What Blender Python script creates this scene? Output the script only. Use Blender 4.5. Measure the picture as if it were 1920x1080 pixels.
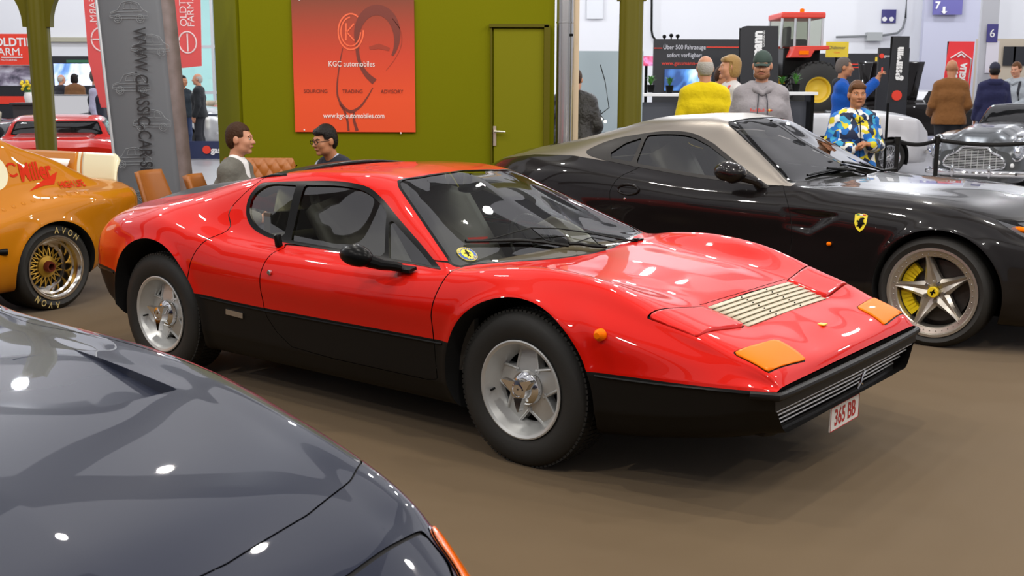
import bpy, math, random
import numpy as np
from mathutils import Vector, Matrix
from mathutils.bvhtree import BVHTree

for o in list(bpy.data.objects):
    bpy.data.objects.remove(o)
SC = bpy.context.scene
COL = SC.collection
PI = math.pi

# ------------------------------------------------------------------ camera
F_PX, PITCH, CAM_Z, ROLL = 2123.9, 0.178, 1.5815, -0.0028
cam_data = bpy.data.cameras.new('camera')
cam_data.sensor_width = 36.0
cam_data.lens = 36.0 * F_PX / 1920.0
cam_data.clip_start = 0.05
cam_data.clip_end = 200
cam_data.dof.use_dof = True
cam_data.dof.focus_distance = 5.2
cam_data.dof.aperture_fstop = 9.0
cam = bpy.data.objects.new('camera', cam_data)
COL.objects.link(cam)
cam.matrix_world = (Matrix.Translation((0, 0, CAM_Z)) @ Matrix.Rotation(PI / 2 - PITCH, 4, 'X')
                    @ Matrix.Rotation(-ROLL, 4, 'Z'))
SC.camera = cam

# ------------------------------------------------------------------ view
SC.view_settings.view_transform = 'Standard'
SC.view_settings.look = 'None'
SC.view_settings.gamma = 1
SC.view_settings.use_curve_mapping = False
SC.view_settings.exposure = 0.0
SC.cycles.use_denoising = True
SC.cycles.max_bounces = 8
SC.cycles.transparent_max_bounces = 16
SC.cycles.sample_clamp_indirect = 6.0
SC.cycles.caustics_reflective = False
SC.cycles.caustics_refractive = False

# ------------------------------------------------------------------ world: even light added from above, the hall roof left open for it
world = bpy.data.worlds.new('world')
SC.world = world
world.use_nodes = True
wn = world.node_tree
wn.nodes.clear()
w_out = wn.nodes.new('ShaderNodeOutputWorld')
w_bg = wn.nodes.new('ShaderNodeBackground')
w_bg.inputs[0].default_value = (0.90, 0.89, 0.94, 1)
w_bg.inputs[1].default_value = 0.60
wn.links.new(w_bg.outputs[0], w_out.inputs[0])

LAMP_E, HALL_E = 170, 290      # watts of each ceiling spot over the stand / over the hall behind

# ------------------------------------------------------------------ materials
MATS = {}
def mat(name, col, rough=0.5, metal=0.0, coat=0.0, spec=0.5, emit=None, estr=1.0, bump=None, noise=None, sheen=0, trans=0):
    if name in MATS: return MATS[name]
    m = bpy.data.materials.new(name); m.use_nodes = True
    nt = m.node_tree; b = nt.nodes['Principled BSDF']
    b.inputs['Base Color'].default_value = (*col, 1)
    b.inputs['Roughness'].default_value = rough
    b.inputs['Metallic'].default_value = metal
    b.inputs['Coat Weight'].default_value = coat
    b.inputs['Coat Roughness'].default_value = 0.02
    b.inputs['Specular IOR Level'].default_value = spec
    b.inputs['Sheen Weight'].default_value = sheen
    if trans: b.inputs['Transmission Weight'].default_value = trans
    if emit:
        b.inputs['Emission Color'].default_value = (*emit, 1)
        b.inputs['Emission Strength'].default_value = estr
    tc = None
    if noise or bump:
        tc = nt.nodes.new('ShaderNodeTexCoord')
    if noise:      # (scale, second colour, detail)
        n = nt.nodes.new('ShaderNodeTexNoise'); n.inputs['Scale'].default_value = noise[0]
        n.inputs['Detail'].default_value = noise[2] if len(noise) > 2 else 4
        r = nt.nodes.new('ShaderNodeMixRGB')
        r.inputs[1].default_value = (*col, 1); r.inputs[2].default_value = (*noise[1], 1)
        nt.links.new(tc.outputs['Object'], n.inputs['Vector'])
        nt.links.new(n.outputs['Fac'], r.inputs[0]); nt.links.new(r.outputs[0], b.inputs['Base Color'])
    if bump:       # (scale, strength, distance)
        n = nt.nodes.new('ShaderNodeTexNoise'); n.inputs['Scale'].default_value = bump[0]
        n.inputs['Detail'].default_value = 5
        bp = nt.nodes.new('ShaderNodeBump'); bp.inputs['Strength'].default_value = bump[1]
        bp.inputs['Distance'].default_value = bump[2]
        nt.links.new(tc.outputs['Object'], n.inputs['Vector'])
        nt.links.new(n.outputs['Fac'], bp.inputs['Height']); nt.links.new(bp.outputs[0], b.inputs['Normal'])
    MATS[name] = m
    return m

def glass(name, tint=(0.80, 0.82, 0.76), base=0.05):
    """thin pane: tinted see-through plus a fresnel reflection"""
    if name in MATS: return MATS[name]
    m = bpy.data.materials.new(name); m.use_nodes = True
    nt = m.node_tree; nt.nodes.clear()
    out = nt.nodes.new('ShaderNodeOutputMaterial')
    t = nt.nodes.new('ShaderNodeBsdfTransparent'); t.inputs[0].default_value = (*tint, 1)
    g = nt.nodes.new('ShaderNodeBsdfGlossy'); g.inputs[0].default_value = (1, 1, 1, 1); g.inputs['Roughness'].default_value = 0.01
    fr = nt.nodes.new('ShaderNodeFresnel'); fr.inputs[0].default_value = 1.6
    ad = nt.nodes.new('ShaderNodeMath'); ad.operation = 'MULTIPLY_ADD'; ad.use_clamp = True
    ad.inputs[1].default_value = 1.15; ad.inputs[2].default_value = base
    mx = nt.nodes.new('ShaderNodeMixShader')
    nt.links.new(fr.outputs[0], ad.inputs[0]); nt.links.new(ad.outputs[0], mx.inputs[0])
    nt.links.new(t.outputs[0], mx.inputs[1]); nt.links.new(g.outputs[0], mx.inputs[2])
    nt.links.new(mx.outputs[0], out.inputs[0])
    MATS[name] = m
    return m

RED = mat('red_paint', (0.66, 0.009, 0.003), 0.4, 0, 1.0, spec=.05)
BLACKP = mat('black_paint', (0.008, 0.0065, 0.0065), 0.3, 0, 1.0, spec=.1)
for _m in (RED, BLACKP): _m.node_tree.nodes['Principled BSDF'].inputs['Coat IOR'].default_value = 1.40
MATTE = mat('matte_black', (0.008, 0.0072, 0.0066), 0.45, 0, 0, 0.22)
SEAM = mat('seam_black', (0.004, 0.003, 0.003), 0.8)
RUBBER = mat('tyre_rubber', (0.022, 0.021, 0.019), 0.62, 0, 0, 0.4, bump=(60, 0.15, 0.004))
TRIM = mat('black_trim', (0.005, 0.005, 0.005), 0.3, spec=.12)
DARK = mat('dark_void', (0.004, 0.004, 0.004), 0.9)
CHROME = mat('chrome', (0.85, 0.85, 0.86), 0.06, 1.0)
ALLOY = mat('silver_alloy', (0.64, 0.65, 0.64), 0.38, 0.6)
STEEL = mat('brushed_steel', (0.62, 0.62, 0.63), 0.25, 1.0)
AMBER = mat('amber_lens', (0.95, 0.185, 0.0), 0.45, 0, 0.06, spec=.06)
CREAM = mat('cream_panel', (0.50, 0.44, 0.32), 0.5, spec=.3)
WHITE = mat('white_print', (0.85, 0.85, 0.85), 0.5)
GLASS = glass('car_glass')
LEATHER = mat('tan_leather', (0.42, 0.14, 0.025), 0.38)
CABIN = mat('cabin_trim', (0.10, 0.09, 0.075), 0.7)

# ------------------------------------------------------------------ object helpers
def thing(name, label, cat, loc=(0, 0, 0), rz=0, group=None):
    o = bpy.data.objects.new(name, None); COL.objects.link(o)
    o.location = loc; o.rotation_euler = (0, 0, rz); o.empty_display_size = 0.1
    return tag(o, label, cat, group)
def tag(o, label, cat, group=None):
    o['label'] = label; o['category'] = cat
    if group: o['group'] = group
    return o
def struct(o):
    o['kind'] = 'structure'
    return o
def link(name, me, m, parent=None):
    o = bpy.data.objects.new(name, me); COL.objects.link(o)
    if m is not None:
        for x in (m if isinstance(m, (list, tuple)) else [m]): me.materials.append(x)
    if parent is not None: o.parent = parent
    return o
def copy_tree(o, parent=None):
    c = o.copy(); COL.objects.link(c)
    if parent is not None: c.parent = parent
    for ch in list(o.children): copy_tree(ch, c)
    return c

class MB:
    """collects simple solids into one mesh"""
    def __init__(s): s.v = []; s.f = []; s.mi = []
    def add(s, vs, fs, mi=0):
        b = len(s.v); s.v += [tuple(map(float, p)) for p in vs]
        s.f += [tuple(b + i for i in f) for f in fs]; s.mi += [mi] * len(fs)
        return s
    def box(s, c, d, rz=0, mi=0, M=None):
        x, y, z = d[0] / 2, d[1] / 2, d[2] / 2
        p = [(-x, -y, -z), (x, -y, -z), (x, y, -z), (-x, y, -z), (-x, -y, z), (x, -y, z), (x, y, z), (-x, y, z)]
        R = Matrix.Rotation(rz, 3, 'Z') if M is None else M
        p = [tuple(R @ Vector(q) + Vector(c)) for q in p]
        return s.add(p, [(0, 3, 2, 1), (4, 5, 6, 7), (0, 1, 5, 4), (1, 2, 6, 5), (2, 3, 7, 6), (3, 0, 4, 7)], mi)
    def prism(s, poly, a, b, axis='y', mi=0):
        """2-D polygon extruded from a to b along axis; polygon axes are the other two in order"""
        def P(q, t):
            return {'x': (t, q[0], q[1]), 'y': (q[0], t, q[1]), 'z': (q[0], q[1], t)}[axis]
        n = len(poly)
        vs = [P(q, a) for q in poly] + [P(q, b) for q in poly]
        fs = [tuple(range(n - 1, -1, -1)), tuple(range(n, 2 * n))] + [(i, (i + 1) % n, n + (i + 1) % n, n + i) for i in range(n)]
        return s.add(vs, fs, mi)
    def lathe(s, prof, n=48, axis='y', mi=0, closed=False, c=(0, 0, 0)):
        """prof: (radius, along axis)"""
        vs = []
        for k in range(n):
            a = 2 * PI * k / n; ca, sa = math.cos(a), math.sin(a)
            for r, h in prof:
                q = {'y': (r * ca, h, r * sa), 'z': (r * ca, r * sa, h), 'x': (h, r * ca, r * sa)}[axis]
                vs.append((q[0] + c[0], q[1] + c[1], q[2] + c[2]))
        m = len(prof); fs = []
        for k in range(n):
            k2 = (k + 1) % n
            for i in range(m if closed else m - 1):
                i2 = (i + 1) % m
                fs.append((k * m + i, k * m + i2, k2 * m + i2, k2 * m + i))
        return s.add(vs, fs, mi)
    def tube(s, pts, r, n=8, mi=0, caps=True, flat=1.0):
        P = [Vector(p) for p in pts]; m = len(P); vs = []; fs = []
        rr = r if isinstance(r, (list, tuple)) else [r] * m
        up = Vector((0, 0, 1))
        for i in range(m):
            t = (P[min(i + 1, m - 1)] - P[max(i - 1, 0)])
            t = t.normalized() if t.length > 1e-9 else Vector((0, 0, 1))
            u = up.cross(t)
            if u.length < 1e-3: u = Vector((1, 0, 0)).cross(t)
            u.normalize(); w = t.cross(u)
            for k in range(n):
                a = 2 * PI * k / n
                vs.append(P[i] + (u * math.cos(a) + w * math.sin(a) * flat) * rr[i])
        for i in range(m - 1):
            for k in range(n):
                k2 = (k + 1) % n
                fs.append((i * n + k, i * n + k2, (i + 1) * n + k2, (i + 1) * n + k))
        if caps:
            fs.append(tuple(range(n - 1, -1, -1))); fs.append(tuple((m - 1) * n + k for k in range(n)))
        return s.add(vs, fs, mi)
    def ball(s, c, r, n=12, mi=0):
        r = r if isinstance(r, (list, tuple)) else (r, r, r)
        vs = []; m = n // 2 + 1; fs = []
        for i in range(m):
            th = PI * i / (m - 1)
            for k in range(n):
                a = 2 * PI * k / n
                vs.append((c[0] + r[0] * math.sin(th) * math.cos(a), c[1] + r[1] * math.sin(th) * math.sin(a), c[2] + r[2] * math.cos(th)))
        for i in range(m - 1):
            for k in range(n):
                k2 = (k + 1) % n
                fs.append((i * n + k, (i + 1) * n + k, (i + 1) * n + k2, i * n + k2))
        return s.add(vs, fs, mi)
    def grid(s, fn, nu, nv, mi=0):
        vs = [fn(i / nu, j / nv) for i in range(nu + 1) for j in range(nv + 1)]
        fs = [(i * (nv + 1) + j, (i + 1) * (nv + 1) + j, (i + 1) * (nv + 1) + j + 1, i * (nv + 1) + j + 1) for i in range(nu) for j in range(nv)]
        return s.add(vs, fs, mi)
    def mesh(s, name, smooth=35):
        me = bpy.data.meshes.new(name); me.from_pydata(s.v, [], s.f); me.update()
        for p, k in zip(me.polygons, s.mi): p.material_index = k
        if smooth:
            me.shade_smooth()
            me.set_sharp_from_angle(angle=math.radians(smooth))
        return me
    def build(s, name, m, parent=None, smooth=35, bevel=0):
        o = link(name, s.mesh(name, smooth), m, parent)
        if bevel:
            b = o.modifiers.new('bevel', 'BEVEL'); b.width = bevel; b.segments = 2; b.limit_method = 'ANGLE'
        return o

def text_mesh(txt, size, align='CENTER', extrude=0.0, sx=1.0, bold=0.0, space=1.0, res=4):
    """flat lettering as vertices/faces in its own XY plane"""
    cu = bpy.data.curves.new('lettering', 'FONT'); cu.body = txt; cu.size = size
    cu.align_x = align; cu.align_y = 'CENTER'; cu.resolution_u = res; cu.extrude = extrude; cu.offset = bold; cu.space_character = space
    ob = bpy.data.objects.new('lettering', cu); COL.objects.link(ob)
    me = ob.to_mesh()
    V = [(v.co.x * sx, v.co.y, v.co.z) for v in me.vertices]; Fs = [tuple(p.vertices) for p in me.polygons]
    ob.to_mesh_clear(); bpy.data.objects.remove(ob); bpy.data.curves.remove(cu)
    return V, Fs
def text(name, txt, size, m, M, parent=None, **k):
    """lettering placed by matrix M (its XY plane carries the writing)"""
    V, Fs = text_mesh(txt, size, **k)
    me = bpy.data.meshes.new(name); me.from_pydata([tuple(M @ Vector(v)) for v in V], [], Fs); me.update()
    return link(name, me, m, parent)
def upright(loc, yaw=0, roll=0):
    """text frame standing upright, readable from -Y side, then turned by yaw about Z; roll spins it in its plane"""
    return Matrix.Translation(loc) @ Matrix.Rotation(yaw, 4, 'Z') @ Matrix.Rotation(PI / 2, 4, 'X') @ Matrix.Rotation(roll, 4, 'Z')

def at(px, py, depth):
    """point seen at a photo pixel, at the given distance along +Y"""
    X, Y = px - 960, py - 540
    cr, sr = math.cos(-ROLL), math.sin(-ROLL)
    X, Y = X * cr - Y * sr, X * sr + Y * cr
    a, b = X / F_PX, -Y / F_PX
    d = Vector((a, math.cos(PITCH) + b * math.sin(PITCH), -math.sin(PITCH) + b * math.cos(PITCH)))
    return Vector((0, 0, CAM_Z)) + d * (depth / d.y)

# ------------------------------------------------------------------ lofted bodies
def pchip(xs, ys, x):
    xs = np.asarray(xs, float); ys = np.asarray(ys, float); x = np.asarray(x, float)
    if len(xs) == 1: return np.full_like(x, ys[0])
    h = np.diff(xs); d = np.diff(ys) / h; n = len(xs)
    m = np.zeros(n); m[0] = d[0]; m[-1] = d[-1]
    for i in range(1, n - 1):
        if d[i - 1] * d[i] > 0:
            w1 = 2 * h[i] + h[i - 1]; w2 = h[i] + 2 * h[i - 1]
            m[i] = (w1 + w2) / (w1 / d[i - 1] + w2 / d[i])
    x = np.clip(x, xs[0], xs[-1]); i = np.clip(np.searchsorted(xs, x) - 1, 0, n - 2)
    t = (x - xs[i]) / h[i]
    return ((1 + 2 * t) * (1 - t) ** 2 * ys[i] + t * (1 - t) ** 2 * h[i] * m[i] + t * t * (3 - 2 * t) * ys[i + 1] + t * t * (t - 1) * h[i] * m[i + 1])

def cubic(P, n, closed=False):
    """Catmull-Rom through points, n steps a span"""
    P = np.asarray(P, float); m = len(P); out = []
    for i in range(m if closed else m - 1):
        if closed: p0, p1, p2, p3 = P[i - 1], P[i], P[(i + 1) % m], P[(i + 2) % m]
        else:
            p1, p2 = P[i], P[i + 1]
            p0 = P[i - 1] if i else 2 * p1 - p2
            p3 = P[i + 2] if i + 2 < m else 2 * p2 - p1
        d1 = max(np.linalg.norm(p2 - p1), 1e-6); d0 = max(np.linalg.norm(p1 - p0), 1e-6); d2 = max(np.linalg.norm(p3 - p2), 1e-6)
        a, b, c = d0 ** .5, d1 ** .5, d2 ** .5
        m1 = (p2 - p1) + b * ((p1 - p0) / a - (p2 - p0) / (a + b)); m2 = (p2 - p1) + b * ((p3 - p2) / c - (p3 - p1) / (b + c))
        t = np.linspace(0, 1, n, endpoint=False)[:, None]
        out.append((2 * t ** 3 - 3 * t ** 2 + 1) * p1 + (t ** 3 - 2 * t ** 2 + t) * m1 + (-2 * t ** 3 + 3 * t ** 2) * p2 + (t ** 3 - t ** 2) * m2)
    if not closed: out.append(P[-1:])
    return np.concatenate(out)

class Surf:
    def __init__(s, V, F, N=None):
        s.V = np.asarray(V, float); s.F = F
        s.N = s.normals() if N is None else N
    def normals(s):
        N = np.zeros_like(s.V)
        for k in (3, 4):
            fs = np.array([f for f in s.F if len(f) == k], int)
            if not len(fs): continue
            n = np.cross(s.V[fs[:, 2]] - s.V[fs[:, 0]], s.V[fs[:, k - 1]] - s.V[fs[:, 1]])
            for j in range(k): np.add.at(N, fs[:, j], n)
        l = np.linalg.norm(N, axis=1); l[l == 0] = 1
        return N / l[:, None]
    def cut(s, d):
        """split where the per-vertex field d changes sign -> (inside d<0, outside)"""
        d = np.asarray(d, float); dl = d.tolist(); nv = len(s.V)
        V2 = []; N2 = []; cache = {}; A = []; B = []
        V, N = s.V, s.N
        def cross(i, j):
            k = (i, j) if i < j else (j, i)
            if k not in cache:
                t = dl[k[0]] / (dl[k[0]] - dl[k[1]])
                V2.append(V[k[0]] * (1 - t) + V[k[1]] * t); N2.append(N[k[0]] * (1 - t) + N[k[1]] * t)
                cache[k] = nv + len(V2) - 1
            return cache[k]
        for f in s.F:
            c = 0
            for i in f: c += dl[i] < 0
            if c == len(f): A.append(f)
            elif c == 0: B.append(f)
            else:
                a = []; b = []; n = len(f)
                for k in range(n):
                    i, j = f[k], f[(k + 1) % n]; si, sj = dl[i] < 0, dl[j] < 0
                    (a if si else b).append(i)
                    if si != sj:
                        x = cross(i, j); a.append(x); b.append(x)
                if len(a) > 2: A.append(tuple(a))
                if len(b) > 2: B.append(tuple(b))
        VV = np.vstack([V] + ([np.array(V2)] if V2 else [])); NN = np.vstack([N] + ([np.array(N2)] if N2 else []))
        return Surf(VV, A, NN).tidy(), Surf(VV, B, NN).tidy()
    def tidy(s):
        used = sorted({i for f in s.F for i in f})
        m = np.full(len(s.V), -1, int); m[used] = np.arange(len(used)); ml = m.tolist()
        s.V = s.V[used]; s.N = s.N[used]; s.F = [tuple(ml[i] for i in f) for f in s.F]
        return s
    def push(s, d):
        return Surf(s.V + s.N * d, s.F, s.N)
    def build(s, name, m, parent=None, thick=0):
        V, Fs, N = s.V, s.F, s.N
        me = bpy.data.meshes.new(name); me.from_pydata(V.tolist(), [], Fs); me.update()
        if len(Fs):
            me.shade_smooth()
            l = np.linalg.norm(N, axis=1); l[l == 0] = 1
            me.normals_split_custom_set_from_vertices((N / l[:, None]).tolist())
        o = link(name, me, m, parent)
        if thick:
            sm = o.modifiers.new('thick', 'SOLIDIFY'); sm.thickness = thick; sm.offset = -1
        return o
    def bvh(s):
        return BVHTree.FromPolygons(s.V.tolist(), s.F)
def join(*S):
    V = np.vstack([s.V for s in S]); N = np.vstack([s.N for s in S]); F = []; b = 0
    for s in S:
        F += [tuple(i + b for i in f) for f in s.F]; b += len(s.V)
    return Surf(V, F, N)

def loft(lines, xs, sub, sharp=(), deform=None):
    """lines: list of keys [(x, y, z), ...] from the underside centre up to the roof centre, y >= 0; mirrored"""
    xs = np.asarray(xs, float); L = []
    for ln in lines:
        ln = sorted(ln); k = [q[0] for q in ln]
        L.append((pchip(k, [q[1] for q in ln], xs), pchip(k, [q[2] for q in ln], xs)))
    K = len(lines); cuts = [0] + sorted(sharp) + [K - 1]; rows = []
    for i in range(len(xs)):
        P = np.array([(L[k][0][i], L[k][1][i]) for k in range(K)]); sec = []
        for a, b in zip(cuts[:-1], cuts[1:]):
            c = cubic(P[a:b + 1], sub); sec.append(c if b == K - 1 else c[:-1])
        sec = np.concatenate(sec)
        sec[:, 0] = np.maximum(sec[:, 0], 0); sec[0, 0] = 0; sec[-1, 0] = 0
        full = np.vstack([sec, sec[-2:0:-1] * [-1, 1]])
        rows.append(np.column_stack([np.full(len(full), xs[i]), full]))
    G = np.array(rows); nx, nv = G.shape[:2]; V = G.reshape(-1, 3).copy()
    if deform: V = deform(V)
    F = [(i * nv + j, i * nv + (j + 1) % nv, (i + 1) * nv + (j + 1) % nv, (i + 1) * nv + j) for i in range(nx - 1) for j in range(nv)]
    if xs[1] < xs[0]: F = [f[::-1] for f in F]
    s = Surf(V, F)
    return s

def poly_sd(P, poly):
    """signed distance (negative inside) of 2-D points to a closed polygon"""
    P = np.asarray(P, float); Q = np.asarray(poly, float); best = np.full(len(P), 1e9); ins = np.zeros(len(P), bool)
    for i in range(len(Q)):
        a, b = Q[i], Q[(i + 1) % len(Q)]; e = b - a; w = P - a
        t = np.clip((w @ e) / max(e @ e, 1e-12), 0, 1); r = w - t[:, None] * e
        best = np.minimum(best, (r * r).sum(1))
        c = ((a[1] > P[:, 1]) != (b[1] > P[:, 1]))
        if c.any() and abs(e[1]) > 1e-12:
            ins ^= c & (P[:, 0] < a[0] + (P[:, 1] - a[1]) * e[0] / e[1])
    return np.where(ins, -1, 1) * np.sqrt(best)
def line_d(P, pts):
    P = np.asarray(P, float); Q = np.asarray(pts, float); best = np.full(len(P), 1e9)
    for a, b in zip(Q[:-1], Q[1:]):
        e = b - a; w = P - a; t = np.clip((w @ e) / max(e @ e, 1e-12), 0, 1); r = w - t[:, None] * e
        best = np.minimum(best, (r * r).sum(1))
    return np.sqrt(best)
def peel(S, field, w=.006):
    """take the region field(S)<0 out of S with a narrow gap along its edge -> (region, gap, rest)"""
    inn, rest = S.cut(field(S))
    if not inn.F: return inn, inn, rest
    core, gap = inn.cut(field(inn) + w)
    return core, gap, rest
def both_sides(S):
    return [q for q in (S.cut(S.V[:, 1])[0], S.cut(-S.V[:, 1])[0]) if q.F]
SIDE = lambda S: S.V[:, [0, 2]]
TOP = lambda S: S.V[:, [0, 1]]
def masked(d, ok): return np.where(ok, d, 1.0)

def decal(name, V2, Fs, surf, M, m, parent, off=0.002, axis=Vector((0, 1, 0))):
    """lay flat lettering on a body: M puts it in the body's frame, then it is dropped along axis onto the skin"""
    bv = surf.bvh(); vs = []
    for v in V2:
        p = M @ Vector(v); h = bv.ray_cast(p - axis * 1.0, axis)
        q = h[0] if h[0] is not None else p
        vs.append(tuple(q - axis * off))
    me = bpy.data.meshes.new(name); me.from_pydata(vs, [], Fs); me.update()
    return link(name, me, m, parent)
# ================================================================== the hall
WALLW = mat('hall_white', (.80, .81, .85), .7)
FLOOR = mat('hall_concrete', (.36, .35, .36), .35, spec=.5, noise=(.7, (.26, .25, .26), 6))
CARPET = mat('brown_carpet', (.125, .080, .035), .85, spec=.2, noise=(1.6, (.106, .067, .028), 6), bump=(900, .25, .004), sheen=.15)
OLIVE = mat('olive_wall', (.185, .190, .001), .8, spec=.12, noise=(60, (.172, .172, .001), 3))
OLIVE_D = mat('olive_paint', (.105, .092, .001), .5, spec=.2)
PANELB = mat('display_black', (.012, .013, .018), .5)
SIGNR = mat('sign_red', (.80, .045, .02), .5)
FLAGR = mat('flag_red', (.72, .09, .09), .6)
NAVYP = mat('print_navy', (.02, .03, .09), .5)

def wall(name, a, b, h, t, m, z0=0.0):
    a = Vector((a[0], a[1])); b = Vector((b[0], b[1])); d = b - a
    mb = MB(); mb.box(((a.x + b.x) / 2, (a.y + b.y) / 2, z0 + h / 2), (d.length, t, h), rz=math.atan2(d.y, d.x))
    return struct(mb.build(name, m, smooth=0))
b = MB(); b.box((0, 13, -.06), (62, 46, .12)); struct(b.build('floor', FLOOR, smooth=0))
b = MB(); b.box((0, 4.2, .004), (24, 15.4, .008)); struct(b.build('floor_carpet', CARPET, smooth=0))
wall('wall_back', (-5.6, 36), (30, 36), 9, .2, WALLW)
wall('wall_back', (-30, 36), (-11.8, 36), 9, .2, WALLW)
wall('wall_back', (-11.8, 36), (-5.6, 36), 4.6, .2, WALLW, 4.4)
wall('wall_left', (-30, -9), (-30, 36), 9, .2, WALLW)
wall('wall_right', (30, -9), (30, 36), 9, .2, WALLW)
wall('wall_front', (-30, -9), (30, -9), 9, .2, mat('hall_grey', (.35, .35, .36), .8))
# glazed hall front at the left, a self-glowing green panel behind for daylight and trees
fr = mat('window_frame', (.55, .57, .6), .4)
w = MB()
for x in np.linspace(-11.8, -5.6, 6): w.box((x, 36, 2.2), (.09, .12, 4.4))
for z in (.05, 1.3, 2.7, 4.36): w.box((-8.7, 36, z), (6.2, .1, .09))
wo = struct(w.build('window_1', fr, smooth=0))
g = MB(); g.box((-8.7, 36.02, 2.2), (6.2, .012, 4.4)); g.build('pane', glass('window_glass', (.86, .95, .95), .03), wo, smooth=0)
gm = mat('outdoor_green', (.35, .55, .50), .9, emit=(.55, .80, .80), estr=.75, noise=(.6, (.75, .85, .85), 5))
g = MB(); g.box((-9, 44, 3.0), (18, .2, 9)); struct(g.build('daylight_panel', gm, smooth=0))
# unseen ceiling girders, added for the dark bands they reflect in the car paint
TR = mat('girder_grey', (.05, .05, .055), .6)
for k, (xa, ya, xb, yb, wd) in enumerate(((-30, 7.2, 30, 6.2, .8), (-30, 12.5, 30, 12.5, .9), (-30, 1.2, 30, 1.2, .7), (-30, 20, 30, 20, .9), (-30, 28, 30, 28, .9), (-5.5, -9, -4.6, 36, .6), (4.8, -9, 4.8, 36, .6))):
    d = Vector((xb - xa, yb - ya)); t = MB(); t.box(((xa + xb) / 2, (ya + yb) / 2, 7.6 + .3 * (k > 4)), (d.length, wd, .5), rz=math.atan2(d.y, d.x)); struct(t.build('trim_%d' % (k + 1), TR, smooth=0))
def lamp(x, y, z, e, r=.10, col=(1, .95, .88)):
    l = bpy.data.lights.new('hall_spot', 'POINT'); l.energy = e; l.shadow_soft_size = r; l.color = col
    o = bpy.data.objects.new('hall_spot', l); COL.objects.link(o); o.location = (x, y, z)
random.seed(4)
for x in (-6.0, -2.6, .8, 4.2, 7.6):
    for y in (1.2, 4.4, 7.6, 10.6):
        lamp(x + random.uniform(-.6, .6), y + random.uniform(-.6, .6), 5.6 + random.uniform(-.4, .4), LAMP_E * (1.4 if y < 5 else .8))
for x in (-14, -8, -2, 4, 10, 16):
    for y in (15, 20.5, 26, 31):
        lamp(x + random.uniform(-.8, .8), y + random.uniform(-.6, .6), 6.5, HALL_E, .14, (.95, .97, 1))

# ------------------------------------------------------------------ the olive stand wall
YW = 10.85
xl, xm, xr = at(409, 200, YW + .5).x, at(453, 200, YW).x, at(1037, 200, YW).x
wall('wall_stand', (xm, YW + .06), (xr, YW + .06), 3.6, .12, OLIVE)
wall('wall_stand', (xl, YW + .62), (xm, YW + .07), 3.6, .10, OLIVE)  # end panel turned aside, added so this band of wall shades darker
wall('wall_stand', (xr - .03, YW + .06), (xr - .03, YW + 1.6), 3.6, .06, OLIVE)
# narrow flush door
a, bq = at(921, 51, YW), at(1020, 52, YW); 
dr = MB(); dr.box(((a.x + bq.x) / 2, YW - .012, a.z / 2), (bq.x - a.x - .02, .03, a.z - .02))
do = struct(dr.build('door_1', mat('olive_door', (.20, .195, .004), .7, spec=.15), smooth=0, bevel=.004))
f = MB()
f.box((a.x - .012, YW - .02, a.z / 2), (.012, .05, a.z)); f.box((bq.x + .015, YW - .03, a.z / 2), (.055, .07, a.z + .03)); f.box(((a.x + bq.x) / 2, YW - .03, a.z + .012), (bq.x - a.x + .06, .07, .03))  # darker olive strips at right and top hold the shade of the reveal
f.build('door_reveal_shade', OLIVE_D, do, smooth=0)
h = MB(); p = at(926, 255, YW - .04)
h.box((p.x, YW - .035, p.z), (.028, .012, .185)); h.tube([(p.x, YW - .04, p.z + .045), (p.x, YW - .085, p.z + .045), (p.x + .10, YW - .085, p.z + .04)], .010, 8); h.build('door_handle', mat('handle_nickel', (.75, .72, .6), .3, .8), do)
# poster
pw, ph = 1.19, 1.22
pc = Vector(((at(541, 3, YW).x + at(781, 250, YW).x) / 2, YW - .025, 0)); zt, zb = at(541, 1, YW).z, at(660, 249, YW).z
pm = bpy.data.materials.new('poster_print'); pm.use_nodes = True
nt = pm.node_tree; tc = nt.nodes.new('ShaderNodeTexCoord'); sp = nt.nodes.new('ShaderNodeSeparateXYZ'); rp = nt.nodes.new('ShaderNodeValToRGB')
nt.links.new(tc.outputs['Generated'], sp.inputs[0]); nt.links.new(sp.outputs['Z'], rp.inputs[0]); nt.links.new(rp.outputs[0], nt.nodes['Principled BSDF'].inputs['Base Color'])
nt.nodes['Principled BSDF'].inputs['Roughness'].default_value = .5
rp.color_ramp.elements[0].color = (.86, .085, .016, 1); rp.color_ramp.elements[1].color = (.23, .048, .020, 1); rp.color_ramp.elements[0].position = .25
e = rp.color_ramp.elements.new(.58); e.color = (.66, .055, .018, 1)
pb = MB(); pb.box((pc.x, YW - .02, (zt + zb) / 2), (at(781, 250, YW).x - at(541, 3, YW).x - .03, .02, zt - zb))
po = pb.build('poster', pm, smooth=0); tag(po, 'large orange-red square poster with white ring logo on the olive wall', 'poster')
yp = YW - .032
def on_poster(px, py): q = at(px, py, yp); return (q.x, yp, q.z)
def ptext(nm, t, px, py, size, m, **k): text(nm, t, size, m, Matrix.Translation((0, -.006, 0)) @ upright(on_poster(px, py)), po, **k)
pW = mat('poster_white', (.9, .86, .82), .5); pD = mat('poster_dark', (.14, .02, .012), .5); pO = mat('poster_orange', (.95, .16, .06), .5)
ptext('company_lettering', 'KGC automobiles', 657, 122, .072, pW, sx=.83)
ptext('web_lettering', 'www.kgc-automobiles.com', 662, 219, .066, pW, sx=.80, bold=.0008)
for t, px in (('SOURCING', 590), ('TRADING', 659), ('ADVISORY', 733)): ptext('service_lettering', t, px, 173, .048, pD, sx=.92)
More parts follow.
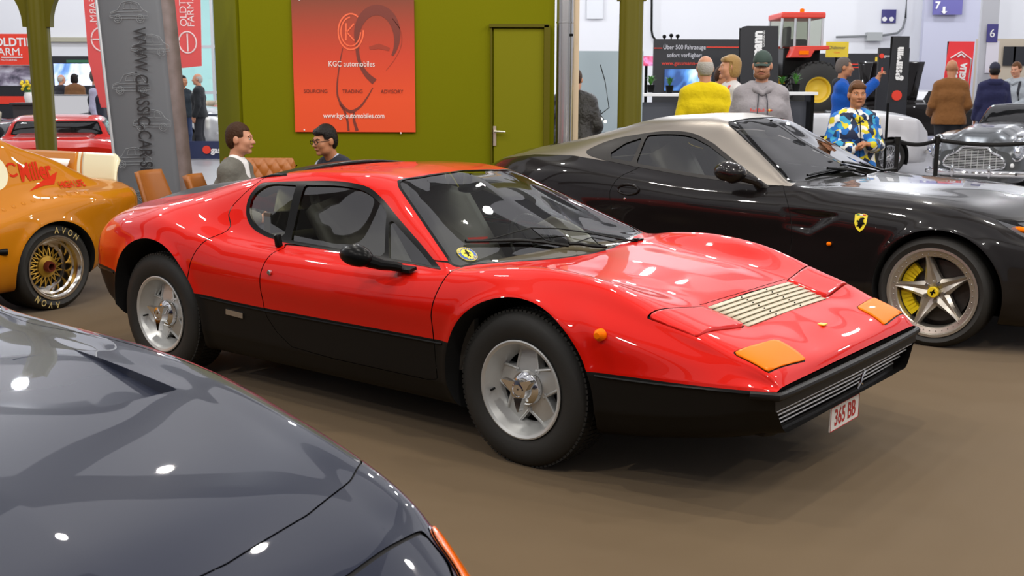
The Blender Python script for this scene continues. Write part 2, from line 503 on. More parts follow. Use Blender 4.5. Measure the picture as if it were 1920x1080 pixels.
# ring logo (two open rings round a K)
def ribbon(nm, pts, wd, m, y, parent):
    """flat printed stroke through photo points"""
    if len(pts) > 3 and not isinstance(wd, float):
        n_ = 6; wd = np.interp(np.linspace(0, len(wd) - 1, (len(pts) - 1) * n_ + 1), range(len(wd)), wd).tolist(); pts = cubic(pts, n_).tolist()
    P = [Vector(on_poster(*q)) for q in pts]; vs = []
    for i, q in enumerate(P):
        t = (P[min(i + 1, len(P) - 1)] - P[max(i - 1, 0)]).normalized(); n = Vector((t.z, 0, -t.x))
        ww = (wd[i] if isinstance(wd, list) else wd)
        vs += [tuple(q + n * ww / 2 + Vector((0, y, 0))), tuple(q - n * ww / 2 + Vector((0, y, 0)))]
    me = bpy.data.meshes.new(nm); me.from_pydata(vs, [], [(2 * i, 2 * i + 1, 2 * i + 3, 2 * i + 2) for i in range(len(P) - 1)]); me.update()
    return link(nm, me, m, parent)
def arc(cx, cy, rx, ry, a0, a1, n=28): return [(cx + rx * math.cos(math.radians(a0 + (a1 - a0) * i / n)), cy - ry * math.sin(math.radians(a0 + (a1 - a0) * i / n))) for i in range(n + 1)]
ribbon('logo_ring', arc(655, 61, 23.5, 33.5, 55, 365, 40), .014, pO, -.002, po)
ribbon('logo_ring', arc(655, 61, 18.5, 27, 95, 358, 40), .012, pO, -.002, po)
ribbon('logo_letter', [(646, 45), (646, 78)], .014, pO, -.002, po); ribbon('logo_letter', [(661, 46), (647.5, 62), (662, 78)], .014, pO, -.002, po)
# printed wine-glass artwork: dark strokes of bowl, second bowl and stem
pG = mat('poster_smoke', (.20, .034, .020), .5); pG2 = mat('poster_smoke_soft', (.38, .042, .016), .5)
ribbon('glass_print', arc(704, 72, 38, 52, 205, -40, 40), [.02 + .075 * math.sin(PI * i / 40) for i in range(41)], pG, -.0005, po)
ribbon('glass_print', [(671, 60), (667, 88), (672, 118), (684, 140), (700, 155)], [.03, .03, .032, .045, .06], pG, -.0007, po)
ribbon('glass_print', [(640, 92), (634, 125), (630, 165), (632, 185), (642, 202), (655, 211), (672, 203), (686, 185), (697, 166)], [.008, .010, .014, .018, .022, .03, .02, .014, .008], pG, -.0005, po)
ribbon('glass_print', [(733, 36), (748, 58), (750, 85), (738, 112), (722, 133)], [.004, .006, .006, .005, .004], pG2, -.0005, po)
ribbon('glass_print', [(690, 92), (708, 88), (728, 94)], [.03, .05, .03], pG2, -.0004, po)
ribbon('glass_print', [(634, 196), (645, 212), (650, 230), (652, 247)], [.01, .02, .02, .02], pG, -.0005, po)
ribbon('glass_print', [(662, 212), (662, 228), (668, 247)], [.02, .025, .03], pG, -.0005, po)
for px, py in ((558, 2), (569, 246), (750, 251)):
    q = MB(); v = on_poster(px, py); q.ball((v[0], yp, v[2] + (0)), .009, 8); q.build('poster_clip', WHITE, po)

# steel service pipe and the pale edge strip
x0 = at(1057, 150, YW - .1).x
s = MB(); s.lathe([(.078, .0), (.078, 2.14), (.082, 2.142), (.082, 2.155), (.078, 2.157), (.078, 3.6)], 32, 'z', c=(x0, YW - .02, 0)); s.lathe([(.081, 1.02), (.081, 1.035)], 32, 'z', c=(x0, YW - .02, 0))
so = s.build('steel_pipe', STEEL); tag(so, 'shiny round steel pipe standing at the right end of the olive wall', 'pipe')
q = MB(); p = at(1071, 65, YW - .1); q.box((x0 + .062, YW - .085, p.z), (.024, .02, .024)); q.build('pipe_clip', TRIM, so)
wall('wall_stand_edge', (at(1073, 150, YW).x, YW + .05), (at(1083, 150, YW).x, YW + .05), 3.6, .06, mat('cream_edge', (.78, .62, .42), .6))

# the two olive canopy posts with arched brackets
def post(px, Y, wt, wb, zb, label, spread=(.5, .5)):
    base = at(px[1], 215, Y); top = at(px[0], 60, Y)
    t = thing('canopy_post', label, 'post', (base.x, Y, 0))
    dx = 0.0
    m = MB()
    for k in range(16): pass
    prof = []
    for k in range(48):
        a = 2 * PI * k / 48; prof.append((1 - .06 * (k % 6 in (0, 1))) and (math.cos(a) * (1 - .07 * max(0, math.cos(8 * a))), math.sin(a) * (1 - .07 * max(0, math.cos(8 * a)))))
    zs = [0.0, .3, .32, .34, 3.6]; rs = [wb * 1.25, wb * 1.25, wb * 1.1, wb, wt]
    vs = [(c * r, s_ * r, z) for z, r in zip(zs, rs) for c, s_ in prof]
    m.add(vs, [(i * 48 + k, i * 48 + (k + 1) % 48, (i + 1) * 48 + (k + 1) % 48, (i + 1) * 48 + k) for i in range(4) for k in range(48)])
    m.build('shaft', OLIVE_D, t, smooth=50)
    for sg, w in ((-1, spread[0]), (1, spread[1])):
        b_ = MB()
        P = [(sg * wt * .8, zb), (sg * (wt + .02), zb)] + [(sg * (wt + .02 + w * (1 - math.cos(a))), zb + .02 + .5 * math.sin(a)) for a in np.linspace(0, PI / 2, 10)] + [(sg * wt * .8, zb + .52)]
        b_.prism(P if sg > 0 else P[::-1], -.05, .05, 'y'); b_.build('bracket', OLIVE_D, t, smooth=50)
    return t
post((70, 81), 11.6, .118, .098, 2.13, 'olive green post with arched brackets, left, in front of the red display board')
post((1178, 1178), 10.75, .112, .112, 2.34, 'olive green post right of the steel pipe, behind the silver roof', (.22, .22))

# grey fabric banner tower
def banner():
    Y = 10.4
    bl, br = at(212, 300, Y).x, at(330, 300, Y).x
    t = thing('banner_stand', 'tall grey banner tower with vertical web address and faint line-drawn cars', 'banner', ((bl + br) / 2, Y, 0))
    hw = (br - bl) / 2
    lean = .055
    m = MB(); vs = []
    for z in np.linspace(0, 3.0, 13):
        for x in np.linspace(-1, 1, 13):
            vs.append((x * hw + (1.0 - z) * lean, -.06 * (1 - x * x) , z))
    m.add(vs, [(i * 13 + j, i * 13 + j + 1, (i + 1) * 13 + j + 1, (i + 1) * 13 + j) for i in range(12) for j in range(12)])
    fm = mat('banner_grey', (.150, .162, .180), .4, spec=.3)
    o = m.build('fabric', fm, t); o.modifiers.new('t', 'SOLIDIFY').thickness = .01
    s = MB(); vs = []
    for z in np.linspace(0, 3.0, 7):
        for x in (0, 1): vs.append((hw + x * .09 + (1.0 - z) * lean, x * .12, z))
    s.add(vs, [(2 * i, 2 * i + 1, 2 * i + 3, 2 * i + 2) for i in range(6)])
    o = s.build('side_panel', mat('banner_side', (.27, .22, .22), .5, noise=(9, (.12, .09, .08), 3)), t); o.modifiers.new('t', 'SOLIDIFY').thickness = .012
    e = MB(); e.tube([(-hw + lean, .0, 0), (-hw + lean * -2, .0, 3.0)], .016, 8); e.build('edge_profile', mat('alu_light', (.7, .74, .78), .35, .5), t)
    for px, py, tx in ((267, 20 + 175, None),): pass
    p = at(268, 205, Y)
    text('web_lettering', 'WWW.CLASSIC-CAR-SERVICE', .165, mat('banner_ink', (.022, .022, .026), .5), upright((p.x - t.location.x + .015, -.085, p.z - .11)) @ Matrix.Rotation(-PI / 2 + .0 , 4, 'Z') @ Matrix.Rotation(.0, 4, 'Z'), t, sx=.74, bold=.001)
    ink = mat('banner_line', (.27, .29, .31), .5)
    out = [(-.17, -.04), (-.16, .0), (-.10, .02), (-.06, .085), (.02, .10), (.09, .08), (.12, .03), (.17, .0), (.17, -.05), (.12, -.055), (-.12, -.055), (-.17, -.04)]
    for px, py in ((243, 28), (283, 90), (248, 162), (287, 230), (252, 300), (290, 362)):
        c = at(px, py, Y); x, z = c.x - t.location.x, c.z
        l = MB()
        for P in (out, [(-.05, .03), (-.035, .075), (.02, .085), (.02, .03), (-.05, .03)], [(.03, .03), (.03, .085), (.075, .07), (.09, .03), (.03, .03)], [(-.16, -.01), (-.1, .005), (.12, .01)], [(-.17, -.03), (.17, -.03)],
                  [(-.10 + .035 * math.cos(a), -.055 + .035 * math.sin(a)) for a in np.linspace(0, 2 * PI, 13)], [(.10 + .035 * math.cos(a), -.055 + .035 * math.sin(a)) for a in np.linspace(0, 2 * PI, 13)], [(-.10 + .02 * math.cos(a), -.055 + .02 * math.sin(a)) for a in np.linspace(0, 2 * PI, 9)], [(.10 + .02 * math.cos(a), -.055 + .02 * math.sin(a)) for a in np.linspace(0, 2 * PI, 9)]):
            l.tube([(x + q[0], -.068 - .0 * abs(q[0]), z + q[1]) for q in P], .0024, 4)
        l.build('line_drawing', ink, t, smooth=0)
    return t
banner()

# ------------------------------------------------------------------ seats on the stand
def chair(label, loc, rz):
    t = thing('side_chair', label, 'chair', loc, rz)
    lm = mat('chair_tan', (.36, .12, .02), .45)
    m = MB()
    def back(u, v):
        w = .21 - .04 * v ** 2; x = (u - .5) * 2 * w
        return (x, .20 + .16 * v - .05 * (1 - (2 * u - 1) ** 2) * 0 - .07 * (2 * u - 1) ** 2, .40 + .47 * v)
    m.grid(back, 12, 12); o = m.build('backrest', lm, t); s = o.modifiers.new('t', 'SOLIDIFY'); s.thickness = .035
    m = MB(); m.grid(lambda u, v: ((u - .5) * .46, -.24 + .44 * v, .39 - .03 * math.sin(PI * v) * math.sin(PI * u)), 8, 8); o = m.build('seat', lm, t); s = o.modifiers.new('t', 'SOLIDIFY'); s.thickness = .06
    for x in (-1, 1):
        for y in (-1, 1):
            l = MB(); l.tube([(x * .17, y * .17, .35), (x * .21, y * .21, 0.008)], .014, 8); l.build('leg', TRIM, t)
    return t
c = at(336, 345, 9.35); chair('empty tan leather chair in front of the grey banner tower', (c.x + .02, 9.35, 0), 1.32)
c = at(436, 345, 9.0); chair('tan chair under the person in the grey blazer', (c.x, 9.0, 0), PI / 2)
def sofa():
    a, b_ = at(452, 300, 10.25), at(547, 300, 10.25)
    w = .66; cx = b_.x - w / 2
    t = thing('tufted_sofa', 'tan leather sofa with diamond-tufted back against the olive wall', 'sofa', (cx, 10.25, 0))
    zt = a.z
    m = MB()
    def bk(u, v):
        x = (u - .5) * w; z = .45 + (zt - .45) * v
        q = (abs(math.cos(PI * (x / .105 + v * 3.2))) ** .6 + abs(math.cos(PI * (x / .105 - v * 3.2))) ** .6) * .5 * max(0, min(1, (1 - v) * 7, (1 - abs(2 * u - 1)) * 9, v * 7))
        r = 1 - max(0, abs(2 * u - 1) - .93) / .07
        return (x, .05 - .022 * q + .06 * v, z - .05 * (1 - r) ** 2)
    m.grid(bk, 180, 60); o = m.build('backrest', LEATHER, t); s = o.modifiers.new('t', 'SOLIDIFY'); s.thickness = .14; s.offset = -1
    m = MB(); m.box((0, -.22, .36), (w - .04, .55, .18)); m.build('seat', LEATHER, t, bevel=.04)
    m = MB(); m.box((0, -.18, .18), (w - .1, .5, .2)); m.build('base', TRIM, t)
    for sg in (-1, 1):
        l = MB(); l.box((sg * (w / 2 - .06), -.4, .045), (.05, .05, .08)); l.build('leg', TRIM, t)
sofa()

# ------------------------------------------------------------------ signs and displays behind
def board(name, label, cat, p0, p1, Y, m, thick=.06, to_floor=False, yaw=0):
    a, b_ = at(*p0, Y), at(*p1, Y)
    zb = 0 if to_floor else b_.z
    mb = MB(); mb.box(((a.x + b_.x) / 2, Y, (a.z + zb) / 2), (b_.x - a.x, thick, a.z - zb))
    return tag(mb.build(name, m, smooth=0), label, cat)
def stext(o, nm, t, px, py, Y, hpx, m, off=.04, vert=0, **k):
    p = at(px, py, Y - off); s = hpx * Y / F_PX * 1.38
    return text(nm, t, s, m, upright(p, 0, vert), o, **k)
def scr(o, nm, p0, p1, Y, m, off=.04):
    a, b_ = at(*p0, Y - off), at(*p1, Y - off); mb = MB(); mb.box(((a.x + b_.x) / 2, Y - off, (a.z + b_.z) / 2), (b_.x - a.x, .015, a.z - b_.z)); return mb.build(nm, m, o, smooth=0)
def picture(name, cols, scale, estr=.0):
    """soft abstract picture: several colours mixed by noise"""
    if name in MATS: return MATS[name]
    m = bpy.data.materials.new(name); m.use_nodes = True; nt = m.node_tree; bs = nt.nodes['Principled BSDF']
    tc = nt.nodes.new('ShaderNodeTexCoord'); n = nt.nodes.new('ShaderNodeTexNoise'); n.inputs['Scale'].default_value = scale; n.inputs['Detail'].default_value = 3; n.inputs['Distortion'].default_value = 1.2
    r = nt.nodes.new('ShaderNodeValToRGB'); r.color_ramp.interpolation = 'LINEAR'
    while len(r.color_ramp.elements) < len(cols): r.color_ramp.elements.new(.5)
    for i, c_ in enumerate(cols):
        r.color_ramp.elements[i].position = .3 + .4 * i / max(1, len(cols) - 1); r.color_ramp.elements[i].color = (*c_, 1)
    nt.links.new(tc.outputs['Object'], n.inputs['Vector']); nt.links.new(n.outputs['Fac'], r.inputs[0]); nt.links.new(r.outputs[0], bs.inputs['Base Color'])
    if estr: nt.links.new(r.outputs[0], bs.inputs['Emission Color']); bs.inputs['Emission Strength'].default_value = estr
    MATS[name] = m
    return m
# left: red board, picture wall, television
o = board('display_board', 'red board lettered OLDTIM and ARM at the far left edge', 'board', (-60, 69), (57, 127), 24, SIGNR)
stext(o, 'board_lettering', 'OLDTIM', -14, 85, 24, 15, WHITE, align='LEFT', sx=.98, bold=.006)
stext(o, 'board_lettering', 'FARM.', -17, 103, 24, 14, WHITE, align='LEFT', sx=1.05)
stext(o, 'board_lettering', 'FOR CLASSIC MOTORING', -36, 118, 24, 4, WHITE, align='LEFT')
b = MB(); p = at(0, 113, 23.95); q = at(40, 113, 23.95); b.box(((p.x + q.x) / 2, 23.95, p.z), (q.x - p.x, .01, .02)); b.build('rule', WHITE, o)
o = board('picture_wall', 'black display wall with a car picture under the red board', 'display wall', (-60, 128), (64, 300), 24.1, PANELB, to_floor=True)
scr(o, 'picture', (-60, 128), (62, 166), 24.1, picture('workshop_picture', [(.05, .05, .08), (.25, .22, .3), (.6, .6, .7), (.3, .2, .22)], 1.6))
scr(o, 'red_band', (-60, 186), (64, 200), 24.1, SIGNR)
o = board('television', 'large television showing a blue-white picture beyond the left post', 'television', (96, 122), (173, 166), 31, PANELB, .1)
scr(o, 'screen', (98, 124), (171, 165), 31, picture('tv_picture', [(.03, .08, .25), (.15, .3, .65), (.75, .82, .95), (.05, .08, .12)], .9, .9), .06)
s = MB(); p = at(134, 166, 31); s.tube([(p.x, 31, 0), (p.x, 31, p.z)], .05, 8); s.box((p.x, 31, .02), (.8, .5, .04)); s.build('stand', TRIM, o)
o = board('backdrop', 'black backdrop wall behind the television', 'backdrop', (66, 110), (188, 300), 33, PANELB, to_floor=True)
scr(o, 'green_banner', (122, 117), (166, 125), 33, mat('banner_green', (.03, .14, .07), .6))
b = MB(); p, q = at(80, 79, 35.8), at(190, 83, 35.8); b.box(((p.x + q.x) / 2, 35.8, p.z), (q.x - p.x, .2, .13)); tag(b.build('cable_tray', mat('tray_beige', (.45, .43, .33), .6)), 'beige cable tray along the white back wall', 'cable tray')
# tall red flags
def flag(name, label, P, Y, m, cat='flag', pole=None):
    V = [at(x, y, Y) for x, y in P]; c_ = sum(V, Vector()) / len(V)
    t = thing(name, label, cat, (c_.x, Y, 0))
    mb = MB(); mb.prism([(v.x - c_.x, v.z) for v in V], -.006, .006, 'y'); mb.build('cloth', m, t, smooth=0)
    if pole:
        b0, b1 = at(*pole[0], Y), at(*pole[1], Y)
        pm_ = MB(); pm_.tube([(b0.x - c_.x, .02, b0.z), (b1.x - c_.x, .02, 0.0)], .02, 8); pm_.build('pole', TRIM, t)
        pm_ = MB(); pm_.box((b1.x - c_.x, .02, .02), (.5, .5, .03)); pm_.build('base', TRIM, t)
    return t
def ftext(t, nm, s, px, py, Y, hpx, m, vert, mirror=False, off=.015, **k):
    p = at(px, py, Y - off); M = upright((p.x - t.location.x, -off, p.z))
    if mirror: M = M @ Matrix.Scale(-1, 4, (1, 0, 0))
    return text(nm, s, hpx * Y / F_PX * 1.38, m, M @ Matrix.Rotation(vert, 4, 'Z'), t, **k)
fW = mat('flag_white', (.85, .72, .72), .6)
def ring(t, px, py, rx, ry, Y, m, r=.012, a0=0, a1=360):
    R_ = MB(); p = at(px, py, Y - .015)
    R_.tube([(p.x - t.location.x + rx * Y / F_PX * math.cos(math.radians(a)), -.012, p.z + ry * Y / F_PX * math.sin(math.radians(a))) for a in np.linspace(a0, a1, 41)], r, 5, caps=False)
    R_.build('printed_ring', m, t)
t = flag('beach_flag', 'red flag with mirrored white lettering left of the grey banner', [(150, -40), (200, -40), (206, 206), (188, 206), (164, 120)], 18.8, FLAGR, pole=((196, -40), (198, 250)))
ftext(t, 'flag_lettering', 'FARM.', 172, 25, 18.8, 13, fW, -PI / 2, True); ftext(t, 'flag_lettering', 'OLDTIMER', 188, 5, 18.8, 13, fW, -PI / 2, True)
ring(t, 188, 78, 19, 21, 18.8, fW); b = MB(); p = at(180, 78, 18.78); b.box((p.x - t.location.x, -.014, p.z), (.16, .01, .02)); b.build('printed_bar', fW, t)
t = flag('beach_flag', 'red flag with upright white lettering right of the grey banner', [(320, -40), (372, -40), (376, 127), (322, 133)], 18.8, FLAGR, pole=((326, -40), (326, 250)))
ftext(t, 'flag_lettering', 'FARM.', 355, 28, 18.8, 13, fW, PI / 2, False); ftext(t, 'flag_lettering', 'OLDTIMER', 340, 8, 18.8, 13, fW, PI / 2, False)
ring(t, 349, 83, 16, 19, 18.8, fW); b = MB(); p = at(349, 83, 18.78); b.box((p.x - t.location.x, -.014, p.z), (.02, .01, .28)); b.build('printed_bar', fW, t)
# long navy banner lying behind the silver roadster
o = board('floor_banner', 'dark blue barrier panel with a red dot under the silver roadster', 'barrier', (335, 268), (440, 301), 24, NAVYP, .04)
q = MB(); p = at(386, 284, 23.95); q.lathe([(0, 23.94), (.085, 23.94), (.085, 23.97)], 24, c=(p.x, 0, p.z)); q.build('logo_dot', SIGNR, o)
stext(o, 'banner_lettering', 'gassmann', 394, 285, 24, 11, WHITE, align='LEFT', bold=.006)
# right: black exhibitor wall
o = board('display_wall', 'black exhibitor wall with white and red lettering behind the yellow jacket', 'display wall', (1223, 72), (1392, 300), 22, PANELB, .1, True)
stext(o, 'wall_lettering', 'Über 500 Fahrzeuge', 1281, 87, 22, 8.2, mat('wall_grey_print', (.6, .6, .66), .5), .06, sx=.84)
stext(o, 'wall_lettering', 'sofort verfügbar:', 1281, 102, 22, 8.2, mat('wall_grey_print', (.6, .6, .66), .5), .06, sx=.84)
stext(o, 'wall_lettering', 'www.gassmann-cars.de', 1238, 117, 22, 7.2, SIGNR, .06, align='LEFT', sx=1.0)
scr(o, 'red_rule', (1224, 88), (1239, 89.4), 22, SIGNR, .06); scr(o, 'red_rule', (1322, 85.5), (1390, 87), 22, SIGNR, .06)
scr(o, 'screen', (1244, 128), (1330, 168), 22, picture('blue_picture', [(.02, .06, .2), (.1, .3, .75), (.6, .75, .95), (.3, .05, .08)], 1.2, .8), .08)
for dx, z in ((1243, 69), (1256, 67), (1268, 68)):
    l = MB(); p = at(dx, z, 22); l.ball((p.x, 22, p.z + .02), .04, 8); l.tube([(p.x, 22, p.z - .06), (p.x, 22, p.z + .02)], .015, 6); tag(l.build('clamp_spotlight', TRIM), 'small clamp spotlight on top of the black wall, %s' % {1243: 'leftmost of three', 1256: 'middle of three', 1268: 'rightmost of three'}[dx], 'spotlight', 'spotlights on the black wall')
o = board('wall_screen', 'small colourful screen left of the black exhibitor wall', 'screen', (1199, 104), (1222, 122), 23, picture('pink_picture', [(.05, .05, .4), (.6, .05, .1), (.8, .3, .6), (.02, .02, .1)], 3.5, .6), .08)
b = MB(); p = at(1210, 122, 23); b.tube([(p.x, 23.06, 0), (p.x, 23.06, p.z)], .03, 8); b.build('stand', TRIM, o)
# counters, plants, stools
def counter(label, p0, p1, Y, d=.6):
    a, b_ = at(*p0, Y), at(*p1, Y); t = thing('bar_counter', label, 'counter', ((a.x + b_.x) / 2, Y, 0))
    m = MB(); m.box((0, 0, a.z - .02), (b_.x - a.x, d, .05)); m.build('top', WHITE, t, bevel=.004)
    m = MB(); m.box((0, .1, (a.z - .3) / 2 + .25), (b_.x - a.x - .1, .05, a.z - .5)); m.build('front_panel', mat('counter_grey', (.10, .11, .14), .5), t)
    for sg in (-1, 1):
        m = MB(); m.box((sg * ((b_.x - a.x) / 2 - .06), 0, (a.z - .04) / 2), (.06, .4, a.z - .05)); m.build('leg', TRIM, t)
    return t
counter('white-topped counter with two potted plants, left of the yellow jacket', (1170, 174), (1285, 178), 19.6)
counter('pale counter with potted plants below the red tractor cab', (1463, 170), (1523, 174), 19.0)
def plant(label, px, py, Y, h):
    p = at(px, py, Y); t = thing('potted_plant', label, 'plant', (p.x, Y, p.z))
    m = MB(); m.lathe([(0, 0), (.055, 0), (.07, .13), (.06, .13), (.055, .11), (0, .11)], 16, 'z'); m.build('pot', TRIM, t)
    l = MB(); rnd = random.Random(int(px))
    for k in range(46):
        a = rnd.uniform(0, 2 * PI); r = rnd.uniform(.05, .14); hh = rnd.uniform(.5, 1) * h; wq = .012
        P = [Vector((0, 0, .11)), Vector((r * .4 * math.cos(a), r * .4 * math.sin(a), .11 + hh * .7)), Vector((r * math.cos(a), r * math.sin(a), .11 + hh * .85))]
        n = Vector((-math.sin(a), math.cos(a), 0)) * wq
        l.add([P[0] - n * .4, P[0] + n * .4, P[1] + n, P[1] - n, P[2]], [(0, 1, 2, 3), (3, 2, 4)])
    l.build('leaves', mat('leaf_green', (.06, .22, .03), .5), t, smooth=0)
plant('small green potted plant at the left end of the white counter', 1218, 172, 19.5, .22)
plant('small green potted plant in front of the blue screen', 1253, 173, 19.5, .2)
plant('green potted plant on the pale counter, left one', 1464, 169, 19.0, .18)
plant('green potted plant on the pale counter, right one', 1490, 169, 19.0, .24)
def stool(label, px, Y):
    p = at(px, 197, Y); t = thing('bar_stool', label, 'stool', (p.x, Y, 0))
    m = MB(); m.grid(lambda u, v: ((u - .5) * .44, (v - .5) * .4, .76 + .10 * max(0, v - .6) + .16 * (2 * u - 1) ** 2 * v), 8, 8); o = m.build('seat', TRIM, t); o.modifiers.new('t', 'SOLIDIFY').thickness = .04
    m = MB(); m.tube([(0, 0, 0.02), (0, 0, .75)], .03, 10); m.build('column', TRIM, t)
    m = MB(); m.lathe([(0, 0), (.2, 0), (.2, .015), (.03, .03)], 24, 'z'); m.build('base', TRIM, t)
stool('black bar stool beside the olive post, left one', 1204, 18.9); stool('black bar stool at the white counter, left of the yellow jacket', 1251, 18.3)
# pale panel behind the steel pipe, wire tree lamp, board on the wall
board('pale_panel', 'tall pale blue-grey panel between the steel pipe and the olive post', 'panel', (1060, 95), (1200, 300), 15.5, mat('panel_pale', (.42, .52, .60), .6), .08, True)
def twig():
    Y = 13.2; p = at(1125, 215, Y); t = thing('wire_tree', 'thin dark wire tree with tiny lights in front of the pale panel', 'decoration', (p.x, Y, 0))
    m = MB(); R_ = lambda x, y: tuple(at(x, y, Y) - Vector((p.x, 0, 0)) - Vector((0, Y, 0)))
    for P in ([(1126, 300), (1125, 215), (1120, 208), (1115, 207)], [(1125, 213), (1140, 201), (1132, 150), (1123, 120)], [(1125, 213), (1124, 205)]): m.tube([R_(*q) for q in P], .006, 6)
    m.build('stem', TRIM, t)
    b_ = MB(); b_.lathe([(0, 0), (.15, 0), (.15, .02), (0, .03)], 20, 'z'); b_.build('base', TRIM, t)
    for q in ((1125, 222), (1133, 227)):
        k = MB(); k.ball(R_(*q), .018, 8); k.build('light_bulb', mat('bulb_on', (1, .9, .7), .5, emit=(1, .85, .6), estr=4), t)
    m2 = MB(); m2.tube([R_(1125, 215), R_(1133, 227)], .004, 5); m2.build('bulb_stalk', TRIM, t)
twig()
b = MB(); p, q = at(1097, -20, 35.8), at(1128, 35, 35.8); b.box(((p.x + q.x) / 2, 35.8, (p.z + q.z) / 2), (q.x - p.x, .08, p.z - q.z)); tag(b.build('wall_cabinet', mat('cabinet_white', (.74, .76, .8), .6), bevel=.02), 'white wall cabinet high on the back wall above the pale panel', 'cabinet')
# conduit, box and signs on the back wall
b = MB(); b.tube([at(x, y, 35.7) for x, y in ((1219, -40), (1219, 55), (1221, 66), (1227, 74), (1240, 80))], .035, 8); tag(b.build('conduit', TRIM), 'black conduit running down the white wall above the black display wall', 'pipe')
b = MB(); b.tube([at(x, y, 35.7) for x, y in ((1699, -40), (1695, 30), (1690, 48), (1680, 58), (1650, 63), (1565, 66))], .035, 8); tag(b.build('conduit', mat('conduit_grey', (.2, .21, .22), .5)), 'grey conduit curving to a junction box above the yellow sign', 'pipe')
o = board('junction_box', 'grey junction box on the white back wall above the narrow black flag', 'box', (1622, 57), (1649, 73), 35.7, mat('box_grey', (.42, .44, .44), .6), .25)
o = board('pictogram_sign', 'small purple square sign with two white dots on the back wall', 'sign', (1651, 14), (1676, 39), 35.86, mat('sign_purple', (.05, .045, .20), .5), .06)
for px in (1656, 1669):
    q = MB(); p = at(px, 32, 35.8); q.lathe([(0, 35.8), (.07, 35.8), (.07, 35.84)], 16, c=(p.x, 0, p.z)); q.build('white_dot', WHITE, o)
o = board('direction_sign', 'purple sign with a white 7 and arrow at the top right', 'sign', (1749, -30), (1800, 23), 34, mat('sign_purple2', (.13, .12, .38), .5), .06)
stext(o, 'sign_number', '7', 1755, 6, 34, 13, WHITE, .06, bold=.01)
scr(o, 'arrow', (1765, 8), (1769, 18), 34, WHITE, .06); q = MB(); p = at(1767, 20, 33.94); q.prism([(p.x - .09, p.z + .05), (p.x, p.z - .03), (p.x + .09, p.z + .05)], 33.92, 33.945, 'y'); q.build('arrow_head', WHITE, o)
board('lavender_panel', 'tall lavender wall panel under the purple 7 sign', 'panel', (1733, -60), (1813, 300), 34.3, mat('panel_lavender', (.52, .53, .66), .6), .2, True)
o = board('sign_pillar', 'slim pale pillar with a purple top numbered 6 at the right', 'pillar', (1842, -60), (1849, 300), 21, mat('pillar_grey', (.45, .46, .5), .5), .08, True)
scr(o, 'white_board', (1848, 72), (1867, 132), 21, mat('board_lilac', (.66, .64, .72), .6), .06); scr(o, 'purple_top', (1849, 40), (1867, 74), 21, mat('sign_purple', (.05, .045, .20), .5), .075)
stext(o, 'pillar_number', '6', 1858, 58, 21, 15, WHITE, .09)
# gassmann flags
t = flag('banner_flag', 'tall black banner with rounded corner and vertical white lettering behind the man in the cap', [(1385, 190), (1385, 56), (1389, 48), (1398, 46), (1457, 46), (1457, 190)], 19.5, PANELB, 'banner', pole=((1386, 50), (1386, 250)))
ftext(t, 'flag_lettering', 'gassmann', 1417, 100, 19.5, 18, WHITE, PI / 2, sx=.9, bold=.012)
ftext(t, 'flag_lettering', 'GASSMANN', 1430, 70, 19.5, 4, WHITE, PI / 2)
t = flag('banner_flag', 'narrow black banner with vertical white lettering and a red dot at its foot', [(1660, 190), (1672, 64), (1703, 64), (1700, 150), (1692, 185)], 17.0, PANELB, 'banner', pole=((1671, 64), (1660, 260)))
ftext(t, 'flag_lettering', 'gassmann', 1683, 115, 17, 13, WHITE, PI / 2 - .02, sx=.86, bold=.012)
q = MB(); p = at(1680, 175, 16.97); q.lathe([(0, -.02), (.075, -.02), (.075, 0)], 20, c=(p.x - t.location.x, 0, p.z)); q.build('red_dot', SIGNR, t)
t = flag('banner_flag', 'bright red banner with a white arrow outline and the word MIGLIA behind the brown jacket', [(1777, 73), (1825, 73), (1814, 182), (1762, 182)], 19.0, mat('flag_scarlet', (.80, .035, .045), .6), 'banner', pole=((1777, 73), (1768, 250)))
ftext(t, 'flag_lettering', 'MIGLIA', 1803, 135, 19, 11, WHITE, PI / 2 - .07, sx=.85, bold=.008); ftext(t, 'flag_lettering', '1000', 1788, 135, 19, 11, WHITE, PI / 2 - .07, sx=.85, bold=.008)
ar = MB(); ar.tube([tuple(at(x, y, 18.98) - Vector((t.location.x, 19.0, 0))) for x, y in ((1780, 104), (1800, 92), (1819, 106), (1812, 160), (1795, 160))], .012, 5); ar.build('printed_arrow', WHITE, t)
ar = MB(); ar.tube([tuple(at(x, y, 18.98) - Vector((t.location.x, 19.0, 0))) for x, y in ((1793, 102), (1800, 97), (1807, 103))], .016, 5); ar.build('printed_chevron', WHITE, t)
o = board('yellow_sign', 'yellow sign board with dark script right of the tractor', 'sign', (1547, 75), (1587, 104), 27, mat('sign_yellow', (.80, .58, .03), .5), .06)
stext(o, 'sign_lettering', 'Oldtimer', 1567, 86, 27, 6, NAVYP, .05); stext(o, 'sign_lettering', 'Classic', 1567, 95, 27, 3, SIGNR, .05)
b = MB(); p = at(1567, 104, 27); b.tube([(p.x, 27.05, 0), (p.x, 27.05, p.z)], .03, 8); b.build('stand', TRIM, o)
o = board('display_wall', 'low black display wall with red lines behind the man photographing', 'display wall', (1532, 97), (1645, 300), 33, PANELB, .1, True)
for y in (116, 122): scr(o, 'red_rule', (1575, y), (1640, y + 1.5), 33, SIGNR, .06)
scr(o, 'yellow_strip', (1639, 103), (1644, 128), 33, mat('sign_yellow', (.80, .58, .03), .5), .06)
o = board('display_wall', 'black panel with small red dot left of the narrow black banner', 'display wall', (1645, 86), (1690, 300), 25, PANELB, .1, True)
